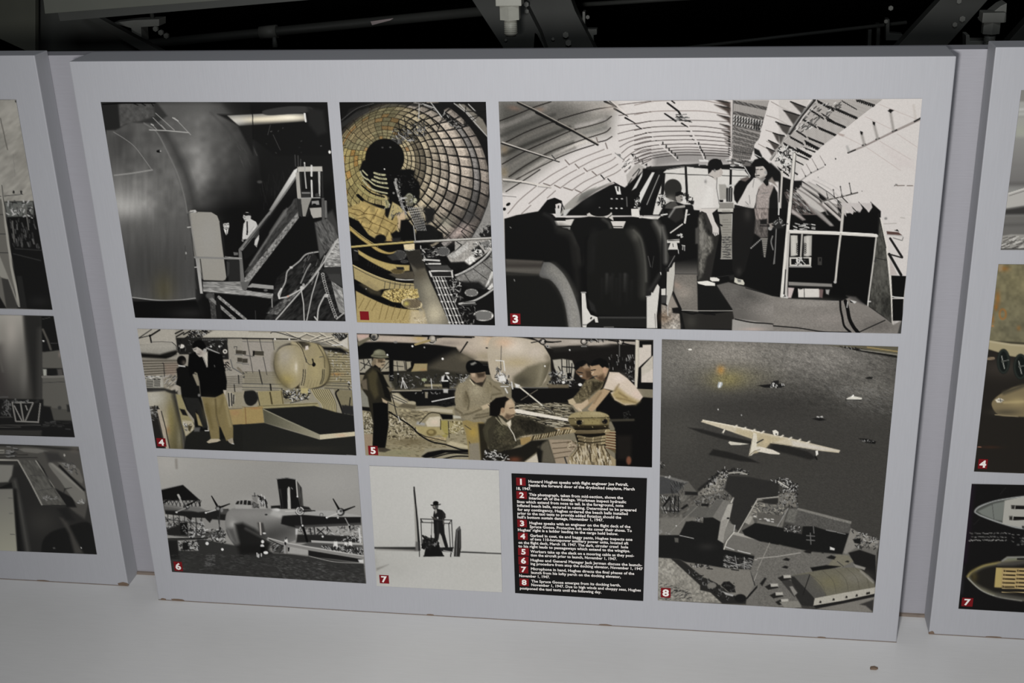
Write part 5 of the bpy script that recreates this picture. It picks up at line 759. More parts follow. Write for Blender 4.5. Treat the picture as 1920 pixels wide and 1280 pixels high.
def paint_P5(c):
    c.sk = 0.8; V = c.view; c.fill((120,112,92)); V(665,622,.18983)
    # aircraft, wing left
    c.poly([(0,0),(1500,0),(1500,420),(0,420)],(26,25,23))
    c.poly([(20,20),(1160,30),(1480,60),(1480,300),(1200,280),(1040,200),(1000,150),(830,130),(600,110),(250,100),(40,110)],(166,152,136),soft=4); c.blob(420,70,200,25,(176,160,146),.8); c.blob(640,60,60,30,(176,148,84),.7); c.blob(1300,110,150,70,(186,172,152),.8); c.blob(1390,90,90,50,(208,160,112),.6); c.blob(930,110,120,26,(128,118,108),.7); c.blob(1300,240,170,50,(150,138,112),.8); c.blob(80,40,80,20,(200,156,148),.6)
    c.poly([(240,25),(700,25),(1160,45),(1160,60),(700,48),(250,32)],20,soft=2); c.line([(1090,45),(1180,48)],14,22); c.line([(590,28),(660,30)],6,150)
    c.poly([(20,100),(250,95),(600,112),(830,130),(1000,155),(1010,200),(940,290),(860,330),(720,310),(560,300),(350,270),(30,240)],22,soft=6); c.poly([(720,330),(860,250),(990,190),(1060,200),(1180,260),(1160,330),(1100,430),(800,420),(700,400)],(76,71,60),soft=20); c.blob(1090,250,60,40,(120,110,88),.5)
    c.poly([(350,390),(560,380),(760,360),(1000,400),(1100,430),(1000,540),(400,570),(350,480)],(52,50,42),soft=8); c.poly([(590,310),(720,310),(715,380),(560,390)],(148,132,92),soft=3); c.blob(680,370,30,14,(160,120,80),.5)
    c.poly([(40,270),(170,260),(180,320),(110,400),(50,400)],(150,144,128),soft=3); c.lines([[(60,380),(150,280)],[(90,270),(100,360)],[(60,300),(170,340)],[(130,270),(160,330)]],8,40); c.poly([(250,270),(500,285),(510,380),(260,390)],(148,140,120),soft=3); c.poly([(510,290),(560,290),(560,340),(520,370)],(150,142,120),soft=2); c.lines([[(260,380),(340,290)],[(420,290),(430,400)],[(380,330),(480,340)],[(490,290),(500,370)],[(310,360),(360,330)]],7,40); c.poly([(340,270),(385,270),(385,480),(345,480)],20,soft=3); c.poly([(555,295),(595,300),(575,360),(560,360)],20)
    c.ell(192,45,50,44,20); c.ell(196,40,32,32,(150,144,132),soft=2); c.ell(190,50,20,20,60,soft=4); c.ring(196,48,40,40,6,(176,170,158),a0=0,a1=150); c.poly([(20,100),(150,45),(160,65),(40,140)],(104,98,80),soft=3); c.ell(765,70,46,46,24); c.ell(768,68,34,34,(140,132,120),soft=2); c.ell(775,62,18,18,(176,168,156),soft=4); c.ring(765,72,40,42,6,(196,190,178),a0=20,a1=170); c.line([(740,82),(600,122)],22,(150,132,88)); c.line([(800,60),(940,40)],8,30)
    c.poly([(1110,90),(1125,95),(1050,205),(1038,200)],22); c.ell(572,138,10,10,220); c.ell(870,263,11,11,220); c.ell(690,150,8,8,150); c.ell(325,225,9,10,215); c.ell(405,100,18,10,110,soft=3); c.line([(1300,155),(1345,160)],12,24); c.line([(1330,148),(1325,172)],7,24); c.line([(1450,130),(1448,300)],5,90); c.poly([(1390,280),(1440,275),(1450,330),(1400,360)],20,soft=2); c.line([(1390,285),(1445,275)],7,190)
    # machinery and people band
    c.specks([(340,420),(1000,420),(1000,560),(360,560)],130,5,10,[110,30,140,70,40,60],4,asp=1.7); c.ell(688,470,26,16,(140,146,110),soft=2); c.line([(700,525),(860,525)],24,(140,130,100),soft=3); c.lines([[(480,450),(460,550)],[(470,450),(500,555)],[(755,460),(765,560)],[(485,480),(520,550)]],8,190); c.poly([(850,460),(880,430),(940,440),(935,550),(870,550)],24,soft=2); c.poly([(860,440),(890,420),(880,480),(855,480)],190,soft=2); c.ell(915,405,22,9,200); c.poly([(905,420),(935,440),(940,470),(920,460)],200,soft=2); c.line([(865,482),(920,480)],12,205); c.specks([(1000,420),(1130,420),(1090,520),(1000,500)],30,7,12,[180,30,140,24],5,asp=1.4); c.line([(430,410),(432,520)],9,24); c.ell(430,412,9,7,180)
    c.poly([(350,575),(600,570),(1000,555),(1000,720),(600,730),(520,660),(380,610)],26,soft=3); c.line([(360,578),(660,576)],11,(150,142,124)); c.line([(680,565),(1000,565)],8,100); c.poly([(875,560),(925,560),(922,600),(878,598)],170,soft=2); c.poly([(695,590),(725,590),(722,650),(698,650)],(130,122,104),soft=2); c.specks([(560,590),(870,590),(870,610),(560,610)],10,6,9,[130],6)
    # rocks and ground
    c.poly([(340,600),(440,600),(520,680),(600,690),(610,760),(980,740),(1000,860),(1120,900),(1130,1270),(100,1270),(70,770),(340,760)],(142,132,104),soft=4); c.poly([(60,570),(130,570),(150,740),(70,730)],(128,126,114),soft=3); c.poly([(70,735),(180,745),(190,790),(75,770)],26,soft=3)
    c.poly([(350,610),(420,600),(530,690),(480,720),(360,670)],(166,156,132),soft=3); c.ell(565,700,40,20,(160,150,124),soft=3); c.poly([(480,700),(610,720),(600,760),(420,740)],(96,88,70),soft=4); c.lines([[(360,640),(500,700)],[(380,620),(520,690)],[(340,700),(420,740)]],7,60)
    c.poly([(460,780),(720,760),(970,770),(970,810),(740,800),(640,890),(480,860)],(126,116,90),soft=4); c.noise(.3,26,10,rot=10,seed=7,pts=[(440,760),(760,770),(660,890),(460,860)]); c.poly([(560,770),(780,745),(970,765),(970,800),(740,780)],(170,160,136),soft=3); c.poly([(840,805),(975,815),(970,860),(870,860)],20,soft=3); c.poly([(760,690),(1000,640),(1000,720),(900,740),(780,720)],30,soft=3); c.line([(765,685),(990,640)],10,200); c.noise(.3,10,seed=9,pts=[(780,700),(990,660),(990,730),(800,720)]); c.poly([(970,820),(1060,830),(1050,850),(975,850)],(170,166,150),soft=2)
    c.poly([(700,890),(740,840),(840,830),(862,870),(850,930),(720,935)],(186,176,152),soft=3); c.blob(790,890,40,26,(206,180,160),.5); c.poly([(850,870),(920,870),(930,1000),(900,1060),(850,1010)],(150,138,74),soft=4); c.poly([(930,880),(1050,870),(1080,930),(1000,1000),(940,990)],(150,138,96),soft=4); c.poly([(600,930),(850,940),(900,1010),(720,1030),(620,980)],(158,144,96),soft=4); c.ell(760,990,50,34,(110,96,58),soft=4); c.ell(755,985,28,18,(150,134,84),soft=3); c.poly([(700,1035),(900,1040),(900,1070),(760,1065)],(176,156,116),soft=3); c.poly([(620,880),(700,900),(690,920),(610,910)],150,soft=4); c.lines([[(640,900),(740,800),(840,800)],[(850,860),(850,960)],[(925,880),(935,1040)],[(700,1030),(900,1075)],[(560,960),(700,1030)]],8,(44,40,30),sm=True)
    c.specks([(90,790),(180,790),(190,1000),(100,1000)],150,5,10,[(180,172,150),(90,84,66),(60,56,44)],10,asp=1.3); c.specks([(340,780),(450,820),(620,960),(600,1060),(330,1050)],230,6,13,[(186,176,152),(96,88,66),(56,50,38),(166,154,124)],11,asp=1.3); c.specks([(940,880),(1070,880),(1080,1000),(930,1000)],60,5,10,[(190,180,150),(80,70,44)],12)
    c.specks([(330,1040),(1130,990),(1130,1120),(700,1180),(600,1240),(330,1180)],200,4,8,[(110,98,70),(160,148,112),(84,76,54)],13,asp=2.4,ang=5,a=.8); c.blob(560,1080,200,40,(96,84,58),.6); c.blob(430,1190,160,30,(130,128,96),.7); c.poly([(90,1010),(180,1010),(180,1130),(110,1200)],(146,128,104),soft=5)
    c.poly([(700,1150),(1130,1130),(1130,1260),(640,1250)],(142,134,110),soft=4); c.poly([(660,1225),(720,1185),(860,1160),(1130,1165),(1130,1190),(900,1190),(780,1230),(700,1245)],22,soft=3); c.line([(770,1240),(950,1195),(1130,1200)],12,24,sm=True); c.line([(880,1250),(1000,1225),(1130,1225)],14,26,sm=True); c.poly([(950,1075),(1130,1120),(1120,1150),(900,1110)],(176,164,132),soft=4)
    c.line([(340,785),(440,850),(560,930),(640,1010),(760,1080),(900,1110),(1040,1155),(1130,1165)],14,22,sm=True); c.line([(360,590),(390,700),(420,820),(450,860)],8,24,sm=True); c.line([(430,830),(450,880)],7,200)
    # standing man
    c.poly([(110,390),(170,340),(230,350),(270,400),(320,500),(360,560),(365,690),(330,680),(320,760),(340,900),(310,1120),(300,1150),(180,1130),(185,900),(150,760),(130,640),(80,570),(60,520)],(46,43,34),soft=3); c.poly([(180,700),(330,690),(335,920),(300,1150),(178,1140),(190,900)],(20,20,19),soft=2); c.poly([(130,420),(180,370),(230,400),(220,500),(240,620),(200,660),(150,560)],(72,66,46),soft=8); c.poly([(60,480),(120,460),(130,570),(80,560)],(100,90,74),soft=4); c.poly([(270,650),(330,685),(320,705),(280,690)],(170,150,122),soft=2); c.poly([(230,1140),(300,1140),(360,1160),(300,1185),(240,1180)],(70,64,52),soft=3); c.poly([(220,380),(280,420),(340,560),(360,680),(300,640),(270,520)],(26,25,22),soft=4); c.poly([(320,540),(370,550),(390,560),(350,590)],(110,100,80),soft=3)
    c.poly([(185,265),(300,258),(305,300),(285,350),(240,350),(205,320)],(150,132,106),soft=2); c.poly([(190,255),(215,258),(215,310),(180,340),(165,310)],(120,106,84),soft=3); c.poly([(230,265),(290,265),(270,300),(230,300)],(90,76,58),soft=4); c.line([(270,325),(292,322)],8,40); c.line([(262,295),(300,290)],7,40)
    c.poly(spl([(165,240),(185,210),(200,185),(245,170),(295,185),(310,220),(335,250),(250,258)],closed=True),(112,110,88),soft=2); c.line([(168,244),(250,258),(334,252)],8,(60,58,46),sm=True); c.blob(230,195,30,18,(150,148,122),.6); c.line([(190,228),(305,232)],7,(74,72,58))
    # man in cap, sweater
    c.poly([(1060,880),(1130,860),(1280,890),(1260,1000),(1240,1120),(1250,1270),(1130,1270),(1120,1130),(1100,1000)],(140,122,74),soft=3); c.poly([(1130,1100),(1230,1090),(1250,1270),(1130,1270)],(128,120,102),soft=5); c.blob(1170,990,50,60,(172,142,60),.7); c.poly([(1220,900),(1290,900),(1320,1150),(1290,1270),(1250,1270),(1235,1060)],(44,40,30),soft=5); c.lines([[(1090,920),(1150,960)],[(1130,1080),(1140,1100)]],6,50)
    sw=[(1130,470),(1160,440),(1290,440),(1370,490),(1440,560),(1480,570),(1480,650),(1400,690),(1340,740),(1370,770),(1480,790),(1300,880),(1180,890),(1060,850),(1010,780),(990,680),(990,600),(1030,510)]
    c.poly(sw,(132,122,98),soft=3); c.blob(1200,580,70,60,(156,146,120),.8); c.blob(1040,620,40,90,(140,130,104),.7); c.blob(1100,660,30,80,(96,86,64),.7); c.blob(1330,560,50,60,(120,110,84),.6); c.blob(1200,760,120,30,(140,128,100),.7); c.lines([[(1100,590),(1130,680),(1120,760)],[(1060,820),(1150,800),(1250,760)],[(1340,500),(1370,560),(1350,660)],[(1000,760),(1060,800)],[(1180,850),(1300,830),(1400,790)],[(1200,820),(1330,800)]],9,(74,66,48),soft=3,sm=True); c.noise(.06,9,seed=14,pts=sw)
    c.poly([(1140,470),(1170,500),(1260,540),(1290,480),(1300,440),(1160,430)],(52,46,38),soft=4); c.poly([(1140,400),(1290,390),(1300,440),(1270,490),(1200,500),(1150,460)],(136,116,94),soft=2); c.poly([(1150,400),(1190,400),(1190,440),(1160,440)],(176,152,126),soft=3); c.poly([(1200,400),(1290,400),(1280,440),(1220,450)],(70,58,46),soft=6); c.line([(1140,470),(1180,520)],10,(190,180,150))
    c.poly(spl([(1100,350),(1110,300),(1150,278),(1220,285),(1270,320),(1330,320),(1330,350),(1290,385),(1220,400),(1130,400)],closed=True),(18,18,18),soft=1.5); c.poly([(1145,310),(1190,292),(1205,305),(1170,325),(1150,325)],(130,128,120),soft=4); c.line([(1270,325),(1330,330),(1325,350)],8,46)
    c.poly([(1250,730),(1330,700),(1350,680),(1390,720),(1390,745),(1340,740),(1270,765)],(176,158,128),soft=2); c.lines([[(1320,715),(1340,740)],[(1345,690),(1360,730)]],6,50); c.line([(1370,735),(1392,740)],10,215)
    c.poly([(1400,800),(1310,860),(1265,960),(1285,1060),(1330,1150),(1380,1190),(1490,1200),(1490,790)],(62,58,45),soft=3); c.blob(1330,980,40,70,(84,80,60),.6); c.poly([(1290,1150),(1490,1170),(1490,1270),(1275,1270)],(36,34,29),soft=4); c.specks([(1290,1170),(1420,1190),(1420,1260),(1280,1260)],24,8,16,[190,150,60],31,asp=1.3)
    # ---- right half
    V(930,630,.19531)
    c.poly([(0,10),(400,10),(480,90),(510,180),(520,250),(480,420),(430,480),(240,490),(180,400),(100,380),(0,400)],(172,160,140),soft=3)
    c.poly([(100,0),(1540,20),(1540,500),(540,500),(520,200),(460,90),(380,40)],(30,28,26),soft=3); c.poly([(360,15),(700,25),(1340,45),(1340,80),(1100,70),(880,90),(700,90),(560,120),(500,110),(420,50)],(156,146,134),soft=4); c.poly([(520,100),(700,95),(880,80),(880,130),(560,150)],(40,38,35),soft=8); c.blob(1000,70,110,24,(170,160,148),.7); c.blob(760,50,60,16,(176,166,154),.7)
    nose=spl([(-60,30),(200,10),(380,45),(460,110),(510,180),(522,240),(500,340),(460,430),(420,485),(280,490),(160,440),(-40,400)],closed=True)
    c.poly(nose,(168,156,136),soft=2); c.clip(nose,2); c.blob(180,100,120,80,(196,184,168),.9); c.blob(380,150,90,80,(184,172,158),.7); c.blob(80,60,90,50,(206,160,124),.5); c.blob(200,250,160,50,(166,150,116),.9); c.poly([(170,390),(300,290),(420,258),(530,240),(530,500),(160,500)],(104,97,78),soft=10); c.blob(250,430,80,60,(70,66,54),.8); c.blob(420,340,50,90,(122,114,92),.6); c.line([(440,270),(430,380),(400,470)],20,(140,132,110),soft=8,sm=True); c.line([(500,200),(515,260),(480,400)],24,(84,78,62),soft=10,sm=True); c.clip(); c.ell(470,285,7,8,220); c.line([(52,90),(45,300)],5,60)
    for x,y in [(450,50),(845,50),(1195,55)]: c.ell(x,y,34,30,20); c.ell(x,y,24,22,(150,142,132),soft=2); c.ell(x-4,y-6,12,9,(196,188,178),soft=3)
    c.line([(470,50),(540,55),(625,48)],18,20,w2=10); c.line([(440,40),(340,60)],10,40); c.line([(870,40),(960,35)],14,20); c.line([(1215,65),(1340,90)],14,22,w2=6); c.line([(1180,50),(1080,35)],12,30); c.specks([(880,28),(1060,28),(1050,48),(880,48)],20,6,10,[24,130],15,asp=1.4); c.line([(1185,80),(1185,190)],10,90); c.ell(495,95,14,14,150); c.ell(495,95,7,7,40); c.ell(708,130,8,8,190); c.line([(1200,40),(1345,48)],8,20); c.lines([[(820,95),(870,95)]],6,170)
    c.poly([(545,225),(640,215),(730,230),(760,300),(740,420),(620,430),(560,300)],(160,154,140),soft=3); c.lines([[(630,220),(635,380)],[(680,225),(680,340)],[(700,230),(705,360)],[(640,290),(760,300)],[(600,290),(620,330)],[(730,260),(720,400)]],10,34); c.poly([(680,350),(720,350),(720,410),(685,410)],20); c.specks([(510,340),(640,340),(760,420),(840,470),(500,490)],120,6,12,[60,170,40,130,30],16,asp=1.4); c.poly([(500,460),(700,460),(700,495),(500,495)],(100,90,72),soft=3); c.ell(648,440,16,13,205); c.ell(808,462,18,14,205); c.specks([(1080,180),(1340,180),(1330,420),(1230,330),(1080,300)],80,6,12,[60,20,130,30,24],17,asp=1.6,ang=80); c.specks([(1220,310),(1330,330),(1330,450),(1280,420)],40,6,11,[150,60,30],18)
    c.poly([(150,490),(440,495),(780,495),(850,510),(760,640),(400,660),(190,640),(150,580)],(24,23,22),soft=3); c.line([(0,480),(120,480)],9,190); c.line([(180,490),(500,492)],8,90); c.lines([[(150,440),(160,500)],[(90,500),(110,540)]],14,190); c.specks([(0,300),(120,340),(150,460),(0,470)],60,7,13,[160,30,110,40,190],19,asp=1.4); c.poly([(30,380),(80,370),(100,430),(30,430)],205,soft=2); c.lines([[(75,240),(85,330)],[(0,230),(75,235)]],9,200); c.lines([[(45,240),(50,320)]],6,60); c.poly([(180,450),(230,465),(225,495),(190,490)],200,soft=2)
    c.poly([(-40,440),(20,450),(60,500),(72,555),(40,590),(-40,600)],(128,118,94),soft=3); c.lines([[(-20,480),(40,520)],[(-30,560),(50,545)]],8,(78,70,50),soft=3)
    # sea between
    c.poly([(180,640),(420,655),(700,630),(760,720),(720,860),(560,900),(200,760)],(46,43,36),soft=3); c.specks([(190,640),(700,640),(740,720),(710,850),(560,880),(200,760)],260,5,8,[(176,168,146),(150,140,116),(110,102,82)],20,ang=3,asp=5); c.line([(220,480),(320,560),(450,665)],14,(190,184,168)); c.line([(450,665),(540,730)],8,60); c.line([(400,510),(240,610)],6,(110,104,90))
    c.poly([(180,700),(200,695),(700,790),(700,815),(180,730)],(204,196,182)); c.line([(180,735),(690,818)],6,40)
    # number board
    c.poly([(1340,35),(1510,35),(1510,510),(1330,490)],(176,168,154),soft=2); c.line([(1352,40),(1345,480)],20,(190,182,164)); c.poly([(1375,38),(1508,38),(1508,180),(1395,300),(1395,440),(1508,440),(1508,510),(1355,500),(1368,300),(1475,190),(1488,80),(1410,80),(1408,105),(1375,105)],22); c.poly([(1410,85),(1490,82),(1490,190),(1375,290),(1376,110),(1410,108)],(188,178,166),soft=1.5); c.poly([(1400,380),(1506,310),(1506,440),(1396,440)],(188,178,166),soft=1.5)
    # men at the capstan
    c.poly([(1040,430),(1100,520),(1400,580),(1510,590),(1510,1260),(1150,1260),(1140,880),(1090,780),(960,720),(960,600)],(20,19,18),soft=3); c.poly([(1160,950),(1300,950),(1300,1180),(1160,1180)],(34,31,28),soft=10); c.specks([(1220,720),(1290,720),(1290,790),(1220,790)],20,4,6,[70],21); c.line([(1090,805),(1320,800)],22,(66,62,52),soft=3); c.ell(1275,1190,24,40,(120,76,56),soft=5)
    c.poly([(860,420),(940,400),(1040,430),(1020,490),(920,560),(860,640),(760,640),(740,590),(800,520)],(104,94,70),soft=3); c.poly([(920,430),(1030,440),(1000,490),(910,560)],(60,54,40),soft=5); c.lines([[(820,500),(860,540)],[(790,540),(830,580)],[(860,440),(880,520),(900,560)]],8,(50,44,32),soft=3); c.noise(.2,12,seed=22,pts=[(860,420),(1040,430),(860,640),(740,590)])
    c.poly([(755,300),(830,270),(905,290),(930,380),(880,420),(820,400),(770,350)],(112,88,66),soft=3); c.poly([(745,300),(770,250),(840,225),(900,260),(910,300),(860,290),(810,290),(770,330)],22,soft=2); c.poly([(830,290),(870,260),(900,300),(850,310)],(150,126,100),soft=4); c.lines([[(780,340),(830,350)]],10,40); c.ell(818,380,12,6,190,soft=2); c.poly([(860,330),(920,330),(930,390),(870,400)],(74,58,44),soft=5)
    c.poly([(690,610),(740,590),(770,640),(740,660),(700,645)],(176,158,126),soft=2); 
    c.poly([(1090,340),(1180,345),(1260,400),(1340,480),(1410,580),(1380,620),(1340,650),(1240,660),(1140,610),(1100,540),(1140,520),(1030,500),(1060,430)],(192,176,158),soft=2); c.blob(1180,400,60,40,(206,190,178),.7); c.poly([(1110,560),(1160,480),(1260,560),(1380,620),(1340,652),(1220,650),(1140,600)],(160,140,94),soft=10); c.lines([[(1180,460),(1140,520)],[(1160,590),(1260,610),(1350,640)],[(1180,540),(1260,590)]],8,(110,92,60),soft=3,sm=True); c.blob(1350,560,40,40,(200,176,160),.6)
    c.poly([(900,280),(990,265),(1050,290),(1085,310),(1060,380),(1020,430),(960,410),(920,370),(910,330)],(158,130,100),soft=2); c.poly([(905,270),(940,225),(1000,205),(1060,230),(1085,290),(1060,300),(1020,300),(990,270),(920,285)],20,soft=2); c.ell(1045,322,20,30,(176,140,112),soft=2); c.lines([[(915,325),(955,318)]],9,30); c.line([(930,385),(970,380)],9,60); c.line([(935,340),(920,360)],9,(190,166,136)); c.poly([(960,390),(1030,360),(1050,420),(1000,430)],(90,70,52),soft=8)
    c.poly([(1030,500),(1100,520),(1060,570),(960,690),(920,730),(880,700),(940,620)],(166,140,106),soft=2); c.poly([(980,520),(1040,500),(960,600),(860,680),(820,700),(800,660),(900,600)],(150,128,96),soft=2); c.poly([(735,650),(820,640),(880,600),(890,640),(830,700),(800,720),(760,690)],(178,156,126),soft=2); c.line([(1010,540),(940,640)],8,(110,90,64),soft=3); c.line([(790,690),(820,715)],14,(190,170,140))
    # capstan
    c.poly([(690,800),(720,740),(820,722),(1000,722),(1080,760),(1090,800),(1080,870),(1000,890),(770,880),(720,860)],(110,98,66),soft=2); c.poly(spl([(700,780),(760,732),(900,718),(1040,735),(1085,770),(1000,785),(820,785)],closed=True),(150,136,96),soft=2); c.blob(960,740,60,18,(170,156,118),.6); c.line([(705,785),(820,782),(1000,780),(1085,775)],7,(50,44,28)); c.ell(800,825,28,24,20,soft=2); c.ell(1045,815,26,24,24,soft=2); c.poly([(840,790),(1000,790),(1000,870),(850,870)],(138,124,80),soft=8); c.poly([(720,850),(1080,850),(1080,890),(760,890)],(46,40,26),soft=5); c.specks([(760,735),(1070,735),(1070,870),(760,870)],30,4,7,[(90,76,46),(176,160,120)],23)
    c.poly([(740,880),(1090,880),(1060,1060),(800,1060),(770,980)],(30,27,20),soft=3); c.poly([(1050,900),(1140,900),(1150,1120),(1080,1080),(1050,1020)],(96,84,58),soft=3); c.lines([[(1055,910+i*24),(1145,915+i*26)] for i in range(7)],10,(166,150,116)); c.lines([[(1055,920+i*24),(1145,926+i*26)] for i in range(7)],5,(120,60,44))
    def rope(q,w,n):
        P=spl(q,12); c.line(P,w,(150,134,98)); 
        for k in range(n):
            i=int(k*(len(P)-2)/n); x,y=P[i]; dx,dy=P[i+1]-P[i]; L=math.hypot(dx,dy); nx_,ny_=-dy/L,dx/L; c.line([(x+nx_*w*.45-dx/L*w*.3,y+ny_*w*.45-dy/L*w*.3),(x-nx_*w*.45+dx/L*w*.3,y-ny_*w*.45+dy/L*w*.3)],w*.2,(54,44,28)); c.line([(x+nx_*w*.1+dx/L*w*.3,y+ny_*w*.1),(x-nx_*w*.3+dx/L*w*.5,y-ny_*w*.3)],w*.18,(196,182,146))
    rope([(770,915),(920,915),(1080,905)],34,22); rope([(790,960),(900,980),(1050,960)],24,20); rope([(800,990),(900,1005),(1040,990)],22,20); rope([(800,1025),(900,1038),(1040,1020)],24,20)
    c.poly([(800,1045),(1040,1045),(1090,1130),(1150,1180),(1150,1250),(690,1230),(700,1160),(760,1100)],(150,134,102),soft=3); c.specks([(800,1050),(1040,1050),(1140,1240),(700,1220)],150,6,12,[(190,180,158),(90,76,52),(60,50,34),(176,162,132)],24,ang=80,asp=3.2); c.blob(860,1110,40,40,(192,182,160),.6); c.lines([[(900,1060),(900,1150)],[(800,1060),(740,1150)],[(1040,1060),(1090,1140)]],9,(60,50,34))
    # dock planks
    c.poly([(510,990),(720,990),(780,1050),(700,1150),(690,1230),(560,1220)],(148,132,110),soft=3); c.lines([[(540,1025),(720,1010)],[(545,1075),(760,1060)],[(550,1125),(720,1100)],[(560,1170),(690,1150)]],7,(84,72,56)); c.poly([(230,920),(340,920),(360,960),(260,980)],(150,136,110),soft=4); c.specks([(670,1000),(780,1000),(760,1100),(670,1060)],30,5,9,[(90,78,56),(180,166,138)],25); c.line([(660,1160),(680,1220)],14,60); c.poly([(270,1210),(400,1120),(410,1210)],(184,174,156),soft=2)
    # sitting man
    c.poly([(0,790),(100,760),(220,760),(330,790),(480,860),(600,880),(720,870),(730,890),(600,920),(480,930),(340,940),(230,960),(180,1000),(240,990),(250,1030),(180,1060),(100,1110),(-60,1100),(-80,900)],(60,56,44),soft=3); c.blob(60,900,60,80,(84,80,60),.7); c.blob(120,1010,80,30,(80,74,56),.7); c.poly([(200,790),(330,800),(480,870),(460,920),(300,930),(230,870)],(44,41,33),soft=6); c.noise(.2,14,seed=26,pts=[(0,790),(330,790),(480,900),(200,1060),(-60,1100)])
    c.poly([(-10,620),(30,590),(100,580),(150,600),(180,650),(175,700),(185,730),(170,770),(110,800),(60,760),(0,740)],(168,144,114),soft=2); c.poly([(-60,760),(-60,640),(0,590),(90,575),(130,600),(95,630),(80,690),(50,690),(40,740),(20,770)],(22,20,18),soft=3); c.ell(66,708,18,26,(150,122,94),soft=2); c.lines([[(130,690),(165,683)],[(150,755),(178,750)]],8,(60,46,36)); c.poly([(100,740),(170,760),(120,800),(80,780)],(100,82,64),soft=6); c.line([(175,700),(188,730)],7,(190,168,138)); c.blob(130,640,26,24,(190,168,140),.6)
    c.poly([(20,760),(60,790),(100,830),(140,800),(150,850),(110,860),(60,840)],(150,140,116),soft=2); c.poly([(100,830),(145,800),(140,880)],(200,190,168),soft=2); c.line([(120,860),(170,940),(190,1000)],9,(190,184,168)); c.line([(0,780),(60,850)],10,(130,124,100))
    c.poly([(230,975),(330,960),(350,980),(320,1010),(270,1040),(240,1040)],(150,124,76),soft=3); c.poly([(560,880),(690,870),(735,880),(690,905),(600,900)],(160,138,100),soft=2); c.line([(605,890),(595,940)],20,(190,180,158)); c.lines([[(600,885),(680,890)]],6,(90,74,50))
    c.poly([(60,1100),(240,1060),(340,1000),(500,990),(560,1180),(570,1215),(410,1210),(390,1110),(270,1200),(100,1200),(0,1180)],(34,32,27),soft=3); c.poly([(400,1060),(500,990),(560,1170),(570,1215),(440,1210),(450,1100)],(92,86,72),soft=6); c.line([(430,1030),(410,1120),(420,1200)],12,22,soft=4); c.blob(180,1180,60,26,(130,70,46),.7); c.specks([(-60,1080),(120,1100),(120,1190),(-60,1190)],26,6,13,[190,150,30],27,asp=1.3)
    rope([(350,975),(480,950),(600,925),(740,905)],40,20)
    c.noise(.03,8,seed=33)

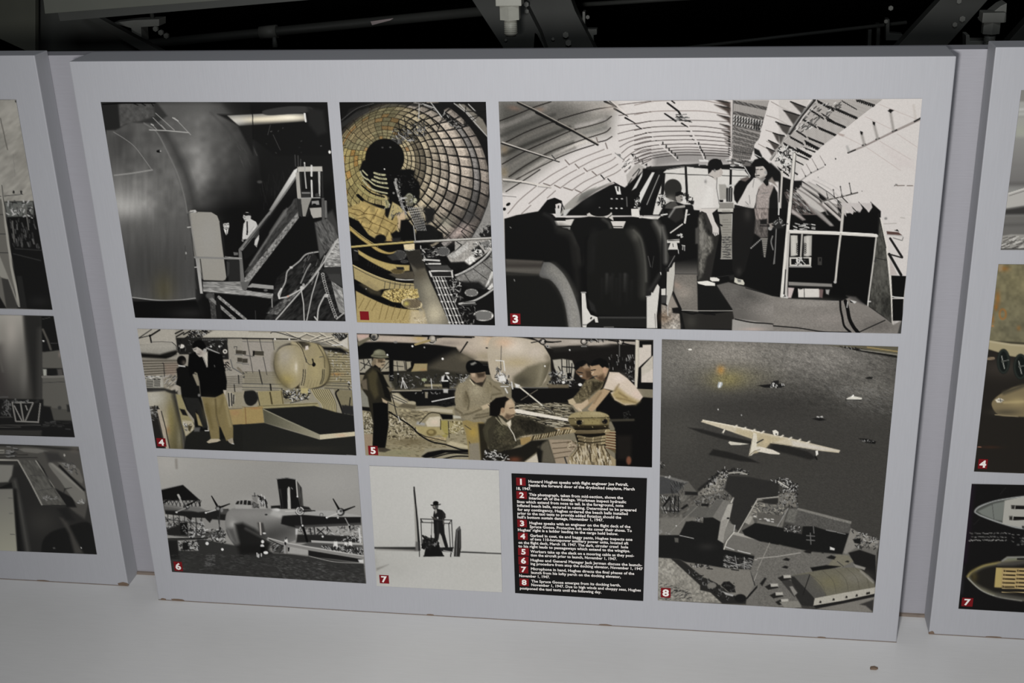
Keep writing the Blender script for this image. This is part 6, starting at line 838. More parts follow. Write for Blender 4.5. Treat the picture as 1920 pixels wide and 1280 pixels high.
def paint_P6(c):
    c.sk = 0.7; V = c.view; V(280,850,.21875)
    c.fill(G(200,100,(158,153,142),900,500,(138,134,125))); c.blob(1500,250,400,200,(150,146,138),.7); c.blob(150,80,120,80,(168,160,148),.6); c.blob(900,420,150,60,(160,156,148),.5); c.line([(232,50),(236,120)],14,(120,108,92),soft=4,a=.8); c.blob(850,60,300,20,(150,140,124),.4)
    # sheds
    c.poly([(100,310),(290,265),(435,395),(438,400),(110,400)],(30,29,28),soft=1.3); c.line([(100,305),(290,265),(435,395)],6,90,a=.6); c.poly([(105,395),(440,395),(440,460),(110,450)],(140,136,128)); c.line([(110,400),(435,395)],7,40)
    for i in range(10): c.line([(120+i*33,400),(140+i*33,450)],6,40); c.line([(150+i*33,400),(130+i*33,450)],5,46)
    c.line([(430,395),(438,445)],9,30); c.line([(250,352),(285,430)],15,(150,146,138)); c.line([(250,352),(262,375)],18,(165,160,150)); c.line([(120,420),(160,400)],12,24)
    c.poly([(130,540),(670,560),(670,700),(150,700)],(134,130,122),soft=3); c.poly([(1095,215),(1180,203),(1260,220),(1285,470),(1130,472)],(32,31,30),soft=1.3); c.poly([(1258,218),(1308,290),(1325,465),(1280,465)],(66,64,60)); c.line([(1260,218),(1272,365)],10,(170,166,156)); c.line([(1090,215),(1180,205),(1258,218)],7,110); c.poly([(1185,300),(1196,278),(1206,290),(1215,472),(1188,472)],(168,164,154)); c.line([(1220,290),(1228,300)],8,110); c.noise(.2,8,60,seed=3,pts=[(1270,240),(1308,290),(1325,465),(1285,465)])
    c.poly([(1140,470),(1145,430),(1110,300),(1130,300),(1150,470)],(52,50,48),soft=3); c.poly([(1045,445),(1125,440),(1130,472),(1045,470)],36,soft=2); c.poly([(1300,445),(1370,455),(1390,480),(1300,480)],40,soft=2)
    # scaffolding left below wing
    for i in range(7): c.line([(160+i*48,520),(170+i*48,700)],7,44)
    for q in [[(140,560),(460,600)],[(150,640),(460,650)],[(140,540),(230,680)],[(240,540),(330,660)],[(330,560),(420,650)],[(230,550),(160,660)],[(440,560),(470,680)]]: c.line(q,6,60)
    c.specks([(140,540),(470,580),(470,680),(150,680)],120,6,11,[40,150,80,170,60],5,asp=1.4); c.poly([(150,650),(260,600),(300,660),(350,710),(160,700)],(44,43,41),soft=6); c.poly([(260,590),(330,585),(335,690),(275,690)],(34,33,31),soft=3); c.specks([(260,600),(335,600),(335,690),(270,690)],18,6,9,[120,30],6)
    c.poly([(340,680),(640,660),(650,720),(340,720)],(72,70,66),soft=5); c.specks([(340,640),(650,640),(650,780),(470,780),(340,710)],160,7,14,[36,160,60,110,180,30],7,asp=1.4)
    c.poly([(155,695),(300,715),(350,715),(350,722),(160,728)],(140,136,128)); c.line([(160,727),(500,722)],10,26)
    # left wing & engines
    c.poly([(120,430),(230,450),(330,480),(470,490),(680,470),(665,570),(540,560),(520,590),(480,550),(370,545),(360,570),(310,535),(140,515)],(40,39,37),soft=2); c.poly([(120,430),(200,440),(300,470),(420,490),(330,490),(130,480)],(96,93,88),soft=5); c.poly([(350,450),(430,455),(500,490),(420,500),(340,480)],(110,107,101),soft=4); c.poly([(600,465),(690,480),(680,520),(610,515)],(74,72,68),soft=4); c.line([(140,440),(300,465)],12,(130,126,118),soft=4)
    c.ell(320,455,28,22,60,soft=2); c.ell(330,448,10,14,150,soft=2); c.line([(330,440),(405,400)],17,24,w2=10); c.line([(310,465),(228,500)],11,(140,136,128),w2=9); c.ell(595,466,26,24,46,soft=2); c.ell(590,468,14,13,130,soft=2); c.line([(580,440),(536,362)],18,26,w2=9); c.line([(610,458),(690,428)],18,26,w2=9); c.line([(570,480),(485,504)],10,(170,166,158)); c.ell(486,504,8,7,190); c.ell(236,500,8,7,190); c.ell(622,480,12,20,120,soft=2)
    c.lines([[(605,480),(602,640)],[(590,540),(600,600)]],7,60); c.ell(610,640,9,14,50)
    # hull
    hull=spl([(735,465),(800,462),(950,462),(1040,470),(1130,490),(1300,540),(1290,700),(1200,760),(1060,800),(960,840),(790,830),(700,740),(660,660),(652,580),(665,510),(700,475)],closed=True)
    c.poly(hull,(118,115,109),soft=2); c.clip(hull,2)
    c.blob(850,520,180,50,(132,129,122),.8); c.blob(700,580,40,90,(132,129,122),.8); c.blob(720,600,30,30,(168,164,156),.7); c.blob(1080,530,90,40,(146,143,136),.8); c.blob(1150,660,150,80,(82,80,76),.9); c.blob(1040,700,120,60,(64,62,59),.7); c.poly([(735,600),(800,590),(900,640),(980,700),(1050,760),(1000,860),(770,860),(770,760)],(38,37,35),soft=10); c.poly([(670,640),(720,640),(770,770),(730,770)],(86,84,80),soft=10); c.poly([(1140,550),(1320,560),(1320,640),(1200,620)],(60,58,56),soft=14); c.line([(660,660),(690,740),(740,790)],10,46,soft=4); c.line([(830,640),(1000,730),(1060,760)],10,(110,107,101),soft=5); c.poly([(930,590),(975,590),(1000,690),(950,690)],(70,66,62),soft=5); c.line([(950,590),(958,690)],12,(170,160,150)); c.line([(975,600),(985,680)],6,60); c.clip()
    # cockpit
    c.poly([(735,440),(760,400),(880,395),(1000,440),(1010,470),(740,470)],(150,146,138),soft=2); 
    for P in [[(738,432),(755,404),(775,402),(768,432)],[(776,432),(782,400),(802,398),(800,432)],[(808,434),(812,398),(838,396),(836,436)],[(842,438),(845,400),(872,402),(876,438)]]: c.poly(P,(40,39,37))
    c.poly([(880,400),(940,430),(945,465),(882,465)],(84,82,78),soft=2); c.noise(.4,7,seed=5,pts=[(880,400),(945,430),(945,465),(882,465)]); c.lines([[(905,335),(905,380)],[(885,360),(920,360)]],8,70); c.poly([(880,370),(925,370),(930,420),(890,400)],(120,117,110),soft=2); c.poly([(935,360),(965,360),(970,420),(950,420)],40); c.specks([(930,340),(1010,380),(1010,460),(950,430)],40,7,12,[40,60,180,30],8,asp=1.8,ang=80); c.line([(1000,400),(1012,460)],9,40); c.ell(1003,520,12,7,50)
    # right wing
    c.poly([(1040,470),(1180,475),(1330,490),(1560,485),(1815,530),(1815,545),(1500,540),(1140,530)],(150,147,140),soft=2); c.poly([(1140,530),(1300,520),(1560,540),(1815,540),(1815,610),(1500,620),(1250,630),(1130,600)],(34,33,32),soft=2); c.poly([(1250,615),(1815,590),(1815,612),(1260,632)],(70,68,65),soft=4); c.ell(1090,480,30,14,190,soft=4); c.poly([(1060,470),(1150,520),(1130,550),(1040,520)],(160,157,150),soft=8)
    c.poly([(1255,640),(1815,610),(1830,770),(1260,770)],(142,138,130),soft=3); c.specks([(1260,640),(1815,620),(1815,690),(1260,700)],70,6,10,[60,170,90,50],9,asp=2); c.lines([[(1330,635),(1345,700)],[(1415,630),(1420,690)],[(1440,640),(1500,690)],[(1500,640),(1440,690)],[(1525,625),(1530,660)],[(1380,640),(1390,700)]],10,40); c.poly([(1270,690),(1480,690),(1620,700),(1760,700),(1820,760),(1260,760)],(44,43,40),soft=4); c.poly([(1255,640),(1275,640),(1270,690),(1255,690)],175,soft=3); c.specks([(1640,690),(1820,690),(1820,760),(1650,760)],40,7,12,[40,150,60,180],10); c.line([(1800,640),(1810,760)],16,180); c.ell(1487,708,9,9,190)
    # right propellers
    c.ell(1292,490,40,38,60,soft=2); c.ring(1292,488,30,30,8,(190,186,178)); c.ell(1290,490,20,20,150,soft=2); c.ell(1296,484,10,10,60,soft=2); c.line([(1288,455),(1270,370)],14,30,w2=7); c.line([(1325,490),(1422,487)],15,26,w2=7); c.line([(1260,487),(1168,492)],10,(170,166,158)); c.ell(1271,366,7,7,200); c.line([(1300,530),(1312,610)],14,60); c.line([(1312,610),(1335,680),(1355,750)],20,24); c.ell(1315,614,8,8,205); c.line([(1302,540),(1306,600)],6,130)
    c.ell(1642,498,34,34,46,soft=2); c.ell(1636,496,24,24,160,soft=2); c.ell(1644,490,12,12,70,soft=2); c.line([(1625,470),(1577,386)],19,26,w2=9); c.line([(1668,486),(1762,450)],19,26,w2=9); c.line([(1612,510),(1522,545)],11,(170,166,158)); c.ell(1522,545,8,8,200); c.ring(1477,522,14,14,5,80); c.ell(1618,546,8,8,170); c.line([(1680,550),(1712,612)],8,130); c.ell(1715,615,8,8,215); c.line([(1718,620),(1724,655)],18,22,w2=6)
    # water
    c.poly([(160,730),(420,725),(660,770),(770,790),(1000,840),(1160,850),(1840,940),(1860,1120),(190,1015)],(56,55,52),soft=4); c.poly([(750,780),(1000,780),(1050,850),(780,870)],(34,33,31),soft=12); c.poly([(150,740),(240,740),(260,900),(180,900)],(40,39,37),soft=6)
    c.poly([(245,742),(415,735),(425,830),(255,828)],(138,134,126),soft=2); c.specks([(250,745),(415,745),(420,825),(255,825)],70,7,13,[40,170,60,30],11,asp=1.5); c.poly([(285,760),(335,755),(335,825),(290,825)],36,soft=2)
    c.specks([(200,840),(900,870),(1840,960),(1850,1110),(200,1010)],900,3.5,6,[84,40,100,34,70],12,ang=4,asp=3.2,a=.45); c.specks([(1050,870),(1400,900),(1850,1060),(1850,1105),(1100,1060)],420,3.5,6,[118,104,60,40],13,ang=4,asp=2.6,a=.5); c.specks([(480,860),(560,860),(560,960),(480,960)],60,4,6,[96],14,ang=4,asp=2)
    c.blob(300,960,120,60,(66,68,60),.35)
    # barge, people
    c.poly([(1045,770),(1150,760),(1370,800),(1365,860),(1200,855),(1060,850),(1045,820)],(124,120,112),soft=3); c.poly([(1050,780),(1150,790),(1150,850),(1060,845)],(66,64,60),soft=3); c.specks([(1050,770),(1150,780),(1150,850),(1060,840)],24,6,10,[130,40],15,asp=2.5,ang=-40); c.poly([(1190,790),(1365,820),(1362,862),(1190,850)],(152,148,140),soft=2); c.poly([(1365,825),(1830,900),(1800,930),(1560,900),(1365,880)],(36,35,34),soft=3); c.poly([(1360,760),(1600,745),(1830,770),(1835,870),(1500,810),(1300,780)],(80,78,74),soft=3); c.poly([(1390,740),(1830,765),(1830,782),(1390,758)],(158,154,146)); c.specks([(1450,790),(1830,800),(1830,860),(1500,820)],120,7,12,[40,170,30,150,60],16,asp=1.5)
    c.line([(1020,730),(1160,770),(1360,810),(1600,850),(1840,890)],26,(128,124,117)); c.line([(1020,720),(1160,758),(1360,796),(1600,836),(1840,874)],7,(176,172,164)); c.line([(1370,875),(1560,920),(1700,932),(1840,935)],6,(140,136,128),sm=True); c.poly([(1790,905),(1835,905),(1835,935),(1800,930)],185,soft=2)
    c.line([(1030,735),(1150,790)],8,40); c.line([(1160,760),(1165,850)],8,150); c.poly([(1188,800),(1205,800),(1200,835),(1190,835)],28)
    for x,y,s in [(1598,768,26),(1685,768,18),(1725,765,22),(1175,740,18),(1170,745,14)]: c.poly([(x-s*.8,y+s),(x-s*.5,y-s*.7),(x+s*.5,y-s*.7),(x+s*.8,y+s)],(196,192,184),soft=2); c.ell(x,y-s*1.1,s*.35,s*.4,60); c.line([(x-5,y+s),(x-5,y+s*2)],12,40)
    c.ell(973,752,13,14,200); c.ell(970,790,16,16,190); c.poly([(955,795),(990,795),(1000,850),(950,850)],24,soft=2); c.ell(1000,846,20,13,205); c.lines([[(925,850),(928,880)],[(940,860),(938,885)],[(962,855),(962,875)]],9,190); c.ell(988,680,14,7,190); c.ell(497,767,14,14,205); c.ell(628,818,11,11,210); c.ell(585,730,11,11,170)
    c.noise(.012,8,seed=31)

def paint_P7(c):
    V = c.view; V(690,860,.276)
    c.fill((184,182,174)); c.blob(600,300,300,250,(190,188,180),.8); c.blob(150,700,200,120,(172,170,161),.8); c.blob(700,800,250,100,(182,180,171),.7); c.blob(60,700,50,60,(150,146,136),.4)
    c.poly([(45,600),(330,598),(350,622),(320,622),(60,608)],(60,58,54),soft=3); c.line([(48,602),(320,602)],10,36,soft=3); c.line([(60,612),(340,622)],8,(120,116,108),soft=3); c.poly([(60,615),(350,625),(600,640),(905,648),(905,760),(60,720)],(180,178,169),soft=12,a=.6)
    c.line([(630,630),(905,641)],7,30); c.line([(640,625),(800,632)],5,90,a=.6)
    c.poly([(60,740),(140,715),(60,755)],(120,116,106),soft=5,a=.7)
    # tail fin
    c.poly([(310,190),(316,185),(322,230),(352,600),(350,622),(325,622)],(150,146,136),soft=2); c.line([(314,190),(336,420),(350,615)],9,34,w2=15); c.line([(311,210),(320,300)],5,60); c.poly([(325,560),(350,560),(350,622),(318,622)],70,soft=4,a=.6)
    # cage
    c.lines([[(360,405),(368,605)],[(360,405),(570,413)],[(360,428),(560,436)],[(568,413),(578,600)],[(550,436),(560,600)],[(570,413),(550,436)],[(358,405),(372,428)],[(352,560),(350,660)]],6,46); c.lines([[(435,420),(430,540)],[(448,420),(450,500)]],4,60)
    # machinery base
    c.poly([(372,545),(400,535),(440,540),(480,560),(490,600),(515,655),(380,660),(392,600),(372,605)],24,soft=1.5); c.specks([(370,530),(450,530),(450,600),(375,600)],30,7,13,[24,30,60],3,asp=1.3); c.poly([(480,598),(580,600),(575,630),(500,625)],36,soft=2); c.line([(380,658),(515,656)],8,24); c.lines([[(570,600),(562,660)],[(500,600),(580,602)],[(430,520),(430,560)]],7,30); c.line([(515,620),(580,632)],6,150)
    c.poly([(598,478),(624,452),(632,480),(634,600),(624,662),(584,660),(590,560)],(46,44,41),soft=1.3); c.line([(606,490),(600,655)],8,96); c.line([(622,470),(624,600)],6,70); c.poly([(600,478),(624,455),(628,470),(606,492)],90)
    # man with hat
    c.ell(459,318,20,26,70,soft=1.5); c.ell(461,297,19,14,17); c.poly([(426,309),(496,303),(494,310),(430,317)],18); c.poly([(442,318),(452,312),(460,330),(448,330)],(120,112,102),soft=1.5)
    c.poly([(450,350),(470,335),(505,345),(522,365),(528,395),(515,410),(520,480),(522,505),(545,590),(542,606),(526,604),(490,500),(478,545),(470,585),(450,575),(452,520),(446,430),(444,380)],(30,29,28),soft=1.3); c.poly([(452,345),(466,338),(470,360),(458,372)],(150,145,134),soft=1.5); c.poly([(505,350),(527,372),(528,398),(512,402)],(42,40,38),soft=2); c.poly([(430,388),(445,392),(470,402),(465,412),(440,405)],(70,64,58),soft=1.5); c.ell(474,398,5,7,170); c.line([(470,410),(520,415)],5,60); c.line([(474,430),(478,540)],6,52,soft=3); c.poly([(485,510),(500,520),(520,595),(500,600),(486,560)],(172,168,158),soft=2); c.poly([(508,400),(522,440),(520,450),(510,440)],(90,84,76),soft=2)
    c.line([(465,580),(470,560)],6,110); c.specks([(450,570),(490,570),(490,590),(450,590)],6,5,8,[120,40],4); c.noise(.012,10,seed=9)

def paint_P8(c):
    c.sk = 0.66; V = c.view; V(1235,630,.23698)
    c.fill((58,56,52)); T=[(0,20),(1920,40),(1850,700),(0,700)]
    c.blob(500,120,520,170,(106,101,93),.9); c.blob(1300,170,450,160,(100,96,90),.85); c.blob(100,250,180,250,(86,83,77),.6); c.blob(1650,450,260,140,(88,85,79),.7); c.blob(600,330,250,90,(92,86,62),.6); c.blob(540,340,120,70,(112,100,44),.45); c.blob(490,265,30,34,(150,104,40),.75); c.blob(900,560,500,100,(50,48,45),.6); c.blob(1000,900,600,200,(54,52,48),.6); c.blob(150,760,200,200,(70,68,62),.5)
    c.noise(.13,9,6,rot=25,seed=3,pts=[(0,20),(1920,40),(1850,640),(1200,560),(0,400)],soft=80); c.noise(.10,40,14,rot=25,seed=4,pts=[(500,40),(1920,40),(1850,640),(1200,560)],soft=60); c.noise(.05,14,5,rot=10,seed=5)
    c.poly([(-40,0),(1960,0),(1900,480),(900,430),(-40,520)],1.2,soft=50,mode='mul')
    c.specks([(1300,380),(1850,420),(1840,620),(1500,560)],160,4,6,[106,70,114],6,ang=25,asp=4,a=.5)
    c.poly([(1300,65),(1420,72),(1900,78),(1895,165),(1780,150),(1600,115),(1440,85)],(84,78,60),soft=2); c.poly([(1430,80),(1600,95),(1880,150),(1890,170),(1600,120)],(26,25,23),soft=2); c.line([(1650,85),(1895,120)],10,(136,116,70)); c.line([(1600,105),(1890,145)],8,(120,116,104)); c.specks([(1430,78),(1600,90),(1600,115),(1440,90)],26,5,8,[120,24],7)
    c.ell(248,103,16,6,(205,200,190)); c.poly([(465,395),(472,360),(505,362),(505,380),(490,405),(470,408)],(150,156,160),soft=2); c.line([(490,365),(480,400)],8,205); c.ell(470,577,5,6,180); c.ell(655,622,5,6,150)
    c.poly([(780,388),(860,378),(990,375),(995,395),(960,405),(840,405)],(24,24,23)); c.poly([(890,365),(910,350),(950,345),(950,375),(890,380)],(30,29,28)); c.specks([(870,385),(990,380),(990,398),(880,400)],22,6,9,[200,24],8,asp=1.2,ang=80); c.ell(908,372,10,8,160)
    c.poly([(1480,495),(1500,482),(1535,470),(1610,485),(1605,497),(1500,505)],(190,186,174)); c.line([(1480,500),(1600,503)],6,30); c.line([(1530,475),(1540,465)],9,220)
    for x,y in [(1665,327)]: c.poly([(x-30,y),(x,y-10),(x+30,y-5),(x+20,y+10),(x-20,y+8)],(26,26,25),soft=2)
    c.poly([(1210,650),(1270,640),(1325,660),(1270,668)],24,soft=2); c.specks([(1245,632),(1300,632),(1300,645),(1245,645)],8,5,8,[180],9); c.poly([(1580,805),(1650,810),(1720,830),(1710,850),(1640,840)],(22,22,21),soft=2); c.specks([(1590,810),(1700,825),(1690,840),(1600,825)],14,5,8,[140,60],10)
    # plane shadow and plane
    c.poly([(230,720),(330,730),(560,790),(740,830),(740,860),(500,810),(330,760)],(34,33,31),soft=4); c.poly([(395,935),(430,890),(560,915),(700,955),(800,1000),(640,985),(520,960)],(32,31,29),soft=4); c.poly([(880,840),(1000,860),(1180,910),(1250,960),(1200,975),(950,910),(860,880)],(34,33,31),soft=5)
    CR=(176,164,138)
    c.poly([(335,675),(350,660),(420,672),(620,712),(800,755),(900,775),(1060,808),(1250,855),(1435,900),(1425,920),(1290,905),(1080,870),(900,845),(800,830),(640,775),(430,705)],CR,soft=1.3); c.poly([(620,730),(800,765),(1000,810),(900,840),(760,815),(600,760)],(166,152,118),soft=6); c.line([(350,662),(620,714),(800,757)],8,(200,190,168)); c.line([(900,840),(1080,868),(1290,902)],6,(140,130,106)); c.poly([(1050,820),(1430,902),(1290,900),(1060,865)],(180,172,158),soft=6)
    c.poly([(800,790),(880,790),(885,840),(850,880),(780,920),(735,930),(750,870),(770,830)],(158,144,112),soft=3); c.blob(850,830,30,40,(176,158,120),.7); c.poly([(750,760),(775,770),(780,830),(770,900),(735,940),(712,945),(725,880)],(188,180,160),soft=1.3); c.line([(778,840),(825,815)],10,40); c.line([(745,780),(722,920)],5,(140,130,108)); c.poly([(770,870),(800,870),(900,895),(962,925),(950,933),(880,928),(760,905)],(190,182,166),soft=1.3); c.poly([(550,840),(560,828),(600,835),(720,850),(640,858),(570,858)],(180,174,158),soft=1.3); c.line([(715,940),(760,905),(800,895)],7,(120,110,90)); c.poly([(905,770),(900,745),(925,738),(948,755),(945,780),(920,785)],(196,190,176)); c.ell(930,772,8,6,60)
    for x,y in [(612,706),(682,722),(755,738),(826,752),(978,784),(1045,800),(1115,815),(1186,832)]: c.line([(x-14,y+10),(x+10,y-4)],12,(190,182,164)); c.ell(x+12,y-6,5,4,60)
    c.line([(520,740),(505,765)],12,(190,184,168)); c.line([(505,765),(498,775)],8,40); c.poly([(1240,905),(1258,900),(1262,930),(1245,945)],(200,196,186)); c.line([(1240,950),(1250,970)],14,26)
    # ---- left lower
    V(1225,860,.21881)
    c.poly([(40,130),(300,190),(380,290),(560,130),(640,100),(620,250),(720,320),(660,520),(720,620),(780,560),(890,340),(1100,310),(1100,1300),(30,1300)],(84,81,75),soft=3); c.noise(.2,30,14,rot=-45,seed=11,pts=[(40,300),(720,320),(700,620),(40,640)])
    c.poly([(50,150),(140,150),(300,200),(260,220),(210,290),(50,300)],(60,60,60),soft=3); c.poly([(60,140),(140,148),(300,195),(260,208),(140,170)],(96,94,90),soft=2); c.specks([(55,20),(100,20),(90,80),(60,100)],14,6,11,[24,130,60],12); c.specks([(100,140),(150,140),(150,160),(100,155)],8,5,8,[150],13); c.specks([(150,190),(270,210),(240,310),(150,300)],46,4,6,[30,26,90],14,asp=3,ang=70)
    c.poly([(55,300),(230,310),(230,460),(60,470)],(70,68,63),soft=3); c.specks([(60,310),(230,320),(225,460),(70,460)],90,6,11,[150,26,60,40,130],15,asp=1.7,ang=70); c.poly([(80,400),(140,310),(150,330),(90,410)],(24,24,23)); c.lines([[(150,340),(145,450)],[(185,320),(180,450)],[(215,320),(212,450)],[(90,440),(220,445)]],8,22)
    c.poly([(230,420),(290,380),(300,400),(250,430)],(28,27,26),soft=2); c.poly([(380,290),(560,140),(620,130),(600,260),(540,290),(390,310)],(106,102,94),soft=4); c.specks([(380,295),(560,130),(650,110),(610,260),(420,310)],130,6,10,[(150,146,136),40,90,(130,126,116)],16); c.specks([(500,140),(620,60),(820,100),(800,140),(640,140),(420,260)],130,7,13,[24,150,30,26,130],17,asp=1.2); c.lines([[(390,260),(560,120)]],16,26,soft=4); c.line([(650,118),(740,112),(800,128)],12,(140,136,126))
    c.poly([(270,275),(380,280),(380,310),(270,305)],30,soft=3); c.specks([(330,330),(660,280),(690,310),(560,400),(380,400)],90,6,11,[40,130,30,110,60],18,asp=1.4); c.poly([(410,380),(480,380),(470,405),(410,400)],26,soft=2); c.poly([(655,375),(705,295),(725,330),(715,360),(690,340),(670,380)],(170,166,156),soft=2)
    c.poly([(60,500),(420,500),(430,530),(280,530),(220,650),(50,640)],(100,97,90),soft=4); c.poly([(340,400),(500,420),(430,500),(250,480)],(82,80,75),soft=4); c.line([(130,640),(380,400)],4,(120,116,108)); c.ell(196,570,5,5,190); c.specks([(360,500),(430,500),(430,545),(370,530)],16,6,10,[130,40],19); c.line([(430,500),(500,400)],5,26); c.specks([(50,600),(150,640),(150,660),(50,650)],14,5,8,[130],20)
    c.poly([(640,140),(810,150),(1074,200),(1074,320),(900,340),(790,520),(730,610),(700,590),(650,520),(690,330),(610,260)],(40,39,37),soft=4)
    # tall hangar
    c.poly([(430,495),(540,340),(620,350),(680,380),(575,535),(505,500)],(104,101,95),soft=1.5); c.poly([(430,495),(540,345),(600,350),(505,500)],(84,82,77),soft=1.5); c.poly([(575,535),(640,385),(680,380),(650,520),(600,650),(555,695)],(146,142,133),soft=1.5); c.poly([(550,690),(575,535),(640,500),(625,560),(610,640),(600,720)],(132,128,120),soft=1.5); c.poly([(600,720),(610,640),(640,540),(700,565),(690,610)],(110,107,100),soft=1.5); c.line([(700,565),(690,615)],7,165); c.ell(640,505,12,8,30)
    c.poly([(220,650),(280,535),(330,528),(425,545),(430,500),(510,498),(575,535),(550,690),(600,720),(600,770),(870,830),(860,880),(830,940),(600,930),(440,900),(280,880),(230,860),(150,850),(40,840),(40,650)],(25,25,24),soft=2); c.line([(225,652),(345,678)],6,150); c.poly([(180,672),(215,675),(215,712),(185,710)],(80,78,72),soft=2); c.blob(460,750,70,30,(42,41,39),.8)
    c.poly([(605,770),(640,690),(690,630),(930,685),(900,760),(870,815)],(98,95,89),soft=1.5); c.poly([(690,620),(935,680),(925,700),(680,645)],(142,138,129),soft=1.5); c.line([(605,770),(630,700),(690,625)],9,(176,172,162)); c.line([(930,685),(880,810)],6,150); c.lines([[(620,750),(690,775)],[(725,782),(790,800)],[(795,800),(830,808)]],8,165)
    c.poly([(600,830),(860,850),(850,940),(620,935)],(44,43,41),soft=3); c.specks([(620,820),(860,850),(840,945),(600,930)],130,6,11,[140,30,24,110],21,asp=1.7,ang=20); c.lines([[(640,880),(830,930)],[(700,830),(720,940)],[(780,840),(780,940)],[(640,920),(840,880)]],6,130)
    # dock floors
    c.poly([(790,520),(890,340),(1074,320),(1074,590),(900,550),(830,560)],(112,108,99),soft=3); c.specks([(840,360),(1074,350),(1074,480),(850,490)],150,6,11,[(150,144,130),70,40,(126,120,108)],22,asp=1.5,ang=10); c.poly([(850,500),(1074,540),(1074,600),(870,550)],(74,72,67),soft=3); c.specks([(860,460),(1000,490),(1000,530),(870,510)],8,8,12,[190],23,asp=1.4,ang=5); c.line([(725,630),(890,345)],8,(160,156,146)); c.line([(890,345),(1074,318)],7,(120,116,108)); c.poly([(930,340),(1074,330),(1074,380),(960,370)],(40,39,37),soft=4); c.poly([(780,540),(830,480),(850,500),(820,560)],(140,136,126),soft=3)
    c.poly([(760,610),(830,570),(870,545),(1074,590),(1074,740),(930,710),(780,650)],(24,24,23),soft=2)
    c.poly([(900,730),(1074,745),(1074,1260),(800,1260),(790,1190),(860,1080),(830,960),(870,820)],(98,95,89),soft=3); c.noise(.08,8,seed=24,pts=[(900,730),(1074,745),(1074,1260),(800,1190)]); c.line([(985,740),(850,1070),(795,1190)],6,(140,136,128)); c.line([(870,860),(1000,850),(1074,828)],9,(146,142,134)); c.line([(830,960),(870,1080)],8,40); c.line([(800,1190),(880,1100),(965,1015)],16,28)
    c.poly([(270,880),(440,910),(620,935),(830,950),(860,1080),(800,1180),(690,1180),(560,1080),(430,1010)],(110,106,98),soft=3); c.specks([(290,880),(470,900),(480,930),(340,920)],40,6,10,[30,150,26],25); c.lines([[(460,935),(505,940)],[(670,945),(730,950)]],9,30)
    c.poly([(40,845),(150,850),(240,930),(400,1070),(500,1150),(590,1230),(40,1210)],(126,122,112),soft=3); c.blob(130,950,90,60,(138,134,124),.8); c.noise(.14,16,seed=26,pts=[(40,845),(150,850),(590,1230),(40,1210)]); c.specks([(60,1060),(300,1120),(330,1210),(60,1200)],110,5,9,[50,(150,146,134),70,40],27,asp=2,ang=-15)
    c.poly([(150,850),(230,860),(290,900),(420,1010),(480,1030),(540,1060),(640,1140),(720,1180),(800,1190),(790,1240),(590,1235),(490,1140),(400,1120),(400,1080),(250,940)],(36,35,33),soft=3); c.specks([(250,920),(460,1010),(560,1080),(700,1180),(600,1220),(440,1090)],80,6,12,[80,26,100,24],28); c.ell(500,1080,40,26,(104,101,94),soft=3); c.poly([(580,1080),(600,1050),(650,1045),(690,1080),(705,1140),(650,1140)],(28,27,26),soft=2); c.specks([(580,1050),(700,1050),(700,1140),(600,1130)],30,6,11,[24,28,60],29); c.poly([(590,1130),(690,1160),(680,1175),(620,1160)],150,soft=2); c.ell(745,1190,50,36,24,soft=3)
    for x,y in [(985,1080),(1010,1120),(1000,1165),(1050,1215)]: c.poly([(x-50,y),(x+20,y-20),(x+80,y),(x+70,y+24),(x-20,y+24)],(34,33,31),soft=2); c.poly([(x+10,y-18),(x+80,y-10),(x+80,y+10),(x+15,y+6)],(150,146,136),soft=2)
    # ---- right lower
    V(1420,860,.23055)
    c.poly([(170,290),(220,270),(310,275),(320,390),(170,380)],(104,100,92),soft=3); c.specks([(170,270),(330,190),(330,390),(170,380)],110,6,11,[150,30,90,26,130],31); c.specks([(90,170),(240,150),(330,210),(320,260),(230,240)],80,7,12,[24,150,22,40],32,asp=1.3); c.line([(170,180),(250,230)],10,(170,166,156)); c.line([(0,322),(170,305)],8,(140,136,128)); c.poly([(0,340),(150,320),(160,370),(60,360)],(40,39,37),soft=4)
    c.poly([(0,350),(170,380),(250,400),(200,560),(0,520)],(98,95,88),soft=4); c.specks([(0,360),(240,400),(200,470),(0,450)],80,6,11,[(150,144,130),50,80,40],33,asp=1.5); c.poly([(0,430),(200,460),(190,530),(0,500)],(82,79,73),soft=4); c.specks([(10,475),(150,490),(150,510),(10,500)],8,8,12,[180],34,asp=1.3,ang=5); c.lines([[(160,550),(250,400)]],6,130)
    c.poly([(225,510),(260,400),(330,395),(480,440),(760,510),(750,600),(600,590),(460,545),(360,550)],(76,74,70),soft=2); c.poly([(330,395),(480,432),(765,505),(760,525),(600,485),(480,452),(320,410)],(112,109,102),soft=2); c.poly([(260,400),(330,410),(300,520),(225,505)],(92,90,84),soft=2); c.noise(.1,10,seed=35,pts=[(225,510),(260,400),(765,510),(750,600)])
    c.poly([(0,520),(220,560),(360,610),(370,545),(460,545),(600,590),(750,605),(715,700),(690,770),(460,750),(380,740),(260,710),(30,660),(0,640)],(24,24,23),soft=2); c.poly([(215,530),(360,545),(345,605),(215,580)],(60,58,55),soft=2); c.specks([(220,535),(355,545),(345,600),(220,585)],50,6,10,[140,30,24,120],36); c.lines([[(400,620),(465,625)],[(400,655),(465,660)],[(430,600),(435,690)],[(455,545),(460,600)]],8,90); c.lines([[(560,575),(640,590)],[(650,595),(715,608)]],6,120); c.poly([(590,710),(630,725),(625,740),(590,735)],190,soft=1.5)
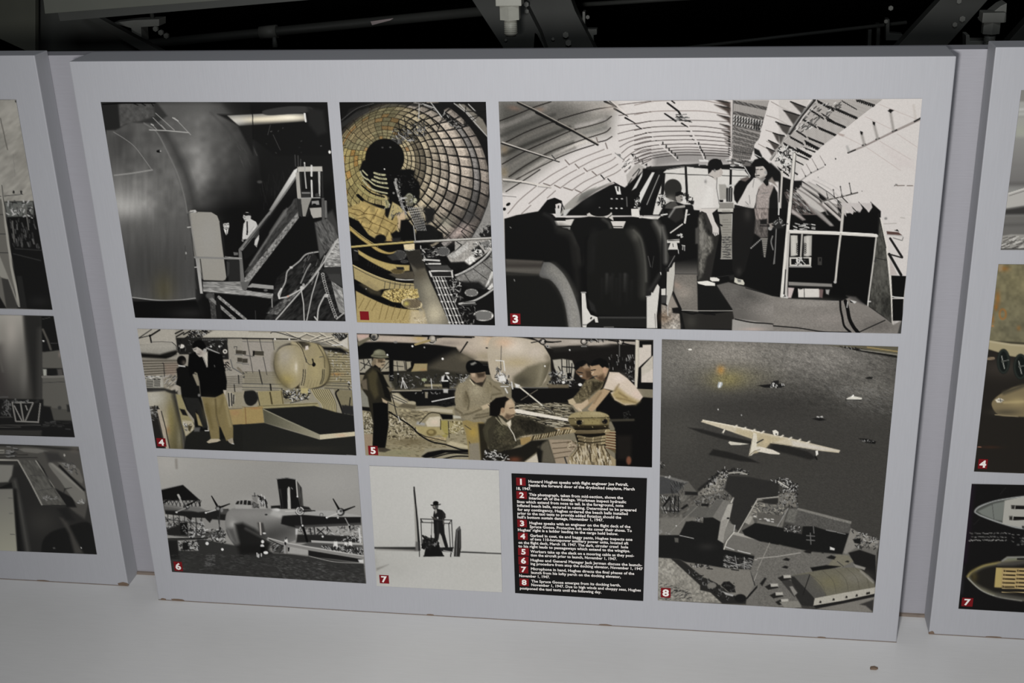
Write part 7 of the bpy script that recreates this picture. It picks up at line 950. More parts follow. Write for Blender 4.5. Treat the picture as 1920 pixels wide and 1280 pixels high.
    c.poly([(0,680),(40,670),(260,715),(460,755),(690,775),(760,560),(830,600),(1000,660),(970,760),(960,990),(700,960),(460,1160),(300,1210),(0,1195)],(96,93,87),soft=3); c.noise(.08,9,seed=37,pts=[(0,680),(460,755),(700,960),(300,1210),(0,1195)]); c.lines([[(0,805),(160,790),(350,760)]],8,(140,136,128)); c.line([(0,900),(100,680)],6,(130,126,118)); c.poly([(760,560),(830,600),(990,650),(980,720),(830,700),(720,770),(700,760)],(120,116,108),soft=3); c.specks([(770,570),(990,650),(970,730),(800,720)],80,6,12,[30,150,40,90],38,asp=1.4); c.poly([(775,650),(840,640),(840,690),(790,680)],24,soft=2); c.poly([(740,760),(830,735),(960,780),(965,1000),(900,940),(800,870)],(28,27,26),soft=3)
    c.poly([(640,775),(740,780),(780,830),(680,880),(570,870)],(110,105,88),soft=3); c.lines([[(650,830),(700,870)]],6,60); c.poly([(430,880),(560,860),(680,870),(600,890),(450,912)],(22,22,21),soft=2)
    for x,y,r in [(235,812,30),(225,875,28),(410,748,36),(600,795,40),(730,830,18),(530,760,10),(690,740,10)]: c.poly([(x-r,y+3),(x,y-r*.4),(x+r,y-2),(x+r*.6,y+r*.5),(x-r*.5,y+r*.3)],(28,27,26),soft=2)
    c.poly([(780,850),(880,880),(870,900),(800,880)],(130,126,118),soft=3)
    # quonset roof
    c.poly(spl([(280,945),(400,920),(560,895),(740,880),(830,890),(900,950),(950,1005)],4).tolist()+[(960,1045),(470,1130),(360,1050)],(98,94,78),soft=2); c.poly([(280,945),(420,930),(520,1030),(560,1110),(470,1130),(360,1050)],(78,76,71),soft=3); c.blob(600,1000,110,60,(108,102,72),.7); c.blob(800,960,110,50,(112,108,96),.7)
    for x0,y0,x1,y1 in [(420,930,560,1110),(530,905,640,1090),(630,890,740,1075),(720,882,830,1060),(800,888,910,1050)]: c.line([(x0,y0),((x0+x1)/2+30,(y0+y1)/2-10),(x1,y1)],4,(74,70,58),sm=True,a=.7)
    c.poly([(465,1130),(700,1085),(960,1040),(955,1095),(700,1150),(455,1190)],(158,153,140),soft=1.5); c.poly([(455,1190),(700,1148),(955,1092),(955,1115),(700,1172),(480,1215)],(30,29,28),soft=1.5); c.poly([(480,1215),(700,1172),(955,1118),(945,1245),(700,1235)],(112,108,100),soft=2); c.poly([(830,1180),(945,1140),(940,1240),(880,1190)],(50,48,46),soft=4)
    for x,y in [(513,1158),(620,1138),(725,1118),(808,1105),(893,1088),(908,1085)]: c.ell(x,y,8,9,(40,36,32)); c.line([(x-10,y+8),(x+4,y+8)],5,30)
    c.line([(840,910),(940,1000)],14,(130,126,116),soft=3); c.poly([(270,950),(300,955),(465,1130),(450,1195),(360,1190),(290,1080)],(40,39,37),soft=2); c.line([(425,940),(370,1100)],7,30); c.poly([(190,960),(270,985),(330,1080),(300,1120),(200,1000)],(54,52,49),soft=3); c.poly([(260,1035),(285,1030),(325,1085),(300,1110)],(120,117,110),soft=2)
    for x,y in [(235,955),(130,1025),(170,1095),(215,1150)]: c.poly([(x-70,y+10),(x-20,y-15),(x+30,y-10),(x+40,y+20),(x-40,y+36)],(32,31,29),soft=2); c.poly([(x-25,y-15),(x+35,y-15),(x+40,y+8),(x-20,y+12)],(158,154,144),soft=2)
    c.poly([(180,1160),(330,1150),(360,1205),(220,1205)],(118,115,106),soft=3); c.poly([(20,1010),(60,960),(75,970),(40,1030)],(30,29,28),soft=3)
    c.noise(.04,8,seed=40)

def paint_LA(c):
    c.fill((120,116,106)); c.view(0,180,.3207)
    c.poly([(-700,0),(200,0),(200,620),(-700,600)],(142,137,125),soft=2); c.noise(.08,50,20,rot=-40,seed=2,pts=[(-700,0),(200,0),(200,620),(-700,600)]); c.blob(60,80,60,60,(156,150,138),.6); c.blob(150,330,40,120,(124,118,106),.6)
    c.line([(5,130),(46,312)],5,(84,80,72)); c.line([(80,340),(90,470)],3,(120,116,108)); c.line([(-60,590),(40,582),(135,572)],4,60,sm=True); c.ell(82,560,6,10,30); c.ell(126,560,6,10,30); c.ell(95,30,4,8,30); c.line([(-100,18),(60,18)],5,70)
    c.poly([(-700,600),(10,600),(60,900),(100,1240),(-700,1240)],(98,94,85),soft=3); c.lines([[(-300,690),(22,692)],[(-300,800),(38,805)],[(-300,910),(50,915)]],4,50)
    c.poly([(30,615),(200,612),(320,1250),(100,1240),(60,900)],22,soft=2); c.poly([(30,620),(195,615),(200,700),(45,705)],(92,94,88),soft=3); c.specks([(30,615),(195,615),(205,705),(45,700)],40,4,9,[150,40,170,60],3,asp=1.6); c.specks([(60,720),(200,720),(230,880),(80,870)],60,4,7,[70,50,90],4,asp=2,ang=80); c.lines([[(75,730),(85,850)],[(150,640),(170,780)],[(90,640),(160,660)]],7,(96,94,88)); c.lines([[(80,920),(240,960)],[(90,890),(245,900)]],6,44)
    c.line([(0,470),(10,520),(40,780),(70,1000),(115,1225)],15,(150,145,132)); c.line([(12,520),(48,780),(84,1010)],4,40); c.poly([(-60,880),(0,930),(60,1080),(110,1210),(122,1225),(90,1220),(50,1120),(-60,960)],(134,130,118),soft=2); c.poly([(10,1060),(50,1070),(110,1240),(40,1240)],(56,54,50),soft=3); c.poly([(100,1050),(130,1050),(160,1240),(120,1240)],34,soft=3); c.poly([(-200,1180),(0,1170),(40,1240),(-200,1240)],26,soft=3); c.blob(230,1200,60,30,32,.8)

def paint_LB(c):
    c.fill(40); c.view(0,580,.19536)
    c.poly([(-1000,40),(420,40),(420,860),(-1000,860)],(60,57,52),soft=2); c.poly([(-1000,40),(230,40),(270,860),(-1000,860)],G(0,60,(150,144,132),0,820,(64,61,56)),soft=10); c.blob(110,200,60,160,(158,148,136),.8); c.blob(20,300,50,200,(132,124,112),.5); c.poly([(-60,350),(10,350),(110,860),(-60,860)],(56,50,48),soft=30,a=.8); c.blob(230,560,40,220,(104,100,92),.8); c.poly([(230,40),(410,40),(410,860),(320,860),(270,400)],(36,35,33),soft=14); c.line([(390,200),(385,860)],30,(66,64,59),soft=10); c.line([(0,380),(10,500),(30,590)],14,(90,86,78),soft=4)
    c.poly([(400,60),(560,60),(590,400),(410,400)],22,soft=3); c.line([(415,190),(460,290),(490,380)],20,(76,72,64),soft=2); c.ell(420,300,10,6,210); c.line([(410,90),(480,75)],6,60); c.line([(490,320),(570,320)],6,60)
    c.poly([(410,410),(590,385),(640,640),(700,960),(410,960)],(84,81,73),soft=2); c.poly([(412,560),(610,560),(620,635),(412,635)],24,soft=2); c.poly([(415,570),(450,570),(450,630),(420,635)],(150,150,136),soft=3); c.poly([(550,570),(600,565),(610,630),(560,630)],(70,66,62),soft=4); c.line([(412,645),(620,640)],22,(104,100,92)); c.line([(412,700),(640,690)],5,50); c.blob(575,430,12,26,(150,120,108),.5)
    c.poly([(-1000,840),(420,860),(420,1260),(-1000,1260)],26,soft=4); c.poly([(410,920),(490,930),(520,1050),(720,1080),(730,1260),(380,1260)],24,soft=5); c.poly([(490,940),(680,960),(700,1060),(520,1060)],(70,68,61),soft=3); c.ell(575,940,18,18,50,soft=3); c.poly([(640,910),(675,910),(690,980),(650,980)],40,soft=3)
    c.lines([[(120,890),(320,890)],[(120,890),(155,1070)],[(155,1070),(370,1078)],[(200,890),(230,1070)],[(320,895),(245,1070)],[(140,920),(215,1070)],[(390,900),(370,1078)],[(250,920),(265,960)]],11,(128,124,116)); c.specks([(40,870),(380,870),(380,885),(40,885)],16,10,16,[90,40,110],5); c.specks([(20,880),(110,880),(110,1030),(20,1030)],40,7,12,[70,34,90],6); c.lines([[(-300,1110),(390,1105)],[(-300,1130),(200,1125)],[(-300,1030),(120,1030)],[(-300,1160),(400,1165)]],8,(64,62,58)); c.poly([(-500,1150),(400,1160),(400,1210),(-500,1210)],(48,46,42),soft=6); c.line([(0,840),(80,835)],8,80); c.specks([(420,1060),(700,1080),(700,1150),(420,1150)],20,8,14,[50,34,60],7,asp=2,ang=0)

def paint_LC(c):
    c.fill((44,43,40)); c.view(0,820,.17576)
    c.poly([(-1200,60),(900,80),(960,600),(900,900),(500,500),(180,230),(-1200,240)],(70,67,61),soft=4); c.line([(-600,75),(280,75),(600,110),(860,130)],20,(34,33,31),soft=4); c.poly([(-600,120),(50,125),(50,165),(-600,165)],(126,122,110),soft=2); c.lines([[(-600,185),(300,180)],[(-600,210),(400,210)],[(-600,145),(40,148)]],9,(40,38,35)); c.poly([(200,120),(260,108),(400,115),(520,140),(400,165),(260,150)],(100,96,88),soft=3); c.specks([(60,80),(180,80),(190,200),(70,200)],30,7,13,[50,110,36],3,asp=2,ang=0); c.line([(-600,228),(190,238)],14,(150,145,132)); c.ell(690,185,10,14,(150,145,134)); c.poly([(480,150),(620,160),(700,250),(520,260)],(50,48,46),soft=10); c.blob(800,130,60,30,(100,90,78),.5)
    c.poly([(-1000,260),(150,290),(130,400),(90,470),(-1000,540)],(118,115,105),soft=4); c.poly([(-1000,530),(0,528),(130,470),(140,530),(20,545),(-1000,560)],24,soft=3)
    c.poly([(150,300),(300,300),(460,720),(720,740),(960,900),(1040,1240),(300,1240),(200,700),(140,450)],(38,37,35),soft=8); c.blob(450,900,160,140,(52,50,46),.8)
    c.poly([(190,235),(385,240),(710,715),(450,720)],(78,76,69),soft=1.5); c.noise(.15,60,20,rot=55,seed=4,pts=[(190,235),(385,240),(710,715),(450,720)]); c.line([(195,240),(320,460),(450,715)],15,(134,130,119)); c.line([(210,290),(420,690)],5,40); c.line([(385,243),(540,470),(705,712)],11,(136,132,120)); c.line([(450,720),(710,718)],7,30); c.specks([(450,620),(600,620),(610,660),(470,660)],14,5,9,[130,110],5,asp=1.5); c.lines([[(330,400),(470,400)],[(420,560),(560,540)]],5,56)
    c.poly([(400,240),(470,330),(560,520),(780,640),(820,740),(720,740),(640,620),(500,420)],26,soft=4); c.poly(spl([(520,280),(560,270),(700,380),(860,520),(910,600),(910,690),(830,700),(750,610),(640,450),(560,350)],closed=True),(104,101,92),soft=3); c.line([(560,280),(740,440),(890,560)],14,(134,130,118),soft=4); c.poly([(690,540),(770,530),(700,550),(680,600)],30,soft=3); c.specks([(820,670),(910,650),(900,700),(830,700)],14,6,10,[150,90],6)
    c.poly([(620,260),(760,270),(850,340),(890,450),(880,490),(740,390)],(92,88,80),soft=3); c.line([(640,300),(780,440),(900,555)],24,24,soft=3); c.specks([(650,260),(780,270),(860,400),(760,380)],30,6,10,[120,60],7,asp=1.8)
    c.poly([(-1000,550),(140,545),(190,1220),(-1000,1220)],G(80,560,(112,109,99),80,1210,(146,143,120)),soft=3); c.lines([[(95,640),(135,640)],[(100,805),(140,805)],[(115,1028),(160,1028)]],5,70)
    c.poly([(140,440),(200,440),(260,760),(330,1240),(190,1240),(170,800)],30,soft=5); c.line([(160,460),(200,640),(240,850),(300,1210)],26,(96,93,85),soft=8,sm=True); c.line([(165,560),(195,1000),(215,1230)],30,(20,20,19),soft=6)
    c.poly(spl([(440,1240),(460,1100),(540,1010),(680,960),(960,910),(1040,1250)],6).tolist(),(24,24,23),soft=4); c.poly([(640,850),(700,860),(800,1060),(890,1230),(800,1240),(740,1020)],(60,57,52),soft=8); c.ell(580,1175,12,8,80,soft=2); c.ell(870,1172,6,7,170); c.poly([(620,760),(720,740),(800,880),(700,880)],30,soft=10)

def paint_RA(c):
    c.fill((128,127,121)); c.view(1820,160,.25)
    c.poly([(200,20),(1200,20),(1200,230),(200,230)],(150,150,142),soft=4); c.poly([(360,30),(1200,30),(1200,120),(360,120)],(120,118,110),soft=6); c.line([(360,180),(1200,120)],16,(172,172,166),soft=4); c.line([(350,215),(1200,190)],10,(174,176,170),soft=4); c.poly([(300,230),(1200,220),(1200,400),(300,390)],(146,146,136),soft=14); c.blob(380,340,60,40,(150,156,130),.5)
    c.poly([(250,400),(1200,400),(1200,760),(250,760)],G(350,420,(128,126,120),350,740,(104,101,98)),soft=14); c.line([(300,600),(1200,560)],10,(110,108,104),soft=6); c.line([(280,735),(1200,720)],14,(82,79,76),soft=6)
    c.poly([(240,820),(400,770),(1200,620),(1200,760),(400,900),(240,925)],(164,160,152),soft=2); c.line([(280,810),(400,772),(1200,620)],8,(190,186,176)); c.line([(290,825),(400,790)],6,(110,106,100)); c.poly([(240,930),(400,905),(1200,760),(1200,960),(240,970)],(52,50,48),soft=8); c.poly([(230,975),(1200,960),(1200,1130),(220,1130)],(98,95,90),soft=8); c.line([(250,1045),(1200,1020)],12,(74,72,68),soft=6)
    c.poly([(220,1130),(300,1115),(1200,1120),(1200,1240),(220,1240)],(140,136,127),soft=3); c.specks([(230,1140),(700,1120),(700,1215),(225,1215)],90,5,9,[(180,176,166),(84,80,74),(120,116,108)],3,asp=3,ang=-25); c.line([(225,1225),(1200,1222)],9,(52,50,48),soft=2)

def paint_RB(c):
    c.fill((56,52,40)); c.view(1800,480,.3279)
    c.poly([(150,30),(900,30),(900,520),(150,480)],(112,106,80),soft=4); c.blob(320,140,120,90,(122,114,82),.7); c.blob(330,420,120,60,(98,94,74),.6); c.noise(.1,30,seed=2,pts=[(150,30),(900,30),(900,520),(150,480)])
    for x,y,rx,ry,a in [(250,70,30,16,.6),(215,240,14,40,.7),(205,290,10,20,.8),(185,360,10,30,.6),(335,410,12,14,.5)]: c.blob(x,y,rx,ry,(150,92,34),a)
    c.ring(243,330,18,28,10,(158,98,40),a=.7,soft=3); c.line([(180,398),(190,398)],5,(190,120,60)); c.poly([(215,45),(245,45),(240,80),(222,90)],(150,130,100),soft=4,a=.6)
    c.poly([(100,530),(900,560),(900,1240),(60,1240)],(34,31,27),soft=10); c.blob(250,640,160,60,(60,54,48),.7); c.poly([(165,480),(290,500),(900,540),(900,600),(360,580),(290,570),(160,530)],(158,146,112),soft=3); c.line([(165,485),(290,505),(900,545)],9,(176,164,132),soft=3); c.line([(160,585),(190,582)],16,(120,104,84))
    for x,y,rx,ry in [(247,600,38,72),(345,630,42,74),(450,650,44,76),(560,665,44,76)]: c.ell(x,y,rx,ry,(20,24,22),soft=3); c.ring(x,y,rx-8,ry-8,6,(52,58,52),soft=3); c.line([(x-10,y-30),(x-4,y),(x+6,y+40)],5,(150,152,144)); c.line([(x-5,y),(x+30,y-8)],5,(96,98,92)); c.ell(x-4,y,8,8,(80,82,76))
    c.poly(spl([(180,850),(200,810),(260,770),(360,735),(700,700),(900,700),(900,930),(600,925),(320,915),(220,905)],closed=True),(122,108,78),soft=3); c.blob(330,830,60,26,(164,146,100),.7); c.blob(260,890,80,18,(70,64,52),.7); c.line([(250,780),(360,740)],20,(72,66,52),soft=6); c.poly([(200,820),(225,808),(250,820),(235,835),(210,835)],(214,206,186),soft=1.5); c.lines([[(215,822),(245,824)],[(228,810),(232,832)]],4,60); c.line([(250,835),(360,830)],8,(176,158,112),soft=4); c.line([(200,905),(330,915)],5,(140,126,96))
    c.blob(170,1090,60,8,(70,40,28),.5); c.line([(100,1090),(120,1088)],4,(150,100,80))

def paint_RC(c):
    c.fill((19,18,18)); c.view(1780,890,.21084)
    c.line([(198,100),(160,500),(130,760)],26,(36,22,40),soft=10); c.line([(110,820),(95,1040)],18,(80,78,96),soft=8,a=.6)
    h1=spl([(220,320),(260,275),(380,230),(500,205),(700,180),(1000,170),(1200,180),(1200,480),(1000,490),(660,480),(470,435),(300,375),(240,345)],closed=True)
    c.poly(h1,(150,152,150),soft=2); c.poly(spl([(232,320),(270,285),(380,240),(500,216),(700,192),(1000,182),(1180,190),(1180,470),(1000,478),(660,466),(470,422),(300,362),(248,338)],closed=True),(72,74,70),soft=2); c.poly([(250,320),(400,250),(492,232),(470,405),(400,395),(290,350)],(110,114,108),soft=4); c.line([(380,260),(395,390)],4,60); c.poly([(490,225),(660,188),(900,178),(1190,190),(1190,470),(1000,480),(660,470),(470,432)],(160,158,150),soft=1.5)
    for y in (285,382): 
        for x in (0,160,320,480): c.poly([(548+x-(y>300)*18,y-20),(580+x-(y>300)*18,y-20),(578+x-(y>300)*18,y+18),(548+x-(y>300)*18,y+15)],(60,58,55)); c.ell(565+x-(y>300)*18,y,5,6,20); c.poly([(585+x-(y>300)*15,y-17),(690+x,y-14),(690+x,y+16),(582+x-(y>300)*15,y+18)],(22,20,20))
    c.poly([(645,450),(664,450),(664,475),(645,470)],40); c.lines([[(215,440),(270,385)],[(450,170),(500,110)]],5,34)
    g=random.Random(4)
    for x0,x1,y in [(180,500,515),(195,500,548),(175,500,577)]:
        x=x0
        while x<x1:
            w=g.uniform(8,15); c.line([(x,y+g.uniform(-5,5)),(x+w,y+g.uniform(-5,5))],g.uniform(6,9),g.choice([96,120,80] if y<560 else [150,130,110]),soft=1.5); x+=w+g.choice([6,7,18])
    c.specks([(610,515),(1000,535),(1000,620),(590,620)],60,5,8,[100,70,120],5,asp=1.4,ang=5); c.lines([[(520,515),(540,520)],[(555,525),(575,530)],[(555,550),(572,555)],[(555,585),(570,592)]],6,100)
    h2=spl([(158,900),(190,860),(300,800),(440,770),(500,730),(540,722),(800,720),(1200,720),(1200,1150),(900,1140),(640,1115),(430,1080),(280,1020),(190,950)],closed=True)
    c.poly(h2,(122,118,98),soft=2); c.poly(spl([(180,900),(210,868),(310,815),(450,785),(560,770),(800,740),(1180,740),(1180,1125),(900,1115),(640,1095),(440,1060),(300,1005),(210,950)],closed=True),(30,28,24),soft=12); c.line([(160,900),(200,855),(300,805),(440,775)],14,(150,134,72),soft=4,sm=True); c.blob(220,900,30,50,(78,68,36),.7); c.line([(165,915),(280,1020),(430,1080),(640,1115)],10,(150,148,138),sm=True,soft=2); c.line([(430,1065),(640,1098),(1100,1120)],24,(70,68,64),soft=8); c.line([(470,760),(520,730),(1100,726)],12,(128,128,124),soft=2); c.poly([(510,740),(590,735),(590,755),(520,755)],(110,112,94),soft=2); c.poly([(600,735),(1100,735),(1100,750),(600,750)],24); c.line([(440,790),(560,790),(700,770)],20,(84,80,76),soft=6)
    c.poly([(415,822),(1150,830),(1150,1030),(640,1010),(400,995)],(166,142,92),soft=2); c.poly([(415,822),(468,825),(455,995),(400,992)],(172,152,92),soft=1.5)
    for k in range(5):
        for x in (480,600,720,840):
            y=850+k*35-(x-480)*.02; c.ell(x+8-k*3,y,9,9,(44,34,22)); c.line([(x+25-k*3,y+2),(x+105-k*3,y+4)],12,(40,32,22)); c.ell(x+8-k*3,y,3,3,(180,160,110))
    for k in range(6): c.line([(480-k*3,868+k*34),(1100,880+k*34)],5,(196,172,120))

# ---------------------------------------------------------------- the photographs
def print_mesh(name, cv, world4, y, th, root, gain, sat, con, edge=.55):
    """the painted canvas as one vertex-coloured sheet with a paper edge"""
    A = []; B = []
    for p, w in zip(cv.quad, world4):
        A += [[p[0], p[1], 1, 0, 0, 0, -p[0] * w[0], -p[1] * w[0]], [0, 0, 0, p[0], p[1], 1, -p[0] * w[1], -p[1] * w[1]]]; B += [w[0], w[1]]
    h = np.append(np.linalg.solve(np.array(A), np.array(B)), 1)
    X, Y = cv.X, cv.Y; z = h[6] * X + h[7] * Y + 1
    wx = (h[0] * X + h[1] * Y + h[2]) / z; wz = (h[3] * X + h[4] * Y + h[5]) / z
    ny, nx = cv.ny, cv.nx; l = root.location
    front = np.stack([wx - l.x, np.full_like(wx, y - l.y), wz - l.z], -1).reshape(-1, 3)
    idx = np.arange(ny * nx).reshape(ny, nx)
    quads = np.stack([idx[:-1, :-1], idx[1:, :-1], idx[1:, 1:], idx[:-1, 1:]], -1).reshape(-1, 4)
    loop = np.concatenate([idx[0, :-1], idx[:-1, -1], idx[-1, :0:-1], idx[:0:-1, 0]])
    n0 = ny * nx; k = len(loop)
    rim = front[loop]; back = rim.copy(); back[:, 1] += th
    verts = np.concatenate([front, rim, back]); a = n0 + np.arange(k); b = n0 + k + np.arange(k)
    side = np.stack([a, np.roll(a, -1), np.roll(b, -1), b], -1)
    F = np.concatenate([quads, side])
    me = bpy.data.meshes.new(name)
    me.vertices.add(len(verts)); me.vertices.foreach_set('co', verts.astype(np.float32).ravel())
    me.loops.add(F.size); me.loops.foreach_set('vertex_index', F.astype(np.int32).ravel())
    me.polygons.add(len(F)); me.polygons.foreach_set('loop_start', np.arange(0, F.size, 4, dtype=np.int32)); me.polygons.foreach_set('loop_total', np.full(len(F), 4, np.int32))
    me.update(calc_edges=True)
    ca = me.color_attributes.new('print', 'FLOAT_COLOR', 'POINT')
    img = cv.img; g = img.mean(-1, keepdims=True); img = g + (img - g) * sat; img = np.clip((img - .45) * con + .45, .028, 1)
    rgb = np.clip(lin(img) * gain, 0, .95).reshape(-1, 3)
    c = np.ones((len(verts), 4), np.float32); c[:n0, :3] = rgb; c[n0:, :3] = edge * .45
    ca.data.foreach_set('color', c.ravel())
    return link(name, me, 'print', root)
LETTERS = {}
def glyphs(text, bold=.0):
    """flat lettering as triangles: vertices (x, y) and faces, baseline at 0, caps about .7 high"""
    if (text, bold) in LETTERS: return LETTERS[text, bold]
    cu = bpy.data.curves.new('lettering', 'FONT'); cu.body = text; cu.size = 1.0; cu.resolution_u = 2; cu.offset = bold; cu.space_character = 1.0 + bold * 1.2
    o = bpy.data.objects.new('lettering', cu); COL.objects.link(o)
    dg = bpy.context.evaluated_depsgraph_get(); me = o.evaluated_get(dg).to_mesh()
    v = np.array([p.co[:2] for p in me.vertices]); f = [tuple(p.vertices) for p in me.polygons]
    o.evaluated_get(dg).to_mesh_clear(); bpy.data.objects.remove(o, do_unlink=True); bpy.data.curves.remove(cu)
    LETTERS[text, bold] = (v, f); return v, f
def badge(x0, z0, x1, z1, digit, y, parent, bold=.035):
    l = parent.matrix_world.translation if parent.parent is None else parent.parent.location + parent.location
    V = [(x0, y, z0), (x1, y, z0), (x1, y, z1), (x0, y, z1), (x0, y + .0004, z0), (x1, y + .0004, z0), (x1, y + .0004, z1), (x0, y + .0004, z1)]
    F = [(0, 1, 2, 3), (0, 4, 5, 1), (1, 5, 6, 2), (2, 6, 7, 3), (3, 7, 4, 0)]; mi = [0] * 5
    if digit:
        v, f = glyphs(digit, bold); lo, hi = v.min(0), v.max(0); h = (z1 - z0) * .76; s = h / (hi[1] - lo[1]); w = min((hi[0] - lo[0]) * s * 1.15, (x1 - x0) * .74); sx = w / (hi[0] - lo[0])
        n = len(V); cx, cz = (x0 + x1) / 2, (z0 + z1) / 2
        V += [(cx + (a - (lo[0] + hi[0]) / 2) * sx, y - .0002, cz + (b - (lo[1] + hi[1]) / 2) * s) for a, b in v]
        F += [tuple(i + n for i in q) for q in f]; mi += [1] * len(f)
    me = bpy.data.meshes.new('number_badge'); me.from_pydata([(a - l.x, b - l.y, c - l.z) for a, b, c in V], [], F)
    me.materials.append(MAT['red']); me.materials.append(MAT['white']); me.polygons.foreach_set('material_index', mi); me.update()
    o = bpy.data.objects.new('number_badge', me); COL.objects.link(o); o.parent = parent
    return o
# board coordinates in metres (x, z) of each print; first the corners of its sketch frame
PRINTS = {
    'P1': ([(189.4, 191.0), (614.0, 191.4), (648.0, 601.6), (253.9, 594.8)], [(0.0514, 1.1216), (0.4933, 1.1208), (0.4904, 0.6859), (0.0517, 0.6827)]),
    'P2': ([(636.5, 191.3), (911.0, 190.7), (928.3, 609.3), (669.8, 603.4)], [(0.5161, 1.1208), (0.789, 1.1211), (0.7892, 0.6849), (0.5139, 0.6845)]),
    'P3': ([(935.0, 190.3), (1728.8, 184.6), (1689.0, 624.6), (952.3, 610.3)], [(0.8124, 1.1215), (1.5501, 1.1259), (1.5513, 0.6883), (0.8144, 0.6845)]),
    'P4': ([(257.8, 615.7), (653.0, 623.5), (668.4, 853.0), (293.2, 839.2)], [(0.0523, 0.6583), (0.4937, 0.661), (0.4878, 0.3869), (0.0522, 0.3855)]),
    'P5': ([(669.0, 624.5), (1225.0, 636.6), (1222.5, 875.3), (685.7, 852.6)], [(0.511, 0.6604), (1.0951, 0.6627), (1.0953, 0.3865), (0.5075, 0.3882)]),
    'P6': ([(294.9, 854.8), (670.5, 871.2), (686.9, 1093.0), (323.0, 1071.0)], [(0.0512, 0.3655), (0.4884, 0.3642), (0.484, 0.0742), (0.0433, 0.0772)]),
    'P7': ([(692.8, 872.4), (935.7, 880.7), (941.8, 1109.3), (706.6, 1097.4)], [(0.5137, 0.3638), (0.7852, 0.3658), (0.7813, 0.0709), (0.507, 0.0696)]),
    'P8': ([(1241.0, 635.6), (1684.0, 649.5), (1636.4, 1147.4), (1233.4, 1124.2)], [(1.1113, 0.6643), (1.5487, 0.6614), (1.5474, 0.0706), (1.1107, 0.0722)]),
    'LA': ([(-150.0, 186.0), (30.5, 186.5), (98.8, 580.0), (-80.0, 576.0)], [(-0.3483, 1.1173), (-0.1454, 1.1165), (-0.1508, 0.677), (-0.365, 0.6767)]),
    'LB': ([(-120.0, 586.5), (100.8, 592.0), (140.7, 819.0), (-85.0, 812.5)], [(-0.4167, 0.6628), (-0.1511, 0.6627), (-0.1539, 0.3791), (-0.4369, 0.3761)]),
    'LC': ([(-80.0, 829.0), (147.7, 836.7), (182.0, 1038.4), (-50.0, 1029.0)], [(-0.4353, 0.3543), (-0.1493, 0.3562), (-0.1534, 0.0818), (-0.4559, 0.0777)]),
    'RA': ([(1914.8, 168.8), (2080.0, 165.5), (2030.0, 468.5), (1876.0, 468.0)], [(1.7199, 1.1325), (1.8634, 1.1352), (1.8594, 0.844), (1.7182, 0.8422)]),
    'RB': ([(1871.9, 494.8), (2030.0, 496.0), (1980.0, 889.0), (1826.0, 883.0)], [(1.7175, 0.8147), (1.8632, 0.8161), (1.8721, 0.3863), (1.7193, 0.3863)]),
    'RC': ([(1821.8, 906.4), (1978.0, 909.5), (1945.0, 1148.5), (1796.8, 1140.0)], [(1.718, 0.3585), (1.8732, 0.3622), (1.8766, 0.0666), (1.722, 0.0673)]),
}
CAPTION = [(0.8107, 0.3592), (1.0855, 0.3609), (1.0802, 0.0684), (0.8091, 0.0708)]
BADGES = [
    ('P2', (0.5212, 0.6899, 0.539, 0.708), ''),
    ('P3', (0.8198, 0.6885, 0.8396, 0.7108), '3'),
    ('P4', (0.0561, 0.3901, 0.0762, 0.4097), '4'),
    ('P5', (0.5144, 0.3897, 0.5348, 0.4108), '5'),
    ('P6', (0.0504, 0.0809, 0.0697, 0.1046), '6'),
    ('P7', (0.5147, 0.0774, 0.5354, 0.0985), '7'),
    ('P8', (1.1166, 0.0802, 1.137, 0.1039), '8'),
    ('RB', (1.7253, 0.3935, 1.7424, 0.4144), '4'),
    ('RC', (1.7266, 0.0743, 1.7485, 0.0949), '7'),
]
CAPTION_BADGES = [
    ((0.8201, 0.3325, 0.8394, 0.3508), '1'),
    ((0.8195, 0.3018, 0.8412, 0.3191), '2'),
    ((0.8193, 0.2344, 0.8393, 0.2525), '3'),
    ((0.8195, 0.204, 0.84, 0.2211), '4'),
    ((0.8187, 0.1658, 0.8417, 0.1838), '5'),
    ((0.8188, 0.1431, 0.8402, 0.163), '6'),
    ((0.8197, 0.1221, 0.839, 0.1404), '7'),
    ((0.8195, 0.09, 0.8392, 0.1084), '8'),
]
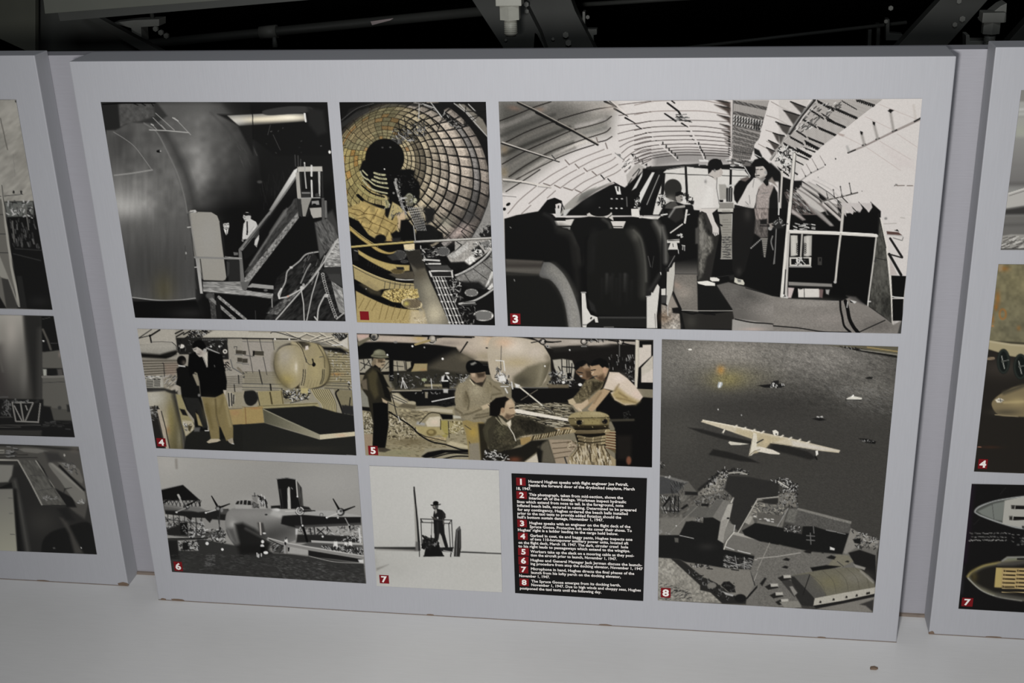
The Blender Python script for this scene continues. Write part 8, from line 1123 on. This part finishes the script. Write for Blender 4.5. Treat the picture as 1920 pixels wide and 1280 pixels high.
CAPTION_LINES = [
    (1, 0.8454, 0.3401, 1.0481, 0.3423, 'Howard Hughes speaks with flight engineer Joe Petrali,'),
    (1, 0.8456, 0.3312, 1.0611, 0.3325, 'beside the forward door of the drydocked seaplane, March'),
    (1, 0.8202, 0.3224, 0.8502, 0.3226, '18, 1947.'),
    (2, 0.8454, 0.3095, 1.0377, 0.3113, 'This photograph, taken from mid-section, shows the'),
    (2, 0.8452, 0.3012, 1.0442, 0.3018, 'interior aft of the fuselage. Workmen inspect hydraulic'),
    (2, 0.8205, 0.2916, 1.0388, 0.293, 'lines which extend from nose to tail. In the foreground, note'),
    (2, 0.8202, 0.2825, 1.0647, 0.2838, 'inflated beach balls, secured in netting. Determined to be prepared'),
    (2, 0.8205, 0.2731, 1.0475, 0.2745, 'for any contingency, Hughes ordered the beach balls installed'),
    (2, 0.8202, 0.2642, 1.034, 0.2651, 'prior to the taxi tests to provide added flotation should the'),
    (2, 0.82, 0.255, 0.9976, 0.2569, "hull's bottom sustain damage, November 1, 1947."),
    (3, 0.8447, 0.2423, 1.0529, 0.2443, 'Hughes speaks with an engineer on the flight deck of the'),
    (3, 0.8449, 0.2333, 1.0559, 0.2349, 'Spruce Goose. Protective loft socks cover their shoes. To'),
    (3, 0.8199, 0.2245, 1.028, 0.2257, "Hughes' right is a ladder leading to the cargo hold below."),
    (4, 0.8451, 0.2121, 1.0571, 0.214, 'Garbed in coat, tie and baggy pants, Hughes inspects one'),
    (4, 0.8451, 0.2034, 1.0489, 0.2046, 'of two 110-horsepower auxiliary power units, located aft'),
    (4, 0.8201, 0.1939, 1.0485, 0.1953, 'on the flight deck, March 18, 1947. The dark, circular crawl  hole'),
    (4, 0.8198, 0.185, 1.0523, 0.1862, 'to his right leads to passageways which extend to the wingtips.'),
    (5, 0.8448, 0.1735, 1.0607, 0.1753, 'Workers take up the slack on a mooring cable as they posi-'),
    (5, 0.8449, 0.1645, 1.025, 0.1655, 'tion the aircraft prior to launch, November 1, 1947.'),
    (6, 0.8445, 0.1525, 1.0772, 0.1534, 'Hughes and General Manager Jack Jerman discuss the launch-'),
    (6, 0.8443, 0.1434, 1.0787, 0.1445, 'ing procedure from atop the docking elevator, November 1, 1947'),
    (7, 0.8447, 0.1309, 1.0612, 0.1321, 'Microphone in hand, Hughes directs the final phases of the'),
    (7, 0.8448, 0.1218, 1.0334, 0.1223, 'launch from his lofty perch on the docking elevator,'),
    (7, 0.8194, 0.112, 0.8841, 0.1127, 'November 1, 1947.'),
    (8, 0.8447, 0.1002, 1.033, 0.1016, 'The Spruce Goose emerges from its docking berth,'),
    (8, 0.8444, 0.091, 1.0752, 0.0919, 'November 1, 1947. Due to high winds and choppy seas, Hughes'),
    (8, 0.8198, 0.0811, 0.9925, 0.082, 'postponed the taxi tests until the following day.'),
]

# colour strength and contrast of each print; gain also offsets lamp falloff
TONE = dict(P1=(.8, 1.0), P2=(.9, 1.05), P3=(.75, 1.06), P4=(.85, 1.08), P5=(.8, 1.12), P6=(.4, 1.14), P7=(.55, 1.06), P8=(.75, 1.04), LA=(.6, 1.0), LB=(.6, 1.0), LC=(.6, 1.0), RA=(.6, 1.0), RB=(.9, 1.0), RC=(.9, 1.0))
GAIN = dict(P1=1.0, P2=1.0, P3=1.0, P4=1.0, P5=1.0, P6=1.0, P7=1.0, P8=1.0, LA=1.0, LB=1.0, LC=1.0, RA=1.0, RB=1.0, RC=1.0)
GAIN.update(dict(P1=1.12, P2=.95, P3=.9, P4=.92, P5=.93, P6=1.08, P7=.93, P8=1.16, LA=1.28, LB=1.4, LC=1.45, RA=1.08, RB=1.0, RC=1.05))
PLABEL = dict(
    P1='photograph of a huge aircraft hull with an open door and a ladder', P2='yellowed photograph looking down the ribbed tunnel of a fuselage',
    P3='wide photograph of a flight deck with dark seats and two standing men', P4='yellowed photograph of a man in dark jacket and baggy trousers by a round tank',
    P5='sepia photograph of workers hauling a rope at a capstan before a flying boat', P6='photograph of a flying boat afloat beside its dock',
    P7='pale photograph of a man in a hat on a railed perch', P8='aerial photograph of a pale flying boat off a harbour',
    LA='photograph of a pale hull above dark scaffolding', LB='photograph of a tall rounded tank above a trestle', LC='photograph of a wing panel in a dark workshop',
    RA='grey photograph of a smooth curved surface', RB='brown photograph of engines and the nose of an aircraft', RC='black picture with two hull diagrams seen from above')
for key, (sk, w4) in PRINTS.items():
    root, d = DEP[key[0]]
    cv = Canvas(sk, 1.15 if key[0] == 'P' else 1.5)
    globals()['paint_' + key](cv)
    pr = print_mesh('photo_print', cv, w4, -d - .0016, .0016, root, GAIN[key], *TONE[key])
    pr['label'] = PLABEL[key]
    for k, (x0, z0, x1, z1), dg in BADGES:
        if k == key:
            bd = badge(x0, z0, x1, z1, dg, -d - .0021, pr)
            bd['label'] = 'red square with white number ' + dg if dg else 'plain red square without a number'
# caption plaque
pq = solid('caption_plaque', CAPTION, -D1 - .0016, -D1 + .0002, 'black', mid); pq['label'] = 'black caption plaque with eight numbered paragraphs in white lettering'
for (x0, z0, x1, z1), dg in CAPTION_BADGES: badge(x0, z0, x1, z1, dg, -D1 - .0021, pq)
for para in range(1, 9):
    V = []; F = []
    for pa, x0, z0, x1, z1, s in CAPTION_LINES:
        if pa != para: continue
        v, f = glyphs(s, .025); lo, hi = v[:, 0].min(), v[:, 0].max(); sx = math.hypot(x1 - x0, z1 - z0) / (hi - lo); sz = .0091; t = math.atan2(z1 - z0, x1 - x0); n = len(V)
        for a, b in v:
            u, w = (a - lo) * sx, b * sz
            V.append((x0 + u * math.cos(t) - w * math.sin(t) - mid.location.x, -D1 - .0019 - mid.location.y, z0 + u * math.sin(t) + w * math.cos(t)))
        F += [tuple(i + n for i in q) for q in f]
    me = bpy.data.meshes.new('lettering'); me.from_pydata(V, [], F); me.update()
    link('lettering', me, 'white', pq)

fl = thing('paint_flake', 'small brown flake lying on the white floor at lower right', 'debris', (1.5440, -0.1930, 0))
solid('flake', [(1.5440 - .007, .0001), (1.5440 + .004, .0001), (1.5440 + .008, .003), (1.5440 + .001, .0055), (1.5440 - .006, .004)], -0.1930 - .003, -0.1930 + .003, 'chip', fl)
# ---------------------------------------------------------------- dark steelwork behind the boards
def plate(name, outline, y, th, mat, label, cat='steelwork', group=None):
    x = sum(p[0] for p in outline) / len(outline); z = min(p[1] for p in outline)
    e = thing(name, label, cat, (x, y, z), group)
    solid('plate', outline, y, y + th, mat, e, bevel=.0012)
    return e
steel_column = plate('steel_column', [(-0.8009, 1.4861), (-0.5279, 1.4794), (-0.6197, 0.9974), (-0.6365, 1.0392), (-0.7071, 1.0725), (-0.8769, 1.1492)], 0.9, 0.02, 'green', 'olive painted steel column at the upper left corner', 'column')
gusset_plate = plate('gusset_plate', [(-0.5842, 1.5015), (-0.4506, 1.4981), (-0.4918, 1.1298), (-0.309, 1.0173), (-0.261, 0.9762), (-0.6844, 0.9783)], 1.0, 0.015, 'dark2', 'wide black gusset plate beside the olive column', 'plate')
brace_flange = plate('brace_flange', [(-0.5019, 1.1231), (-0.4538, 1.1169), (-0.2454, 1.0008), (-0.3035, 1.0011)], 0.97, 0.028, 'dark2', 'dark flange sloping down along the gusset plate', 'beam')
flat_bar_u = plate('flat_bar', [(-0.5095, 1.1979), (-0.5122, 1.1522), (-0.0529, 1.179), (0.3641, 1.2048), (0.3678, 1.2532)], 0.8, 0.04, 'bar', 'upper of two stacked grey-green bars at the upper left', 'bar')
flat_bar_l = plate('flat_bar', [(-0.5079, 1.1457), (-0.506, 1.1236), (0.1793, 1.1701), (0.4853, 1.1899), (0.4865, 1.2106), (-0.018, 1.1779)], 0.86, 0.05, 'bar2', 'lower cool-grey bar of the two stacked bars at the upper left', 'bar')
pipe_bracket = plate('pipe_bracket', [(-0.4757, 1.0806), (-0.4111, 1.0873), (-0.3351, 1.0895), (-0.338, 1.0704), (-0.392, 1.068), (-0.3952, 1.0265), (-0.4234, 1.0297), (-0.4209, 1.0653)], 1.1, 0.05, 'dark3', 'dim T-shaped bracket with three round nuts under the stacked bars', 'bracket')
brace_beam_l = plate('brace_beam', [(0.3774, 1.4485), (0.5169, 1.445), (0.6807, 1.1776), (0.7439, 1.0503), (0.768, 0.9798), (0.6643, 0.9804), (0.5653, 1.1381)], 1.05, 0.06, 'dark2', 'dark brace beam behind the large pale bolt', 'beam')
brace_beam_r = plate('brace_beam', [(0.5646, 1.467), (0.6759, 1.4641), (0.8088, 1.1693), (0.8334, 1.0999), (0.8995, 0.9696), (0.7664, 0.9704), (0.707, 1.0901)], 1.1, 0.06, 'dark2', 'dark brace beam just right of the large pale bolt', 'beam')
brace_beam_s = plate('brace_beam', [(0.7297, 1.0532), (0.7381, 1.0475), (0.7709, 0.9798), (0.722, 0.9801)], 1.05, 0.05, 'dark3', 'short grey strut between the two middle brace beams', 'beam')
pipe_clamp_c = plate('pipe_clamp', [(0.8486, 1.0893), (0.8558, 1.0892), (0.8554, 1.0425), (0.8873, 1.0422), (0.8872, 1.0279), (0.8784, 1.0265), (0.8783, 1.0036), (0.8695, 1.0037), (0.8697, 1.0266), (0.8465, 1.0283), (0.8423, 1.0411), (0.8481, 1.0439)], 1.15, 0.03, 'dark3', 'L-shaped clamp right of the middle brace beams', 'clamp')
pipe_clamp_r = plate('pipe_clamp', [(1.6457, 1.0614), (1.6552, 1.0613), (1.658, 1.0255), (1.6909, 1.0224), (1.6923, 1.0058), (1.6501, 1.0062)], 1.15, 0.03, 'dark2', 'L-shaped clamp beside the two thin posts at the right', 'clamp')
brace_beam_f = plate('brace_beam', [(1.6459, 0.9653), (1.8132, 1.1684), (2.0238, 1.4293), (2.1101, 1.427), (1.9069, 1.1409), (1.7697, 0.9646)], 1.1, 0.05, 'dark2', 'dark brace beam leaning right above the right end of the middle board', 'beam')
brace_beam_ff = plate('brace_beam', [(1.9346, 0.9448), (2.0108, 1.0443), (2.2916, 1.3926), (2.416, 1.3895), (2.137, 1.0431), (2.0564, 0.9441)], 1.2, 0.05, 'dark2', 'rightmost dark brace beam above the cut-off right board', 'beam')
base_plate = plate('wedge_plate', [(1.8575, 1.0778), (1.8991, 1.1148), (1.9122, 1.1211), (1.915, 1.0746), (1.8608, 1.0712)], 1.0, 0.06, 'dark3', 'wedge-shaped plate above the small grey bolt at the right', 'plate')
base_plate2 = plate('stepped_plate', [(1.8266, 1.0406), (1.8356, 1.0406), (1.8384, 1.026), (1.8784, 1.0257), (1.8831, 0.9817), (1.8326, 0.982)], 1.02, 0.05, 'dark3', 'low stepped plate left of the small grey bolt', 'plate')
steel_post_a = plate('steel_post', [(1.6148, 1.019), (1.6243, 1.019), (1.66, 0.0), (1.65, 0.0)], 1.25, 0.03, 'dark2', 'left one of two thin dark posts at the right', 'post')
steel_post_b = plate('steel_post', [(1.6365, 1.032), (1.646, 1.032), (1.69, 0.0), (1.68, 0.0)], 1.25, 0.03, 'dark2', 'right one of two thin dark posts at the right', 'post')
rod('hanger', (-.365, 1.125, 1.085), (-.365, 1.125, 1.52), .006, 'dark2', pipe_bracket)
hexnut('nut', (-0.3467, 1.0960, 1.0638), 0.0078, 'dark3', pipe_bracket)
hexnut('nut', (-0.3325, 1.0960, 1.0533), 0.0078, 'dark3', pipe_bracket)
hexnut('nut', (-0.3180, 1.0960, 1.0444), 0.0078, 'dark3', pipe_bracket)
hexnut('nut', (0.7108, 1.0460, 1.1259), 0.0071, 'dark3', brace_beam_l)
hexnut('nut', (0.7117, 1.0460, 1.1081), 0.0057, 'dark3', brace_beam_l)
hexnut('nut', (0.6530, 1.0460, 1.0335), 0.0036, 'dark3', brace_beam_l)
hexnut('nut', (0.7738, 1.0960, 1.0267), 0.0043, 'dark3', brace_beam_r)
hexnut('nut', (0.8085, 1.0960, 1.0377), 0.0086, 'dark3', brace_beam_r)
hexnut('nut', (0.8154, 1.0960, 1.0164), 0.0086, 'dark3', brace_beam_r)
hexnut('nut', (0.8633, 1.1460, 1.0757), 0.0056, 'dark3', pipe_clamp_c)
hexnut('nut', (1.6550, 1.1460, 1.0906), 0.0066, 'dark3', pipe_clamp_r)
hexnut('nut', (1.6456, 1.1460, 1.0566), 0.0053, 'dark3', pipe_clamp_r)
hexnut('nut', (1.8108, 1.0960, 1.0549), 0.0065, 'dark3', brace_beam_f)
hexnut('nut', (1.8278, 1.0960, 1.0694), 0.0079, 'dark3', brace_beam_f)
hexnut('nut', (1.8154, 1.0960, 1.1135), 0.0065, 'dark3', brace_beam_f)
pipe = thing('pipe', 'long dark pipe behind the boards with a coupling and a pale tag', 'pipe', (-1.3, 1.35, 0.9107))
rod('tube', (-1.3, 1.35, 0.9107), (0.689, 1.35, 1.0756), .014, 'dark2', pipe)
rod('hanger', (-1.3, 1.35, .9107), (-1.3, 1.35, 1.52), .006, 'dark', pipe)
rod('coupling', (-0.133, 1.35, 1.0074), (-0.0798, 1.35, 1.0116), .020, 'dark3', pipe)
rod('drain_knob', (-0.0845, 1.33, 0.9697), (-0.0845, 1.33, 0.9997), .009, 'dark3', pipe, r2=.005)
solid('paper_tag', [(0.2151, 1.043), (0.284, 1.0514), (0.2741, 1.0455), (0.219, 1.0323)], 1.318, 1.322, 'tag', pipe)
conduit = thing('conduit', 'thin dark conduit rising to the two thin posts at the right', 'pipe', (0.97, 1.245, 0.9567))
rod('tube', (0.97, 1.245, 0.9567), (1.7133, 1.245, 1.0373), 0.005, 'dark2', conduit)
conduit = thing('conduit', 'thin dark conduit along the top edge right of the middle brace beams', 'pipe', (0.7218, 1.6, 1.0381))
rod('tube', (0.7218, 1.6, 1.0381), (1.3287, 1.6, 1.0683), 0.007, 'dark2', conduit)
rod('hanger', (1.325, 1.6, 1.068), (1.325, 1.6, 1.52), .005, 'dark2', conduit)
def anchor_bolt(x, y, ztop, k, mat, label):
    """square washer, hexagonal nut and threaded shank hanging down; k metres per unit"""
    e = thing('anchor_bolt', label, 'bolt', (x, y, ztop - 65 * k))
    solid('washer', [(x - 24 * k, ztop - 10 * k), (x + 24 * k, ztop - 10 * k), (x + 24 * k, ztop + 12 * k), (x - 24 * k, ztop + 12 * k)], y - .024, y + .024, mat, e, bevel=.002)
    rod('nut', (x, y, ztop - 36 * k), (x, y, ztop - 10 * k), 20.5 * k, mat, e, seg=6)
    rod('shank', (x, y, ztop - 64 * k), (x, y, ztop - 36 * k), 12 * k, mat, e, seg=20)
    rod('shank_end', (x, y, ztop - 67 * k), (x, y, ztop - 64 * k), 9.5 * k, 'dark2', e, seg=20)
    for i in range(7): rod('thread', (x, y, ztop - (40 + i * 3.4) * k), (x, y, ztop - (41.4 + i * 3.4) * k), 12.6 * k, mat, e, seg=20)
    return e
anchor_bolt(.7068, .78, 1.1769, .001315, 'galv', 'large pale bolt with hexagonal nut hanging above the middle board')
anchor_bolt(1.8803, 1.0, 1.0886, .00112, 'dark3', 'smaller grey bolt with square nut above the right-hand gap')
